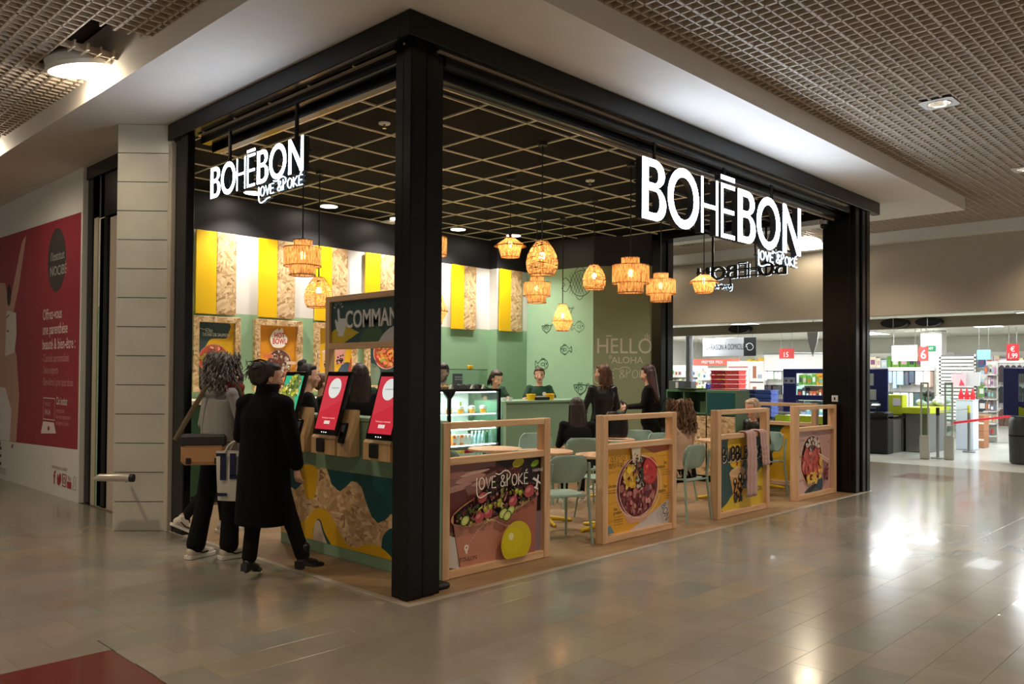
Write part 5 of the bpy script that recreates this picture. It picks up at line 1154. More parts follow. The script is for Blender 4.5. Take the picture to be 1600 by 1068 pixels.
# cakes on the top deck
for k in range(7):
    x = 3.12 + .085 * k; o = MB().ell((0, 0, .022), (.045, .035, .024)).build('croissant', PASTRY, None, 60); o.location = (x, 3.68, 1.35); tag(o, f'golden pastry on top of the cake display, {ORD9[k]} of its row from the left', 'pastry', 'golden pastries on the display top')
for k in range(9):
    x = 3.66 + .068 * k; o = MB().box(-.03, .03, -.03, .03, 0, .05 + .01 * (k % 2), .008).build('brownie', CK, None); o.location = (x, 3.69 + .02 * (k % 2), 1.35); tag(o, f'dark brownie on top of the cake display, {ORD9[k]} of its row from the left', 'cake', 'chocolate brownies on the display top')
o = MB().box(-.085, .085, -.004, .004, 0, .135, .003).build('menu_card', mat('slate_card', (50, 56, 66), .5), None); o.location = (3.72, 3.64, 1.41); tag(o, 'dark menu card standing among the brownies', 'card')
P = Print((-.085, -.0045, 0), (1, 0, 0), (0, 0, 1)); P.text('COOKIES', .03, .08, .022, (230, 230, 230), 1.0); P.text('BROWNIES', .035, .05, .018, (230, 230, 230), 1.0); P.done('card_print', o, world=False)
for k, x in enumerate((3.56, 3.93, 4.13)):
    o = MB().prism([(-.025, 0), (.025, 0), (.0, .055)], -.02, .02, M=RX(pi / 2)).build('price_tag', CREAM if k else CR, None); o.location = (x, 3.585, 1.35); tag(o, ['pale price tag left of the dark menu card', 'price tag between the two brownie rows', 'price tag at the right end of the display top'][k], 'price tag')
o = MB().box(-.03, .03, -.03, .03, 0, .05, .008).build('sticker_cube', YELLOW, None); o.location = (3.86, 3.556, 1.603); tag(o, 'small yellow smiling sticker block on the upper glass edge', 'ornament')
# green self-service unit at the far opening
GU = mat('unit_green', (88, 124, 92), .5)
t = thing('service_station', 'green self-service station with open compartments near the far opening', 'cabinet', (7.5, 2.3, 0))
ux0, ux1, uy0, uy1 = 7.12, 7.5, 1.55, 2.72
MB().box(ux0, ux1, uy0, uy1, 1.30, 1.335, .004).build('top', GU, t, world=True); MB().box(ux1 - .02, ux1, uy0, uy1, .003, 1.30).build('back_panel', GU, t, world=True)
for y in (uy0, 2.02, 2.40, uy1 - .02): MB().box(ux0, ux1 - .02, y, y + .02, .003, 1.30).build('divider', GU, t, world=True)
MB().box(ux0, ux1 - .02, uy0 + .02, uy1 - .02, .98, 1.0).build('shelf', GU, t, world=True); MB().box(ux0, ux0 + .02, uy0 + .02, uy1 - .02, .1, .96, .003).build('front_board', OSB, t, world=True); MB().box(ux0 - .004, ux0 + .016, uy0 + .02, 2.02, 1.0, 1.30, .003).build('door', TEAL, t, world=True)
o = thing('cutlery_can', 'round green tin inside the service station compartment', 'tin', (7.25, 2.13, 1.0)); MB().lathe([(.075, 0), (.075, .16), (.07, .16), (.068, .02)], 22).build('tin_body', mat('green_tin', (96, 120, 84), .25, .4), o, 40); MB().lathe([(.079, .15), (.079, .165), (.072, .165)], 22, cap0=False, cap1=False).build('tin_rim', STEEL, o, 40)
o = MB().lathe([(.05, 0), (.22, .006), (.23, .02), (.21, .012)], 30, cap1=True).build('serving_tray', mat('tray_green', (60, 88, 60), .35), None, 40); o.location = (7.28, 2.35, 1.335); tag(o, 'round dark green tray on top of the service station', 'tray')
o = thing('card_box', 'grey box with a white label on the service station, left end', 'box', (7.25, 2.62, 1.335)); MB().box(-.07, .07, -.09, .09, 0, .13, .005).build('box_body', mat('grey_box', (96, 106, 104), .5), o); MB().box(-.073, -.07, -.075, -.03, .02, .11).build('box_label', WHITEP, o)

# ------------------------------------------------------------------ the supermarket behind the bulkhead
struct('ceiling_supermarket', MB().box(12.25, 25, -10, 16, 2.78, 2.9), mat('market_ceiling', (214, 212, 200), .7))
struct('wall_market_back', MB().box(23.5, 23.7, -10, 16, 0, 2.8), mat('market_wall', (226, 224, 210), .6))
struct('wall_market_left', MB().box(12.25, 23.5, 12.0, 12.2, 0, 2.8), WHITEP)
struct('trim_13', MB().box(12.9, 13.3, -10, 12, 2.52, 2.66).box(12.86, 12.92, -10, 12, 2.46, 2.66).box(13.3, 13.36, -10, 12, 2.48, 2.66), mat('beam_grey', (150, 142, 126), .5))
for k, (x, y, lb) in enumerate([(16.2, 3.2, 'flat fluorescent panel over the checkout, left of the exit sign'), (18.0, 1.2, 'flat fluorescent panel above the white slat display'), (16.4, -1.2, 'flat fluorescent panel at the right edge over the garments'), (16.6, 7.0, 'flat fluorescent panel above the red basket stack'), (14.6, 5.2, 'flat fluorescent panel just behind the bulkhead'), (20.0, 4.5, 'flat fluorescent panel far back in the supermarket'), (20.5, 9.0, 'flat fluorescent panel far back left in the supermarket'), (14.8, -.6, 'flat fluorescent panel nearest the bulkhead on the right')]):
    t = thing('ceiling_panel_light', lb, 'ceiling light', (x, y, 2.775)); MB().box(-.62, .62, -.32, .32, -.012, .004, .003).build('frame', WHITEP, t); MB().box(-.58, .58, -.28, .28, -.016, -.012).build('diffuser', FLUOR, t)
for k, (x, y, r, lb) in enumerate([(12.85, 4.55, .24, 'dark oval air duct mouth under the bulkhead in the far opening'), (12.85, 1.35, .24, 'dark oval air duct mouth under the bulkhead, right of the far column'), (12.85, .75, .22, 'second dark oval duct mouth under the bulkhead at the right')]):
    t = thing('duct_mouth', lb, 'duct', (x, y, 2.56)); MB().lathe([(r, 0), (r, .2), (r * .9, .2)], 24, M=RY(-pi / 2) @ Matrix.Scale(.38, 4, (1, 0, 0))).build('duct', BLACKM, t, 40); MB().box(-.215, -.205, -.008, .008, -.09, .09).build('strut', STEEL, t)
NAVY = mat('checkout_navy', (36, 44, 110), .4); LIME = mat('checkout_lime', (196, 206, 30), .5); GREYP = mat('grey_print', (200, 206, 212), .5)
# checkout lane
t = thing('checkout_counter', 'black and steel checkout counter beside the far column', 'checkout', (14.6, 1.9, 0))
MB().box(13.70, 16.0, 1.84, 2.75, .003, .70, .01).build('steel_side', mat('worn_steel', (132, 132, 124), .35, .7), t, world=True); MB().box(13.62, 13.95, 1.80, 2.8, .003, .84, .02).build('black_end', BLACKM, t, world=True)
MB().box(13.60, 16.05, 1.80, 2.8, .70, .76, .01).build('belt_top', BLACK, t, world=True); MB().box(14.5, 14.52, 1.835, 1.845, .02, .68).build('panel_seam', BLACKM, t, world=True)
MB().box(13.66, 13.69, 1.79, 2.15, .70, .72).build('trim_strip', STEEL, t, world=True)
t = thing('checkout_screen_wall', 'navy checkout screen with a window, seen either side of the far column', 'partition', (14.2, 3.1, .8))
MB().box(14.18, 14.24, 3.98, 4.28, .762, 1.72, .01).build('post_panel', NAVY, t, world=True); MB().box(14.18, 14.24, 2.0, 2.55, .762, 1.72, .01).build('post_panel', NAVY, t, world=True); MB().box(14.18, 14.24, 2.55, 3.98, 1.62, 1.72, .01).build('top_rail', NAVY, t, world=True); MB().box(14.18, 14.24, 2.55, 3.98, 1.03, 1.14, .01).build('mid_rail', NAVY, t, world=True)
MB().box(14.20, 14.21, 2.55, 3.98, .77, 1.62).build('pane', GLASS, t, world=True)
P = Print((14.18, 4.28, .77), (0, -1, 0), (0, 0, 1)); P.rect(.02, .62, .29, .76, GREYP and (170, 176, 196)); P.rect(.05, .66, .10, .71, (80, 86, 120)); P.rect(.17, .65, .24, .71, (80, 86, 120)); P.rect(1.80, .30, 2.05, .52, (214, 218, 222)); P.rect(1.93, .12, 2.10, .26, (170, 190, 180)); P.rect(1.78, .60, 2.0, .85, (196, 204, 200)); P.done('notice_print', t)
t = thing('checkout_shelf', 'lime green edged shelf of the checkout beyond the screen', 'shelf', (14.6, 3.6, .7)); MB().box(14.26, 14.9, 2.85, 4.5, .60, .66, .01).build('shelf_board', WHITEP, t, world=True); MB().box(14.25, 14.27, 2.85, 4.5, .50, .68, .004).build('lime_edge', LIME, t, world=True)
MB().box(14.3, 14.9, 2.9, 4.45, .003, .60, .01).build('base', BLACK, t, world=True)
t = thing('lime_display_stand', 'lime green display stand with a white notice behind the checkout', 'display stand', (14.7, 1.9, .76)); MB().box(14.62, 14.9, 1.86, 2.22, .762, 1.18, .01).build('stand_body', LIME, t, world=True); MB().box(14.55, 15.9, 1.30, 1.84, .80, .93, .01).build('lime_ledge', LIME, t, world=True); MB().box(14.612, 14.62, 1.90, 2.05, .95, 1.10).build('notice', WHITEP, t, world=True)
MB().box(14.62, 15.8, 1.35, 1.80, .003, .80, .01).build('base_unit', STEEL, t, world=True)
t = thing('card_terminal', 'small black payment terminal on an arm at the checkout', 'terminal', (13.75, 2.05, .84)); MB().cyl((0, 0, 0), (0, 0, .14), .02).build('arm', BLACK, t, 40); MB().box(-.05, .05, -.09, .09, .13, .17, .01, M=RY(-.5)).build('keypad', BLACK, t)
t = thing('checkout_screen_wall', 'navy checkout screen with a window at the right edge', 'partition', (13.9, -.7, .85)); MB().box(13.88, 13.94, -.42, -.17, .85, 1.73, .01).build('post_panel', NAVY, t, world=True); MB().box(13.88, 13.94, -1.7, -.42, 1.62, 1.73, .01).build('top_rail', NAVY, t, world=True); MB().box(13.88, 13.94, -1.7, -.42, .85, 1.12, .01).build('mid_rail', NAVY, t, world=True); MB().box(13.90, 13.91, -1.7, -.42, 1.12, 1.62).build('pane', GLASS, t, world=True); MB().box(13.88, 13.94, -1.7, -.42, .003, .85, .01).build('base', BLACKM, t, world=True)
MB().prism([(-.43, .70), (-.43, 1.02), (-.9, .86)], 13.84, 13.875, M=Matrix(((0, 0, 1, 0), (1, 0, 0, 0), (0, 1, 0, 0), (0, 0, 0, 1)))).build('lime_arrow', LIME, t, world=True)
for lb, x, y in (('tall dark grey rubbish bin cut off by the right edge', 13.62, -.56),):
    t = thing('litter_bin', lb, 'bin', (x, y, 0)); MB().lathe([(.20, .003), (.225, .03), (.235, .50), (.235, .78), (.20, .84)], 28).build('bin_body', mat('bin_grey', (58, 58, 56), .4), t, 40); MB().lathe([(.20, .84), (.21, .85), (.15, .86)], 28).build('lid', BLACKM, t, 40); MB().lathe([(.238, .50), (.238, .52)], 28, cap0=False, cap1=False).build('band', BLACK, t)
# anti-theft gates and rope barrier
GP = mat('gate_grey', (176, 176, 168), .35); 
for x, y, lb in ((13.21, .98, 'grey anti-theft gate at the supermarket entrance, left one'), (13.42, .62, 'grey anti-theft gate at the supermarket entrance, right one')):
    t = thing('security_gate', lb, 'gate', (x, y, 0)); MB().box(-.02, .02, -.075, -.05, .003, 1.44, .008).build('side_post', GP, t); MB().box(-.02, .02, .05, .075, .003, 1.44, .008).build('side_post', GP, t); MB().box(-.03, .03, -.085, .085, .003, .45, .012).build('base_box', GP, t); MB().box(-.02, .02, -.075, .075, 1.42, 1.45, .006).build('top_bar', GP, t); MB().box(-.004, .004, -.05, .05, .45, 1.42).build('clear_panel', GLASS, t)
POSTS = [(13.54, .85, 'brushed steel barrier post between the two anti-theft gates'), (15.5, .84, 'brushed steel barrier post with a yellow collar right of the gates')]
for k, (x, y, lb) in enumerate(POSTS):
    t = thing('barrier_post', lb, 'barrier post', (x, y, 0)); MB().cyl((0, 0, .02), (0, 0, .96), .028).build('pole', STEEL, t, 40); MB().lathe([(.12, .003), (.12, .02), (.03, .035)], 20).build('foot', STEEL, t, 40); MB().cyl((0, 0, .82), (0, 0, .97), .032).build('collar', BLACKM if k == 0 else mat('yellow_collar', (206, 196, 60), .4), t, 40)
t = thing('barrier_rail', 'thin steel rail between the barrier posts', 'rail', (14.5, .85, .9)); MB().tube([(13.57, .85, .90), (15.47, .84, .90)], .014, 8).build('rail_tube', STEEL, t, 60, world=True)
RB = mat('barrier_ribbon', (206, 30, 50), .5); o = MB().box(13.54, 20.0, -.0, .004, .0, .05).build('barrier_ribbon', RB, None); o.location = (-.0, .60, .66); tag(o, 'red barrier ribbon stretched behind the anti-theft gates', 'ribbon')
MB().box(13.6, 20, .0, .003, .02, .03).build('white_stripe', WHITEP, o)
# hanging signs
t = thing('hanging_sign', 'white LIVRAISON À DOMICILE sign hanging over the supermarket floor', 'sign', (14.6, 5.8, 2.0)); MB().box(14.5, 14.53, 5.42, 6.53, 2.03, 2.47, .004, M=None).build('board', mat('sign_white', (206, 208, 212), .8, spec=.1), t, world=True); MB().box(14.5, 14.53, 5.11, 5.42, 2.03, 2.47, .004).build('pictogram_board', mat('sign_charcoal', (44, 44, 46), .5), t, world=True)
for y in (5.2, 6.4): MB().cyl((14.515, y, 2.47), (14.515, y, 2.78), .006, n=6).build('wire', STEEL, t, world=True)
P = Print((14.5, 6.53, 2.03), (0, -1, 0), (0, 0, 1), lift=.004); P.text('LIVRAISON À DOMICILE', .10, .16, .135, (40, 40, 44), .50); P.stroke(spline([(1.20, .2), (1.18, .26), (1.24, .30), (1.32, .28), (1.36, .2), (1.3, .14), (1.22, .15)], 5), .016, (240, 240, 240), True); P.stroke([(1.16, .27), (1.22, .27)], .012, (240, 240, 240)); P.stroke([(1.15, .22), (1.21, .22)], .012, (240, 240, 240)); P.done('sign_print', t)
t = thing('hanging_arrow', 'grey arrow-shaped hanging marker near the far column', 'sign', (14.0, 3.5, 2.1)); MB().prism([(3.36, 2.66), (3.64, 2.66), (3.60, 2.3), (3.50, 1.98), (3.40, 2.3)], 13.98, 14.0, M=Matrix(((0, 0, 1, 0), (1, 0, 0, 0), (0, 1, 0, 0), (0, 0, 0, 1)))).build('arrow_board', mat('arrow_grey', (170, 172, 176), .5), t, world=True); MB().cyl((13.99, 3.5, 2.62), (13.99, 3.5, 2.785), .008, n=6).build('wire', STEEL, t, world=True)
t = thing('market_column', 'round white metal column rising behind the service station', 'column', (13.2, 6.1, 0)); MB().cyl((0, 0, .003), (0, 0, 2.52), .085, n=20).build('shaft', mat('column_grey', (190, 194, 204), .35, .3), t, 40); MB().box(-.12, .12, -.12, .12, 1.15, 1.42, .01).build('meter_box', mat('meter_grey', (120, 124, 128), .5), t)
MB().cyl((-.10, -.06, 1.42), (-.10, -.06, 2.52), .02).build('side_pipe', STEEL, t, 40)
def board_sign(name, lb, x, y0, y1, z0, z1, c, txts, cat='sign'):
    t = thing(name, lb, cat, (x, (y0 + y1) / 2, z0)); mm = mat(name + '_paint', c, .5); MB().box(x, x + .03, y0, y1, z0, z1, .004).build('board', mm, t, world=True)
    P = Print((x, y1, z0), (0, -1, 0), (0, 0, 1), lift=.004)
    for s, u, v, h_, cc, k in txts: P.text(s, u, v, h_, cc, k, .01)
    for y in (y0 + .05, y1 - .05): MB().cyl((x + .015, y, z1), (x + .015, y, 2.78), .005, n=6).build('wire', STEEL, t, world=True)
    P.done('sign_print', t); return t
board_sign('price_banner', 'long red PREMIER PRIX banner above the shelves on the left', 18, 7.45, 8.95, 1.86, 2.06, (222, 106, 88), [('PREMIER PRIX', .28, .06, .09, (250, 240, 236), .9)])
board_sign('orange_banner', 'small orange sign far left in the supermarket', 18, 10.15, 10.85, 2.16, 2.36, (240, 140, 60), [('-30%', .1, .05, .10, (250, 240, 220), .9)])
board_sign('price_card', 'red and white price card with a 6, left of the exit sign', 18.5, 2.56, 2.78, 1.96, 2.32, (226, 70, 60), [('6', .04, .06, .22, (250, 244, 240), .9)])
board_sign('white_banner', 'blank white banner beside the price card with a 6', 18.45, 2.80, 3.42, 1.96, 2.36, (240, 240, 236), [])
board_sign('price_card', 'red € 1,99 price card at the right over the garments', 19, .70, .96, 1.96, 2.36, (220, 50, 56), [('€', .08, .22, .12, (250, 244, 240), .9), ('1,99', .015, .06, .12, (250, 244, 240), .75)])
board_sign('price_card', 'red price card with a 15 hanging above the white wall', 17, 5.35, 5.75, 2.02, 2.28, (226, 70, 66), [('15', .10, .04, .13, (250, 244, 240), .9)])
board_sign('exit_sign', 'green emergency exit sign by the white pillar', 19.4, 2.66, 2.90, 2.22, 2.38, (30, 140, 90), [('EXIT', .03, .05, .06, (236, 250, 240), .9)])
board_sign('teal_banner', 'pale teal banner above the hanging garments', 18.6, 1.20, 1.50, 1.98, 2.22, (150, 200, 206), [])
t = thing('market_pillar', 'square white pillar behind the checkout', 'pillar', (19.9, 2.86, 0)); MB().box(-.2, .2, -.26, .26, .003, 2.77, .01).build('shaft', WHITEP, t)
t = thing('logo_board', 'white oval board with a red and blue emblem over the checkout', 'sign', (17.5, 4.05, 2.1)); MB().cyl((17.5, 4.05, 2.1), (17.53, 4.05, 2.1), .26, n=28).build('oval_board', WHITEP, t, 40, world=True); P = Print((17.5, 4.31, 1.84), (0, -1, 0), (0, 0, 1)); P.ell(.20, .27, .06, .10, (206, 50, 60)); P.ell(.32, .25, .06, .09, (50, 70, 160)); P.done('emblem', t); MB().cyl((17.515, 4.05, 2.34), (17.515, 4.05, 2.785), .008, n=6).build('wire', STEEL, t, world=True)
# stacks of baskets
def basket_stack(y0, z0, n, m, m2, lbl, grp, x=15.0, w_=.38, hh=.10):
    for k in range(n):
        b = thing('shopping_basket', f'{lbl}, {ORD9[k]} from the top', 'basket', (x, y0, z0 + (n - 1 - k) * hh), 0, grp); r = hh * .92
        MB().prism([(-.16, 0), (.16, 0), (.19, r), (-.19, r)], -w_ / 2, w_ / 2, M=RX(pi / 2)).build('basket_body', m, b); MB().box(-.20, .20, -w_ / 2 - .015, w_ / 2 + .015, r * .8, r, .004).build('basket_rim', m2, b)
        for s in range(3): MB().box(-.192, -.186, -w_ * .36 + s * w_ * .3, -w_ * .2 + s * w_ * .3, r * .25, r * .62, .002).build('slot', m2, b)
RD1 = mat('basket_red_dark', (176, 24, 40), .4); RD2 = mat('basket_red', (236, 76, 70), .4); BL1 = mat('basket_navy', (34, 46, 110), .4); BL2 = mat('basket_blue', (66, 94, 170), .4)
basket_stack(6.30, 1.03, 6, RD1, RD1, 'dark red shopping basket in the left red stack', 'dark red baskets', 15.0, .37, .112); basket_stack(5.90, 1.03, 6, RD2, RD2, 'bright red shopping basket in the right red stack', 'bright red baskets', 14.98, .37, .112)
basket_stack(5.22, .62, 6, BL1, BL1, 'navy shopping basket in the left blue stack', 'navy baskets', 14.5, .38, .104); basket_stack(4.82, .62, 6, BL2, BL2, 'blue shopping basket in the right blue stack', 'blue baskets', 14.48, .38, .104)
o = thing('basket_trolley', 'low dark trolley under the red baskets', 'trolley', (15, 6.1, 0)); MB().box(-.2, .2, -.42, .42, .98, 1.03, .005).build('deck', BLACKM, o); 
for sx in (-.17, .17):
    for sy in (-.38, .38): MB().cyl((sx, sy, .003), (sx, sy, .98), .015).build('leg', STEEL, o)
o = thing('basket_trolley', 'low dark trolley under the blue baskets', 'trolley', (14.5, 5.02, 0)); MB().box(-.2, .2, -.42, .42, .57, .62, .005).build('deck', BLACKM, o)
for sx in (-.17, .17):
    for sy in (-.38, .38): MB().cyl((sx, sy, .003), (sx, sy, .57), .015).build('leg', STEEL, o)
# shelving with goods
rs = random.Random(21)
PAL = [(226, 120, 60), (206, 60, 60), (60, 110, 170), (236, 236, 226), (120, 170, 70), (240, 200, 60), (150, 90, 130), (70, 70, 76), (200, 220, 220), (236, 190, 200), (130, 190, 190), (246, 246, 240), (246, 246, 240)]
GM = vcol_mat('packaged_goods', .45, .4)
def gondola(lb, x, y0, y1, ht, nsh=5, pal=PAL, hang=False, dens=.11, back=(236, 234, 226)):
    t = thing('shelf_unit', lb, 'shelf', (x + .2, (y0 + y1) / 2, 0)); MB().box(x + .36, x + .42, y0, y1, .003, ht, .004).build('back_panel', mat('shelf_back', back, .5) if 'shelf_back' not in bpy.data.materials else bpy.data.materials['shelf_back'], t, world=True)
    for s in (y0, y1 - .03): MB().box(x + .30, x + .36, s, s + .03, .003, ht, .003).build('upright', WHITEP, t, world=True)
    zs = [.15 + (ht - .2) * k / nsh for k in range(nsh)]; g = MB()
    for z in zs:
        if not hang: MB().box(x, x + .36, y0, y1, z, z + .025, .003).build('shelf_board', WHITEP, t, world=True)
        else: MB().box(x + .1, x + .36, y0, y1, z + (ht - .2) / nsh - .04, z + (ht - .2) / nsh - .03).build('peg_rail', STEEL, t, world=True)
        y = y0 + .03; H = (ht - .2) / nsh - .05; run = 0
        while y < y1 - .05:
            w_ = dens * rs.uniform(.6, 1.3)
            if run <= 0: c = rs.choice(pal); run = rs.randint(2, 5)
            run -= 1; q = tuple(max(0, min(255, v * rs.uniform(.85, 1.1))) for v in c); hh = H * rs.uniform(.6, .95)
            if hang: g.box(x + .05 + rs.uniform(0, .1), x + .3, y, y + w_ * .88, z + H - hh, z + H, .012, col=rgb(*q))
            else: g.box(x + .04, x + .32, y, y + w_ * .92, z + .026, z + .026 + hh, .006, col=rgb(*q)); g.box(x + .036, x + .04, y + w_ * .15, y + w_ * .75, z + .03 + hh * .25, z + .03 + hh * .7, col=rgb(*rs.choice(PAL)))
            y += w_
    tag(g.build('goods', GM, t, world=True), kind='stuff'); return t
gondola('white shelf of cleaning goods far left behind the service station', 18.4, 7.4, 9.1, 1.80, 5, [(150, 210, 60), (236, 236, 226), (90, 160, 60), (240, 220, 80), (250, 250, 250)])
gondola('tall shelf of packets behind the red baskets', 17.4, 6.9, 7.35, 1.95, 5); gondola('display of white bags and kitchen goods behind the blue baskets', 18.6, 5.7, 7.1, 1.80, 4, [(240, 240, 236), (60, 60, 62), (220, 216, 206), (246, 246, 246)], True, .16)
gondola('shelf of hanging blue and grey clothes behind the checkout', 18.0, 2.35, 3.45, 1.80, 3, [(150, 180, 206), (230, 230, 224), (80, 90, 100), (236, 110, 100), (220, 190, 160)], True, .16)
gondola('shelf of packets seen through the checkout window', 17.4, 3.9, 5.4, 1.75, 4); gondola('shelf of glassware right of the slat display', 18.6, 1.12, 1.36, 1.95, 6, [(190, 180, 170), (140, 130, 126), (220, 214, 206)], False, .06)
gondola('long low shelf at the right behind the barrier', 19.6, -.7, .6, 1.9, 4, PAL, True, .14); gondola('white glazed shelf unit far left in the supermarket', 19.5, 9.6, 11.2, 1.9, 5, [(236, 236, 230), (226, 226, 220), (200, 206, 206)])
gondola('tall dim shelf row at the far back of the supermarket', 22.6, -3.0, 2.4, 2.3, 5, PAL, False, .2); gondola('tall shelf row at the far back behind the signs', 22.6, 3.2, 9.6, 2.3, 5, PAL, False, .2)
t = thing('white_partition', 'blank cream partition above the hanging bags', 'partition', (19.2, 6.2, 0)); MB().box(19.2, 19.25, 4.9, 7.3, .003, 2.2, .005).build('panel', WHITEP, t, world=True); MB().box(19.15, 19.26, 4.9, 7.3, 2.2, 2.24, .004).build('cap_rail', STEEL, t, world=True)
t = thing('white_display_board', 'white promotional board with a red line behind the red baskets', 'display board', (16.6, 6.6, 0)); MB().box(16.6, 16.64, 6.40, 7.05, .003, 1.95, .01).build('board', WHITEP, t, world=True); MB().box(16.6, 16.64, 5.98, 6.38, .003, 1.94, .01).build('board', WHITEP, t, world=True); P = Print((16.6, 7.05, 0), (0, -1, 0), (0, 0, 1)); P.rect(.05, 1.78, .62, 1.81, (206, 80, 80)); P.rect(.76, 1.5, .86, 1.82, (170, 110, 80)); P.rect(.76, .95, .86, 1.28, (170, 110, 80)); P.rect(.9, 1.5, 1.02, 1.6, (170, 180, 186)); P.rect(.68, 1.38, 1.06, 1.41, (50, 50, 50)); P.done('board_print', t)
# slat wall with bags, plinth, garments
t = thing('slat_display', 'white horizontal slat display wall behind the gates', 'display', (18.0, 1.75, 0)); MB().box(18.02, 18.08, 1.36, 2.16, .5, 2.10).build('frame', mat('slat_gap', (120, 120, 118), .6), t, world=True)
for k in range(18): MB().box(18.0, 18.03, 1.36, 2.16, .55 + k * .085, .605 + k * .085, .004).build('slat', WHITEP, t, world=True)
MB().box(18.0, 18.08, 1.36, 1.40, .003, 2.10).build('end_post', WHITEP, t, world=True); MB().box(18.0, 18.08, 2.12, 2.16, .003, 2.10).build('end_post', WHITEP, t, world=True)
def paper_bag(x, y, z, w_, h_, c, lb, c2=None):
    t = thing('shopping_bag', lb, 'bag', (x, y, z)); MB().prism([(-w_ / 2, 0), (w_ / 2, 0), (w_ * .55, h_), (-w_ * .55, h_)], -.04, .04, M=RZ(pi / 2) @ RX(pi / 2)).build('bag_body', mat('bag_paper', c, .5), t)
    MB().tube(spline([(0, -w_ * .25, h_), (0, -w_ * .2, h_ + .10), (0, 0, h_ + .14), (0, w_ * .2, h_ + .10), (0, w_ * .25, h_)], 4, False), .006, 5).build('handle', GP, t)
    MB().tube([(0, 0, h_ + .13), (.03, 0, h_ + .17), (18.03 - x, 0, h_ + .17)], .006, 6).build('hook', STEEL, t)
    if c2: MB().prism([(-w_ * .5, .03), (-w_ * .05, .02), (-w_ * .2, h_ * .6)], -.043, .043, M=RZ(pi / 2) @ RX(pi / 2)).build('bag_print', mat('bag_print', c2, .5), t)
paper_bag(17.75, 1.40, 1.36, .36, .32, (206, 206, 206), 'white patterned shopping bag hanging on the slat display'); paper_bag(17.70, 1.64, 1.34, .28, .30, (236, 196, 200), 'pink shopping bag hanging left of the white one', (230, 70, 90))
t = thing('plinth', 'tall white display plinth behind the barrier', 'plinth', (16.2, 1.06, 0)); MB().box(-.2, .2, -.17, .17, .003, 1.06, .01).build('plinth_body', mat('plinth_white', (214, 226, 240), .4), t); MB().box(-.21, .21, -.18, .18, 1.06, 1.075, .003).build('plinth_top', WHITEP, t)
for k in range(3):
    o = MB().lathe([(.04, 0), (.056, .07), (.026, .18), (.012, .24)], 14).build('red_bottle_pack', mat('bright_red_cloth', (226, 44, 60), .5) if 'bright_red_cloth' not in bpy.data.materials else bpy.data.materials['bright_red_cloth'], None, 60); o.location = (16.2, .95 + .115 * k, 1.075); tag(o, f'red wrapped item on the white plinth, {ORD9[k]} from the right', 'package', 'red items on the plinth')
for k in range(2): o = MB().box(-.2, .2, -.13, .13, 0, .36, .004).build('cardboard_box', mat('cardboard', (168, 116, 80), .7) if 'cardboard' not in bpy.data.materials else bpy.data.materials['cardboard'], None); o.location = (17.0, 1.02, .003 + .365 * k); tag(o, ['lower brown cardboard box beside the plinth', 'upper brown cardboard box beside the plinth'][k], 'box'); MB().box(-.205, -.2, -.13, .13, .16, .20).build('tape', CREAM, o)
GC = [(60, 50, 50), (220, 200, 196), (150, 90, 84), (230, 226, 220), (96, 70, 60), (206, 120, 120), (40, 40, 44), (236, 210, 200)]
gmats = [mat('garment_cloth', c, .8) for c in GC]
gi = 0
for z, n in ((1.45, 6), (.95, 6), (.40, 6)):
    for k in range(n):
        y = 1.04 - .125 * k; g = thing('hanging_garment', f'small hanging garment in the {["top", "middle", "bottom"][int((1.5 - z) * 2)]} row of the right display, {ORD9[k]} from the left', 'garment', (18.9, y, z), 0, 'hanging garments of the right display'); m = gmats[(gi * 5 + k * 3) % 8]; gi += 1
        MB().prism([(-.05, 0), (.05, 0), (.045, .24), (.06, .34), (.02, .40), (-.02, .40), (-.06, .34), (-.045, .24)], -.03, .03, M=RZ(pi / 2) @ RX(pi / 2)).build('cloth', m, g); MB().cyl((0, 0, .40), (0, 0, .45), .006, n=6).build('hanger', STEEL, g)
t = thing('garment_rack', 'white rack carrying the small garments at the right', 'rack', (19.0, .8, 0)); MB().box(19.0, 19.04, .30, 1.12, .003, 1.98).build('rack_back', WHITEP, t, world=True)
for z in (1.9, 1.4, .85): MB().cyl((18.9, .30, z), (18.9, 1.12, z), .008, n=6).build('rack_rail', STEEL, t, world=True)
# heap of wrapped goods near the gates, blue trolley bag near the frame
t = thing('wrapped_goods', 'pile of clear wrapped goods behind the left gate', 'goods', (15.55, 1.56, .932)); mb = MB()
for k in range(14): mb.ell((rs.uniform(-.25, .25), rs.uniform(-.25, .25), rs.uniform(.04, .16)), (.09, .09, .06), n=8, k=5)
tag(mb.build('bundle', mat('clear_wrap', (206, 212, 206), .2), t, 60), kind='stuff'); MB().ell((.0, .1, .26), (.10, .10, .07)).build('dark_pack', BLACKM, t, 60)
t = thing('blue_bag', 'bright blue and white bag on a shelf behind the standing woman', 'bag', (13.0, 7.0, .9)); MB().ell((0, 0, .16), (.16, .24, .18)).build('bag_body', mat('blue_nylon', (70, 110, 190), .4), t, 60); MB().tube([(-.1, a, b) for a, b in oval(0, .2, .2, .14)], .02, 6, True).build('bag_band', WHITEP, t, 60)
t = thing('side_table', 'low table under the blue bag', 'table', (13.0, 7.0, 0)); MB().box(-.3, .3, -.4, .4, .86, .90, .005).build('table_board', LIME, t); MB().box(-.25, .25, -.35, .35, .003, .86).build('table_base', GREYP, t)
t = thing('green_light', 'small green glowing lane light at the checkout', 'lamp', (14.24, 4.08, .58)); MB().cyl((0, 0, 0), (-.02, 0, 0), .035).build('lamp_lens', emis('green_lane_light', (40, 255, 130), 6), t, 40); MB().cyl((.01, 0, 0), (.03, 0, 0), .045).build('housing', BLACK, t, 40)

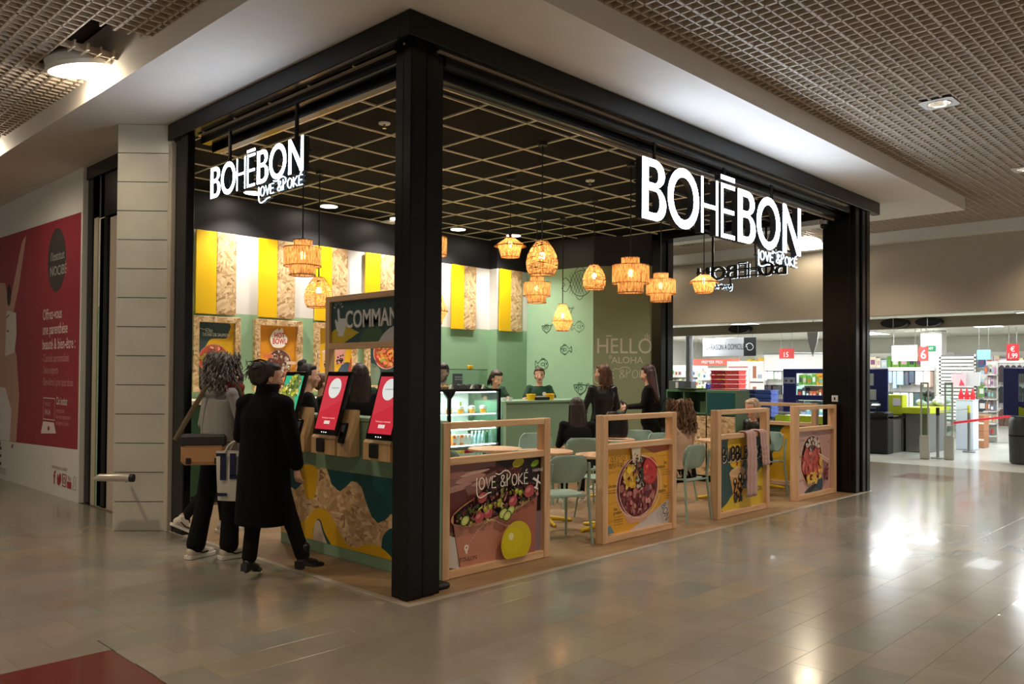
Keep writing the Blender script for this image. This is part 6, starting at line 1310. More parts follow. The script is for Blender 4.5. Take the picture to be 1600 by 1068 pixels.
# ------------------------------------------------------------------ people: each body is one continuous remeshed surface
SKIN1 = mat('skin_fair', (222, 172, 146), .5, var=.03); SKIN2 = mat('skin_olive', (190, 138, 110), .5, var=.03); LIP = mat('lip_rose', (176, 92, 88), .4)
EYEW = mat('eye_white', (232, 228, 222), .3); EYED = mat('eye_dark', (34, 24, 20), .2); BROW = mat('brow_hair', (44, 30, 24), .8)
CLOTHK = mat('black_wool', (9, 9, 10), .95, bump=.3, bscale=220, spec=.2); CLOTHK2 = mat('black_cotton', (11, 11, 12), .9, spec=.25, bump=.2, bscale=160); LEATHER = mat('black_leather', (12, 11, 11), .32, bump=.5, bscale=14)
HOODIE = mat('grey_marl', (156, 154, 150), .9, var=.06, vscale=60, bump=.3, bscale=200); TEEG = mat('bottle_green_cotton', (18, 62, 40), .85, bump=.15, bscale=140); BEIGEK = mat('beige_knit', (206, 170, 146), .9, bump=.4, bscale=160); JEANB = mat('black_denim', (12, 12, 14), .9, spec=.25)
BOOT = mat('boot_leather', (18, 17, 17), .3); SNEAK = mat('cream_sneaker', (206, 196, 178), .6); SOLE = mat('sneaker_sole', (228, 222, 210), .6)
def hair_mat(nm, c, c2):
    m, nt, b = new_mat(nm); L = nt.links
    n = N(nt, 'ShaderNodeTexNoise'); n.inputs['Scale'].default_value = 40; n.inputs['Detail'].default_value = 4; L.new(coords(nt, (1, 1, .25)), n.inputs['Vector'])
    L.new(ramp(nt, n.outputs['Fac'], [(.35, rgb(*c)), (.66, rgb(*c2))]), b.inputs['Base Color']); b.inputs['Roughness'].default_value = .5
    bp = N(nt, 'ShaderNodeBump'); bp.inputs['Strength'].default_value = .6; bp.inputs['Distance'].default_value = .01; L.new(n.outputs['Fac'], bp.inputs['Height']); L.new(bp.outputs[0], b.inputs['Normal'])
    return m
H_DARK = hair_mat('dark_brown_hair', (22, 15, 12), (58, 38, 28)); H_BLACK = hair_mat('black_hair', (14, 12, 12), (36, 28, 26)); H_GREY = hair_mat('grey_hair', (44, 40, 38), (156, 148, 140)); H_BROWN = hair_mat('brown_hair', (60, 38, 26), (110, 74, 50)); H_OMBRE = hair_mat('ombre_hair', (62, 42, 30), (150, 112, 80)); H_BLOND = hair_mat('blond_hair', (150, 122, 96), (206, 180, 150)); H_RED = hair_mat('auburn_hair', (40, 22, 20), (82, 46, 38))

class Soup:
    """closed overlapping pieces with a label each, fused into one surface"""
    def __init__(s): s.mb = MB(); s.lab = []
    def _mark(s, l):
        s.lab += [l] * (len(s.mb.f) - len(s.lab))
    def limb(s, a, b, r0, r1, l, n=12, k=5):
        a = Vector(a); b = Vector(b); pts = []; rr = []; d = (b - a); Ld = d.length; d = d / Ld if Ld else Vector((0, 0, 1))
        for i in range(k): t = pi / 2 * (1 - i / k); pts.append(a - d * r0 * sin(t)); rr.append(max(.0008, r0 * cos(t)))
        for i in range(k + 1): t = pi / 2 * i / k; pts.append(b + d * r1 * sin(t)); rr.append(max(.0008, r1 * cos(t)))
        s.mb.tube(pts, rr, n); s._mark(l); return s
    def ball(s, c, r, l, M=None): s.mb.ell(c, r, M, 16, 10); s._mark(l); return s
    def loft(s, rings, l, n=20):
        """rings: (cx,cy,cz, rx, ry[, tilt about y])"""
        vs = []; fs = []
        for q in rings:
            cx, cy, cz, rx, ry = q[:5]; tl = q[5] if len(q) > 5 else 0
            for i in range(n):
                a = 2 * pi * i / n; ca, sa = cos(a), sin(a); e = .85; ux = rx * math.copysign(abs(ca) ** e, ca); uy = ry * math.copysign(abs(sa) ** e, sa)
                vs.append((cx + ux * cos(tl), cy + uy, cz - ux * sin(tl)))
        for k in range(len(rings) - 1):
            for i in range(n): j = (i + 1) % n; fs.append((k * n + i, k * n + j, (k + 1) * n + j, (k + 1) * n + i))
        fs.append(tuple(range(n))[::-1]); fs.append(tuple((len(rings) - 1) * n + i for i in range(n)))
        s.mb.add(vs, fs); s._mark(l); return s
    def fuse(s, name, mats, parent, voxel, smooth_it=3, world=False):
        """mats: {label: material}"""
        me = bpy.data.meshes.new('soup'); me.from_pydata(s.mb.v, [], s.mb.f); o = bpy.data.objects.new('soup', me); COL.objects.link(o)
        m = o.modifiers.new('r', 'REMESH'); m.mode = 'VOXEL'; m.voxel_size = voxel; m.use_smooth_shade = True
        m = o.modifiers.new('s', 'SMOOTH'); m.iterations = smooth_it; m.factor = .5
        dg = bpy.context.evaluated_depsgraph_get(); dg.update(); out = bpy.data.meshes.new_from_object(o.evaluated_get(dg)); bpy.data.objects.remove(o); bpy.data.meshes.remove(me)
        out.name = name; labs = list(dict.fromkeys(s.lab)); out.materials.clear(); ml = []
        for l in labs:
            if mats[l] not in ml: ml.append(mats[l])
        for q in ml: out.materials.append(q)
        if len(ml) > 1:
            bv = BVHTree.FromPolygons([Vector(p) for p in s.mb.v], s.mb.f); idx = []
            for p in out.polygons:
                h = bv.find_nearest(p.center); idx.append(ml.index(mats[s.lab[h[2]]]) if h[2] is not None else 0)
            out.polygons.foreach_set('material_index', idx)
        out.shade_smooth(); ob = bpy.data.objects.new(name, out); COL.objects.link(ob)
        if parent: ob.parent = parent
        return ob

def person(label, x, y, deg, h=1.66, pose=None, top=CLOTHK2, bottom=JEANB, skin=SKIN1, sleeve='long', voxel=.011, hair=H_DARK, hstyle='short', shoes='sneaker', head=(0, 0), cover=None, wide=1.0, z0=.003, face=True, group=None, hair_seed=0, legw=1.0):
    """local frame: +x forward, +y to the person's left, z up; joints in metres for a 1.7 m body"""
    k = h / 1.70; t = thing('person', label, 'person', (x, y, z0), radians(deg), group)
    J = dict(pel=(0, 0, .93), ch=(0, 0, 1.27), nk=(.0, 0, 1.44), hd=(.02, 0, 1.585), shl=(0, .158, 1.385), shr=(0, -.158, 1.385), ell=(-.02, .205, 1.11), elr=(-.02, -.205, 1.11), wrl=(.05, .235, .88), wrr=(.05, -.235, .88),
             hipl=(0, .088, .90), hipr=(0, -.088, .90), knl=(.02, .10, .50), knr=(.02, -.10, .50), anl=(-.02, .10, .085), anr=(-.02, -.10, .085), tol=(.15, .12, .035), tor=(.15, -.12, .035))
    if pose: J.update(pose)
    J = {a: Vector(b) * k for a, b in J.items()}
    S = Soup(); up = (J['nk'] - J['pel']); tilt = atan2(up.x, up.z)
    def sp(f, dx=0): p = J['pel'].lerp(J['nk'], f); return p + Vector((dx * k, 0, 0))
    rings = []
    for f, rx, ry in ((-.17, .095, .13), (-.06, .118, .165), (.10, .115, .160), (.28, .098, .138), (.45, .102, .142), (.62, .112, .160), (.76, .105, .160), (.87, .085, .140), (.96, .058, .09)):
        p = sp(f); rings.append((p.x, p.y, p.z, rx * k, ry * k * wide, tilt))
    S.loft(rings[:3], 'bottom'); S.loft(rings[1:], 'top')
    S.limb(sp(.88), J['hd'] - Vector((.015, 0, .05)) * k, .056 * k, .052 * k, 'skin')
    for s_, sg in (('l', 1), ('r', -1)):
        sh, el, wr = J['sh' + s_], J['el' + s_], J['wr' + s_]
        S.limb(sp(.80) + Vector((0, sg * .05 * k, .0)), sh, .070 * k, .058 * k, 'top'); S.limb(sh, sh.lerp(el, .55 if sleeve == 'short' else 1), .056 * k, (.054 if sleeve == 'short' else .045) * k, 'top')
        if sleeve == 'short': S.limb(sh.lerp(el, .3), el, .042 * k, .036 * k, 'skin'); S.limb(el, wr, .037 * k, .026 * k, 'skin')
        else: S.limb(el, el.lerp(wr, .93), .046 * k, .037 * k, 'top')
        fd = (wr - el).normalized(); sd = fd.cross(Vector((1, 0, 0))); sd = (sd if sd.length > .2 else Vector((0, 0, 1))).normalized(); nrm = sd.cross(fd)
        S.limb(el.lerp(wr, .85), wr, .026 * k, .024 * k, 'skin'); S.limb(wr, wr + fd * .065 * k, .024 * k, .030 * k, 'skin'); S.limb(wr + fd * .02 * k + sd * .01 * k, wr + fd * .07 * k + sd * .016 * k, .02 * k, .017 * k, 'skin'); S.limb(wr + fd * .02 * k - sd * .01 * k, wr + fd * .07 * k - sd * .016 * k, .02 * k, .017 * k, 'skin')
        bend = nrm if nrm.x >= 0 else -nrm
        for q, (o_, ln) in enumerate(((-.030, .062), (-.010, .075), (.011, .070), (.031, .054))):
            b0 = wr + fd * .078 * k + sd * o_ * k; b1 = b0 + (fd * .85 + bend * .3 + sd * o_ * 2.2).normalized() * ln * .55 * k; b2 = b1 + (fd * .5 + bend * .8).normalized() * ln * .5 * k
            S.limb(b0, b1, .0095 * k, .0088 * k, 'skin', 8, 3); S.limb(b1, b2, .0088 * k, .0075 * k, 'skin', 8, 3)
        th = wr + fd * .025 * k + (sd * -.028 + bend * .012) * k; S.limb(th, th + (fd * .6 - sd * .5 + bend * .5).normalized() * .04 * k, .0125 * k, .011 * k, 'skin', 8, 3); S.limb(th + (fd * .6 - sd * .5 + bend * .5).normalized() * .04 * k, th + (fd * .85 - sd * .2 + bend * .6).normalized() * .068 * k, .011 * k, .009 * k, 'skin', 8, 3)
        hp, kn, an, to = J['hip' + s_], J['kn' + s_], J['an' + s_], J['to' + s_]
        S.limb(hp, kn, .088 * k * min(legw, 1.1), .060 * k * legw, 'bottom'); S.limb(kn, kn.lerp(an, .35), .060 * k * legw, .058 * k * legw, 'bottom'); S.limb(kn.lerp(an, .35), an + (kn - an).normalized() * .03, .058 * k * legw, .046 * k * legw * legw, 'bottom')
        S.limb(an + Vector((0, 0, .03)), an, .036 * k, .034 * k, 'skin')
    # head
    hd = J['hd']; hy, hp_ = head; R = (RZ(radians(hy)) @ RY(radians(hp_))).to_3x3(); Hm = lambda a, b, c: hd + R @ (Vector((a, b, c)) * k)
    R4 = R.to_4x4(); E = lambda c, r, l='skin': S.ball(Hm(*c), tuple(q * k for q in r), l, R4)
    E((-.012, 0, .045), (.098, .077, .085)); E((.028, 0, -.01), (.066, .062, .088)); E((.045, 0, -.072), (.040, .040, .038)); E((.068, 0, -.088), (.020, .022, .018)); E((.0, 0, -.05), (.06, .055, .05))
    E((.082, 0, .022), (.014, .034, .012)); S.limb(Hm(.090, 0, .012), Hm(.108, 0, -.026), .0085 * k, .013 * k, 'skin', 8, 3); E((.098, .012, -.030), (.010, .008, .008)); E((.098, -.012, -.030), (.010, .008, .008))
    E((.060, .040, -.022), (.025, .022, .022)); E((.060, -.040, -.022), (.025, .022, .022)); E((.087, 0, -.054), (.011, .024, .0065), 'lip'); E((.085, 0, -.064), (.011, .020, .0075), 'lip')
    for sg in (1, -1): E((-.005, sg * .078, -.005), (.018, .010, .032)); E((.002, sg * .082, -.022), (.010, .009, .012))
    S.fuse('body', dict(top=top, bottom=bottom, skin=skin, lip=LIP), t, voxel * k)
    if face:
        for sg in (1, -1):
            e = MB().ell(Hm(.079, sg * .032, .003), tuple(q * k for q in (.012, .0145, .0095)), R4, 12, 8).build('eye', EYEW, t, 60); MB().ell(Hm(.0895, sg * .032, .003), tuple(q * k for q in (.003, .0068, .0072)), R4, 10, 6).build('iris', EYED, e, 60)
            MB().tube([Hm(.086, sg * .012, .024), Hm(.092, sg * .030, .031), Hm(.080, sg * .053, .026)], [.0028, .0040, .0020], 6).build('eyebrow', BROW, t, 60)
    # shoes
    for s_ in 'lr':
        an, to = J['an' + s_], J['to' + s_]; d = (to - an); d.z = 0; d = d.normalized() if d.length > 1e-4 else Vector((1, 0, 0)); pz = (to - an).z + .05 * k
        yaw = atan2(d.y, d.x); pit = -atan2(pz, .17 * k)
        Mx = TR(an) @ RZ(yaw) @ RY(pit) @ Matrix.Scale(k, 4); Q = Soup(); nm = 'shoe'
        if shoes == 'boot':
            Q.limb(Mx @ Vector((0, 0, .08)), Mx @ Vector((0, 0, -.01)), .050 * k, .044 * k, 'a'); Q.limb(Mx @ Vector((-.015, 0, -.022)), Mx @ Vector((.11, 0, -.052)), .042 * k, .036 * k, 'a'); Q.limb(Mx @ Vector((.10, 0, -.056)), Mx @ Vector((.185, 0, -.068)), .034 * k, .020 * k, 'a'); Q.limb(Mx @ Vector((-.03, 0, -.03)), Mx @ Vector((-.02, 0, -.072)), .030 * k, .026 * k, 'a')
            sh_ = Q.fuse('boot', dict(a=BOOT), t, .006, 2); mb = MB()
            mb.prism([(-.062, -.085), (-.004, -.085), (.008, -.025), (-.066, -.025)], -.027, .027, M=Mx @ RX(pi / 2)); mb.build('boot_heel', BOOT, t)
        else:
            Q.limb(Mx @ Vector((-.035, 0, -.03)), Mx @ Vector((.09, 0, -.042)), .045 * k, .041 * k, 'a'); Q.limb(Mx @ Vector((.08, 0, -.045)), Mx @ Vector((.165, 0, -.054)), .042 * k, .030 * k, 'a'); Q.limb(Mx @ Vector((-.01, 0, .02)), Mx @ Vector((.03, 0, -.02)), .042 * k, .045 * k, 'a')
            sh_ = Q.fuse('sneaker', dict(a=SNEAK), t, .007, 2)
            op = [(-.085, -.03), (-.06, -.045), (.05, -.045), (.14, -.05), (.195, -.025), (.195, .025), (.14, .05), (.05, .045), (-.06, .045), (-.085, .03)]
            MB().prism(spline(op, 3), -.085, -.058, M=Mx).build('sneaker_sole', SOLE, t, 60)
            MB().tube([Mx @ Vector(p) for p in ((-.02, .046, -.02), (.04, .048, -.045), (.10, .044, -.04))], .005, 5).build('sneaker_stripe', CLOTHK, t); MB().tube([Mx @ Vector(p) for p in ((-.02, -.046, -.02), (.04, -.048, -.045), (.10, -.044, -.04))], .005, 5).build('sneaker_stripe', CLOTHK, t)
    # hair
    rnd = random.Random(hair_seed + len(label)); Q = Soup(); B = lambda c, r: Q.ball(Hm(*c), tuple(q * k for q in r), 'a', R4)
    B((-.040, 0, .060), (.090, .086, .084)); B((-.062, 0, .0), (.060, .080, .085)); B((-.02, 0, .085), (.095, .080, .056))
    for sg in (1, -1): B((-.030, sg * .060, .045), (.058, .032, .060))
    B((.010, 0, .096), (.068, .073, .042))
    strands = MB()
    def strand(p0, p1, p2, r): strands.tube(spline([Hm(*p0), Hm(*p1), Hm(*p2)], 3, False), [r * .6] + [r] * 4 + [r * .5] * 2, 5)
    if hstyle == 'bun': B((-.075, 0, .135), (.048, .048, .042)); B((-.055, 0, .165), (.028, .030, .022)); B((-.06, 0, -.03), (.05, .06, .05))
    elif hstyle == 'updo':
        B((-.100, 0, .050), (.076, .080, .080)); B((-.10, 0, -.015), (.06, .068, .055)); B((-.13, 0, .03), (.05, .06, .06))
        for _ in range(26): a = rnd.uniform(-1, 1); strand((-.05, a * .06, .12 + rnd.uniform(-.03, .02)), (-.14, a * .10, .10 + rnd.uniform(-.06, .04)), (-.19 + rnd.uniform(-.03, .03), a * .10, .04 + rnd.uniform(-.08, .10)), .004)
    elif hstyle == 'curly':
        cz = -.17 if hair is H_GREY else -.20
        B((-.07, 0, -.04), (.082, .112, .10)); B((-.045, 0, .066), (.110, .10, .088)); B((-.07, 0, -.04 + .6 * cz), (.07, .105, .07))
        for _ in range(340):
            a = rnd.uniform(.6, 2 * pi - .6); z1 = rnd.uniform(cz, .12); r_ = .105 + rnd.uniform(0, .03) + (.02 if z1 < 0 else 0); c0 = (-.03 + r_ * cos(a), r_ * .95 * sin(a), z1 + .04); w1 = rnd.uniform(-.02, .02)
            rr = rnd.uniform(.0045, .008); L_ = rnd.uniform(.07, .12); ph = rnd.random() * 6; pts_ = []
            for q_ in range(9):
                f_ = q_ / 8; am = .012 * f_; pts_.append(Hm(-.035 + (r_ + .022 * sin(f_ * 2.2) + am * cos(ph + f_ * 9)) * cos(a + w1 * 4 * f_) , (r_ * .97 + .02 * sin(f_ * 2.2) + am * cos(ph + f_ * 9)) * sin(a + w1 * 4 * f_) + am * sin(ph + f_ * 9), z1 + .04 - L_ * f_))
            strands.tube(pts_, [rr * .7] + [rr] * 7 + [rr * .4], 5)
        for _ in range(60):
            a = rnd.uniform(0, 2 * pi); u = rnd.uniform(.2, .9); strand((-.02 + .09 * u * cos(a), .08 * u * sin(a), .135 - .05 * u * u), (-.02 + .105 * u * cos(a), .095 * u * sin(a), .135 - .06 * u), (-.03 + .12 * u * cos(a + .2), .108 * u * sin(a + .2), .09 - .08 * u), .006)
    elif hstyle in ('long', 'mid', 'bob'):
        zb = {'long': -.40, 'mid': -.20, 'bob': -.12}[hstyle]
        prof = [(.05, .080, .090), (-.05, .075, .098), (-.14, .066, .105), (-.24, .055, .115), (-.34, .045, .110), (-.40, .032, .095)]
        rg = []
        for z, rx, ry in prof:
            if z < zb - .02: break
            off = -.052 if z > -.1 else -.052 - (tilt * 0 + .02 * (abs(z) - .1) * 4); p = Hm(off, 0, z); rg.append((p.x, p.y, p.z, rx * k, ry * k))
        Q.loft(rg, 'a')
        for _ in range(70):
            a = rnd.uniform(-1, 1); w_ = .088 + .02 * rnd.random(); strand((-.09 + .03 * abs(a), a * w_, rnd.uniform(0, .06)), (-.115 + .05 * abs(a), a * (w_ + .016), zb * .5), (-.105 + .05 * abs(a), a * (w_ + .012), zb + rnd.uniform(-.04, .04)), .006)
    elif hstyle == 'pony': B((-.10, 0, .02), (.04, .035, .04)); Q.limb(Hm(-.11, 0, .0), Hm(-.12, 0, -.2), .03 * k, .014 * k, 'a')
    elif hstyle == 'beard':
        B((.040, 0, -.085), (.046, .050, .040)); B((.02, .045, -.055), (.04, .022, .05)); B((.02, -.045, -.055), (.04, .022, .05)); B((.012, 0, .100), (.070, .073, .042))
    ho = Q.fuse('hair', dict(a=hair), t, .010 * k, 2)
    if strands.f: tag(strands.build('hair_strands', hair, ho, 60), kind='stuff')
    return t, J, Hm, k
SIT = dict(pel=(-.05, 0, .50), ch=(-.02, 0, .86), nk=(.02, 0, 1.04), hd=(.05, 0, 1.185), shl=(0, .175, .985), shr=(0, -.175, .985), ell=(.06, .23, .74), elr=(.06, -.23, .74), wrl=(.30, .15, .75), wrr=(.30, -.15, .75),
           hipl=(-.03, .09, .50), hipr=(-.03, -.09, .50), knl=(.38, .11, .50), knr=(.38, -.11, .50), anl=(.34, .11, .085), anr=(.34, -.11, .085), tol=(.50, .12, .035), tor=(.50, -.12, .035))
def sit(dx=0, lean=0.0, **kw):
    q = {}
    for a, b in SIT.items():
        f = max(0, (b[2] - .50)) if a[:2] in ('ch', 'nk', 'hd', 'sh') else 0
        q[a] = (b[0] + lean * f, b[1], b[2])
    q.update(kw); return q

# woman in the long black coat
CY = 15
t, J, Hm, k = person('woman in a long black coat and heeled boots looking at the kiosk, seen from behind', -.27, 1.39, 22, 1.575, dict(
    pel=(0, 0, .95), nk=(.03, 0, 1.45), hd=(.065, 0, 1.60), shl=(.0, .19, 1.40), shr=(.0, -.19, 1.40), ell=(.03, .26, 1.13), elr=(.01, -.26, 1.13), wrl=(.22, .20, 1.02), wrr=(.07, -.265, .88),
    knl=(.0, .09, .52), anl=(-.06, .09, .135), tol=(.09, .11, .045), knr=(.10, -.16, .54), anr=(.13, -.30, .155), tor=(.30, -.36, .095)), CLOTHK, CLOTHK2, SKIN1, voxel=.0075, hair=H_DARK, hstyle='updo', shoes='boot', head=(-46, 6), legw=1.15)
Q = Soup(); q = lambda *p: tuple(v * k for v in p)
Q.loft([q(-.0, 0, .43, .20, .222), q(-.0, 0, .56, .195, .220), q(.0, 0, .75, .18, .215), q(.0, 0, .95, .165, .208), q(.005, 0, 1.12, .155, .20), q(.01, 0, 1.28, .15, .205), q(.015, 0, 1.38, .115, .205), q(.02, 0, 1.45, .085, .125), q(.03, 0, 1.50, .078, .085), q(.035, 0, 1.545, .078, .080)], 'a', 28)
for sg, e, w_ in ((1, (.03, .26, 1.13), (.20, .205, 1.03)), (-1, (.01, -.265, 1.13), (.065, -.268, .92))):
    Q.limb(q(.0, sg * .155, 1.40), q(.0, sg * .19, 1.39), .085 * k, .082 * k, 'a'); Q.limb(q(.0, sg * .19, 1.39), q(*e), .080 * k, .066 * k, 'a'); Q.limb(q(*e), q(*w_), .066 * k, .058 * k, 'a')
co = Q.fuse('long_coat', dict(a=CLOTHK), t, .009, 3)
Q = Soup(); Q.loft([q(.02, 0, 1.475, .080, .088), q(.035, 0, 1.52, .086, .090), q(.045, 0, 1.56, .088, .088)], 'a'); Q.fuse('coat_collar', dict(a=CLOTHK), co, .008, 2)
# woman with grey curls
t, J, Hm, k = person('woman with curly grey hair in a grey hoodie and black trousers, carrying two bags', -.18, 2.28, 8, 1.66, dict(
    hd=(.05, 0, 1.585), ell=(.0, .24, 1.12), wrl=(.18, .2, .98), elr=(.06, -.235, 1.12), wrr=(.24, -.21, 1.05), knl=(-.05, .11, .50), anl=(-.14, .12, .085), tol=(.03, .14, .035), knr=(.05, -.10, .49), anr=(.02, -.12, .085), tor=(.19, -.15, .035)),
    HOODIE, CLOTHK2, SKIN1, voxel=.008, hair=H_GREY, hstyle='curly', head=(12, 4), legw=1.32)
q = lambda *p: tuple(v * k for v in p)
Q = Soup(); Q.loft([q(-.0, 0, .90, .135, .185), q(-.0, 0, 1.0, .132, .18), q(0, 0, 1.2, .128, .178), q(0, 0, 1.34, .12, .185)], 'a'); Q.ball(q(-.085, 0, 1.40), q(.065, .12, .055), 'a'); Q.limb(q(-.04, .10, 1.43), q(.06, .08, 1.42), .03 * k, .026 * k, 'a'); Q.limb(q(-.04, -.10, 1.43), q(.06, -.08, 1.42), .03 * k, .026 * k, 'a'); Q.fuse('hoodie', dict(a=HOODIE), t, .009, 3)
Q = Soup()
for i in range(14): a = 2 * pi * i / 14; b_ = a + 2 * pi / 14; Q.limb(q(.05 + .115 * cos(a), .135 * sin(a), 1.445 + .012 * sin(3 * a)), q(.05 + .115 * cos(b_), .135 * sin(b_), 1.445 + .012 * sin(3 * b_)), .042 * k, .042 * k, 'a')
Q.limb(q(.13, -.06, 1.42), q(.165, -.09, 1.22), .05 * k, .055 * k, 'a')
redsc = mat('red_print_scarf', (150, 48, 40), .85, var=.6, vscale=26); Q.fuse('red_scarf', dict(a=redsc), t, .009, 2)
# bags she carries
t = thing('shoulder_bag', 'black and tan messenger bag on a khaki strap over the grey hoodie', 'bag', (-.33, 2.24, .78), radians(-35))
TAN = mat('tan_leather', (196, 146, 98), .55, var=.05); KH = mat('khaki_webbing', (150, 134, 104), .9, bump=.4, bscale=200)
MB().box(-.175, .175, -.065, .055, 0, .235, .03).build('bag_body', TAN, t, 40); MB().box(-.18, .18, -.075, .06, .15, .25, .02).build('bag_flap', mat('bag_charcoal', (46, 44, 44), .7), t, 40)
for sx in (-.11, .11): MB().box(sx - .02, sx + .02, -.075, -.066, .01, .06, .003).build('buckle', BLACKM, t)
Mi = wm(t).inverted(); pts = [(-.52, 2.36, .98), (-.40, 2.32, 1.22), (-.30, 2.24, 1.42), (-.20, 2.16, 1.47), (-.10, 2.12, 1.40), (-.04, 2.12, 1.20), (-.10, 2.10, .98), (-.22, 2.12, .98)]
sb = MB(); P_ = [Mi @ Vector(p) for p in spline(pts, 5, False)]; sb.tube(P_, .024, 8, flat=.35); sb.build('strap', KH, t, 60)
t = thing('tote_bag', 'white canvas tote bag with dark blue lettering between the two women', 'bag', (-.18, 1.98, .50), radians(-52))
def tote(u, v): a = 2 * pi * u; w_ = .155 + .02 * v; d = .035 + .02 * sin(pi * v); return (w_ * math.copysign(abs(cos(a)) ** .6, cos(a)), d * math.copysign(abs(sin(a)) ** .8, sin(a)) * (1 + .1 * sin(9 * u)), .40 * v)
CANV = mat('tote_canvas', (206, 202, 190), .9, bump=.3, bscale=260); mb = MB(); mb.sheet(tote, 28, 10, True); mb.f.append(list(range(28))); mb.m.append(0); mb.c.append(None); mb.build('tote_body', CANV, t, 60)
MB().box(-.14, .14, -.03, .03, .02, .33, .02).build('contents', CANV, t)
NB = mat('tote_navy_print', (26, 32, 66), .8)
pr = MB()
for x0, x1, z0, z1 in ((-.145, -.07, .36, .385), (-.11, -.062, .17, .385), (-.03, .02, .20, .385), (.06, .11, .20, .385), (-.03, .11, .18, .215)): pr.box(x0, x1, -.066, -.058, z0, z1)
pr.build('printed_letters', NB, t); MB().box(-.14, -.06, -.052, -.047, .04, .065).build('tote_label', NB, t)
for y in (-.045, .045): MB().tube(spline([(-.08, y, .39), (-.05, y * .8, .45), (0, 0, .48), (.05, y * .8, .45), (.08, y, .39)], 5, False), .008, 6).build('tote_handle', CANV, t, 60)
# person in green stepping in behind
t, J, Hm, k = person('person in a bottle green top stepping forward behind the grey-haired woman', .24, 3.20, -5, 1.58, dict(knl=(.10, .09, .50), anl=(.14, .10, .085), tol=(.31, .12, .035), knr=(-.10, -.09, .50), anr=(-.36, -.11, .20), tor=(-.21, -.12, .06), ell=(.05, .22, 1.12), wrl=(.2, .16, 1.0), elr=(.02, -.22, 1.12), wrr=(.2, -.14, 1.0)), TEEG, CLOTHK2, SKIN2, 'short', .010, H_DARK, 'long', head=(-10, 6))
vs, fs = text_geo('BOHĒ'); mb = MB().add([Vector((-.115 * k, -(-.10 + v[0] * .075) * k, (1.14 + v[1] * .09) * k)) for v in vs], fs).build('shirt_print', WHITEP, t)
# staff behind the ordering counter
person('woman in black with a dark bun standing in profile behind the kiosks', .90, 2.68, -30, 1.60, dict(elr=(.10, -.2, 1.15), wrr=(.32, -.08, 1.22), ell=(.1, .2, 1.15), wrl=(.3, .1, 1.2)), CLOTHK2, JEANB, SKIN1, voxel=.011, hair=H_BLACK, hstyle='bun')
person('woman with long straight dark hair in black, seen from behind between two kiosks', 1.22, 2.27, 60, 1.60, None, CLOTHK2, JEANB, SKIN1, voxel=.012, hair=H_DARK, hstyle='long')
person('staff member in green with a high bun bent over the back worktop', 2.45, 3.95, 78, 1.62, dict(hd=(.10, 0, 1.56), nk=(.06, 0, 1.43), elr=(.1, -.22, 1.14), wrr=(.3, -.12, 1.08), ell=(.1, .22, 1.14), wrl=(.3, .12, 1.08)), TEEG, JEANB, SKIN1, 'short', .012, H_DARK, 'bun', head=(-12, 28))
person('fair-haired person in black partly hidden behind the ordering sign post', 1.70, 3.66, -30, 1.52, None, CLOTHK2, JEANB, SKIN1, voxel=.012, hair=H_BROWN, hstyle='short')
# staff behind the cake display and serving counter
person('bearded man with dark hair and cap behind the cake display, looking down', 4.10, 4.36, -150, 1.66, None, TEEG, JEANB, SKIN2, 'short', .011, H_BLACK, 'beard', head=(0, 14))
person('staff woman with a dark bob in a green T-shirt bending at the display end', 5.05, 4.34, -110, 1.62, dict(nk=(.08, 0, 1.42), hd=(.14, 0, 1.54), elr=(.18, -.2, 1.2), wrr=(.42, -.14, 1.20), ell=(.18, .2, 1.2), wrl=(.42, .14, 1.2)), TEEG, JEANB, SKIN1, 'short', .011, H_DARK, 'bob', head=(15, 22))
t, J, Hm, k = person('staff woman with tied back hair in a green T-shirt facing us at the serving counter', 6.02, 4.30, -135, 1.63, dict(elr=(.10, -.27, 1.14), wrr=(.34, -.20, 1.22), ell=(.10, .27, 1.14), wrl=(.34, .20, 1.22)), TEEG, JEANB, SKIN1, 'short', .009, H_BROWN, 'pony', head=(0, 2))
MB().lathe([(.0, 0), (.030, 0)], 16, cap0=False, cap1=False, M=TR(.118 * k, .075 * k, 1.30 * k) @ RY(pi / 2)).build('chest_badge', WHITEP, t)
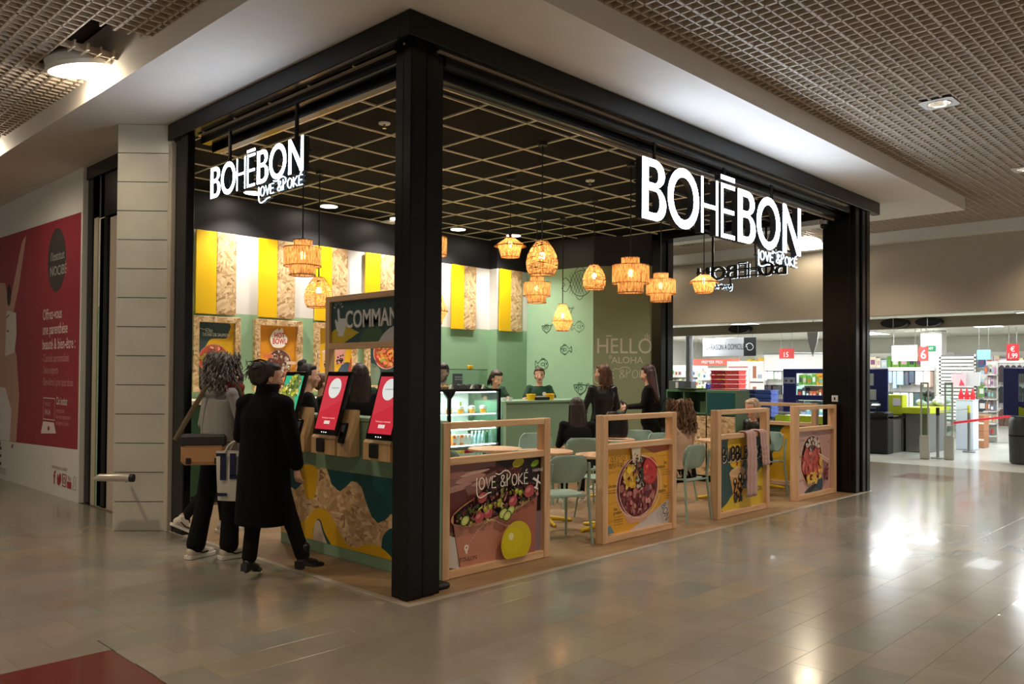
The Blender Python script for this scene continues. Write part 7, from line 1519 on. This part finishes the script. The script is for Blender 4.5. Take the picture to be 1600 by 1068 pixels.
# customers at the serving counter
person('woman in a black leather jacket with highlighted hair queueing at the serving counter', 5.22, 2.45, 62, 1.66, dict(ell=(.04, .24, 1.14), wrl=(.22, .16, 1.06), elr=(.04, -.24, 1.14), wrr=(.24, -.12, 1.04)), LEATHER, JEANB, SKIN1, voxel=.011, hair=H_BROWN, hstyle='mid', head=(35, 2), wide=1.05)
person('tall woman in black with very long auburn hair holding a phone by the olive wall', 6.18, 2.38, 122, 1.66, dict(ell=(.08, .22, 1.14), wrl=(.30, .06, 1.12), elr=(.08, -.22, 1.14), wrr=(.30, -.06, 1.12)), CLOTHK2, CLOTHK2, SKIN1, voxel=.011, hair=H_RED, hstyle='long', head=(-20, 12), wide=1.1)
o = MB().box(-.008, .008, -.036, .036, -.07, .07, .008).build('mobile_phone', BLACK, None); o.location = (6.00, 2.69, 1.13); o.rotation_euler = (0, .5, 2.1); tag(o, 'dark mobile phone held by the woman with auburn hair', 'phone')
# seated guests
person('seated woman in black with long brown hair, seen from behind above the chairs', 4.12, 1.96, 50, 1.62, sit(0, .1), CLOTHK2, JEANB, SKIN1, voxel=.011, hair=H_DARK, hstyle='long', head=(0, 10), wide=1.12)
person('seated woman with curly ombre hair in a beige jumper, back to us', 4.24, .64, 85, 1.62, sit(0, .08, nk=(.05, -.05, 1.04), hd=(.10, -.10, 1.185), shl=(0, .13, .99), shr=(0, -.215, .97)), BEIGEK, JEANB, SKIN1, voxel=.010, hair=H_OMBRE, hstyle='curly', head=(0, 6), wide=1.05)
person('seated blonde woman in a black leather jacket facing left', 6.47, .87, 160, 1.60, sit(0, .12), LEATHER, JEANB, SKIN1, voxel=.010, hair=H_BLOND, hstyle='mid', head=(0, 12))
person('dark-haired cashier at the till behind the service station', 15.4, 6.75, 200, 1.62, None, NAVY, JEANB, SKIN1, voxel=.014, hair=H_DARK, hstyle='short')
# bags of the guests
t = thing('backpack', 'black backpack standing on the table beside the seated woman in black', 'bag', (4.80, 1.92, .747), .6); Q = Soup(); Q.loft([(0, 0, .02, .09, .14), (0, 0, .12, .10, .16), (0, 0, .26, .10, .15), (0, 0, .34, .06, .10)], 'a'); Q.fuse('bag_body', dict(a=LEATHER), t, .012, 2); MB().tube(spline([(0, -.1, .30), (-.02, -.14, .42), (0, -.05, .46), (.02, 0, .34)], 5, False), .010, 6).build('strap', BLACKM, t, 60)
t = thing('handbag', 'dark grey handbag on the arm of the woman with auburn hair', 'bag', (6.42, 2.22, .80), .4); MB().box(-.06, .06, -.13, .13, 0, .24, .03).build('bag_body', LEATHER, t, 40); MB().tube(spline([(0, -.1, .22), (0, -.06, .40), (0, .06, .40), (0, .1, .22)], 5, False), .008, 6).build('handle', BLACKM, t, 60)
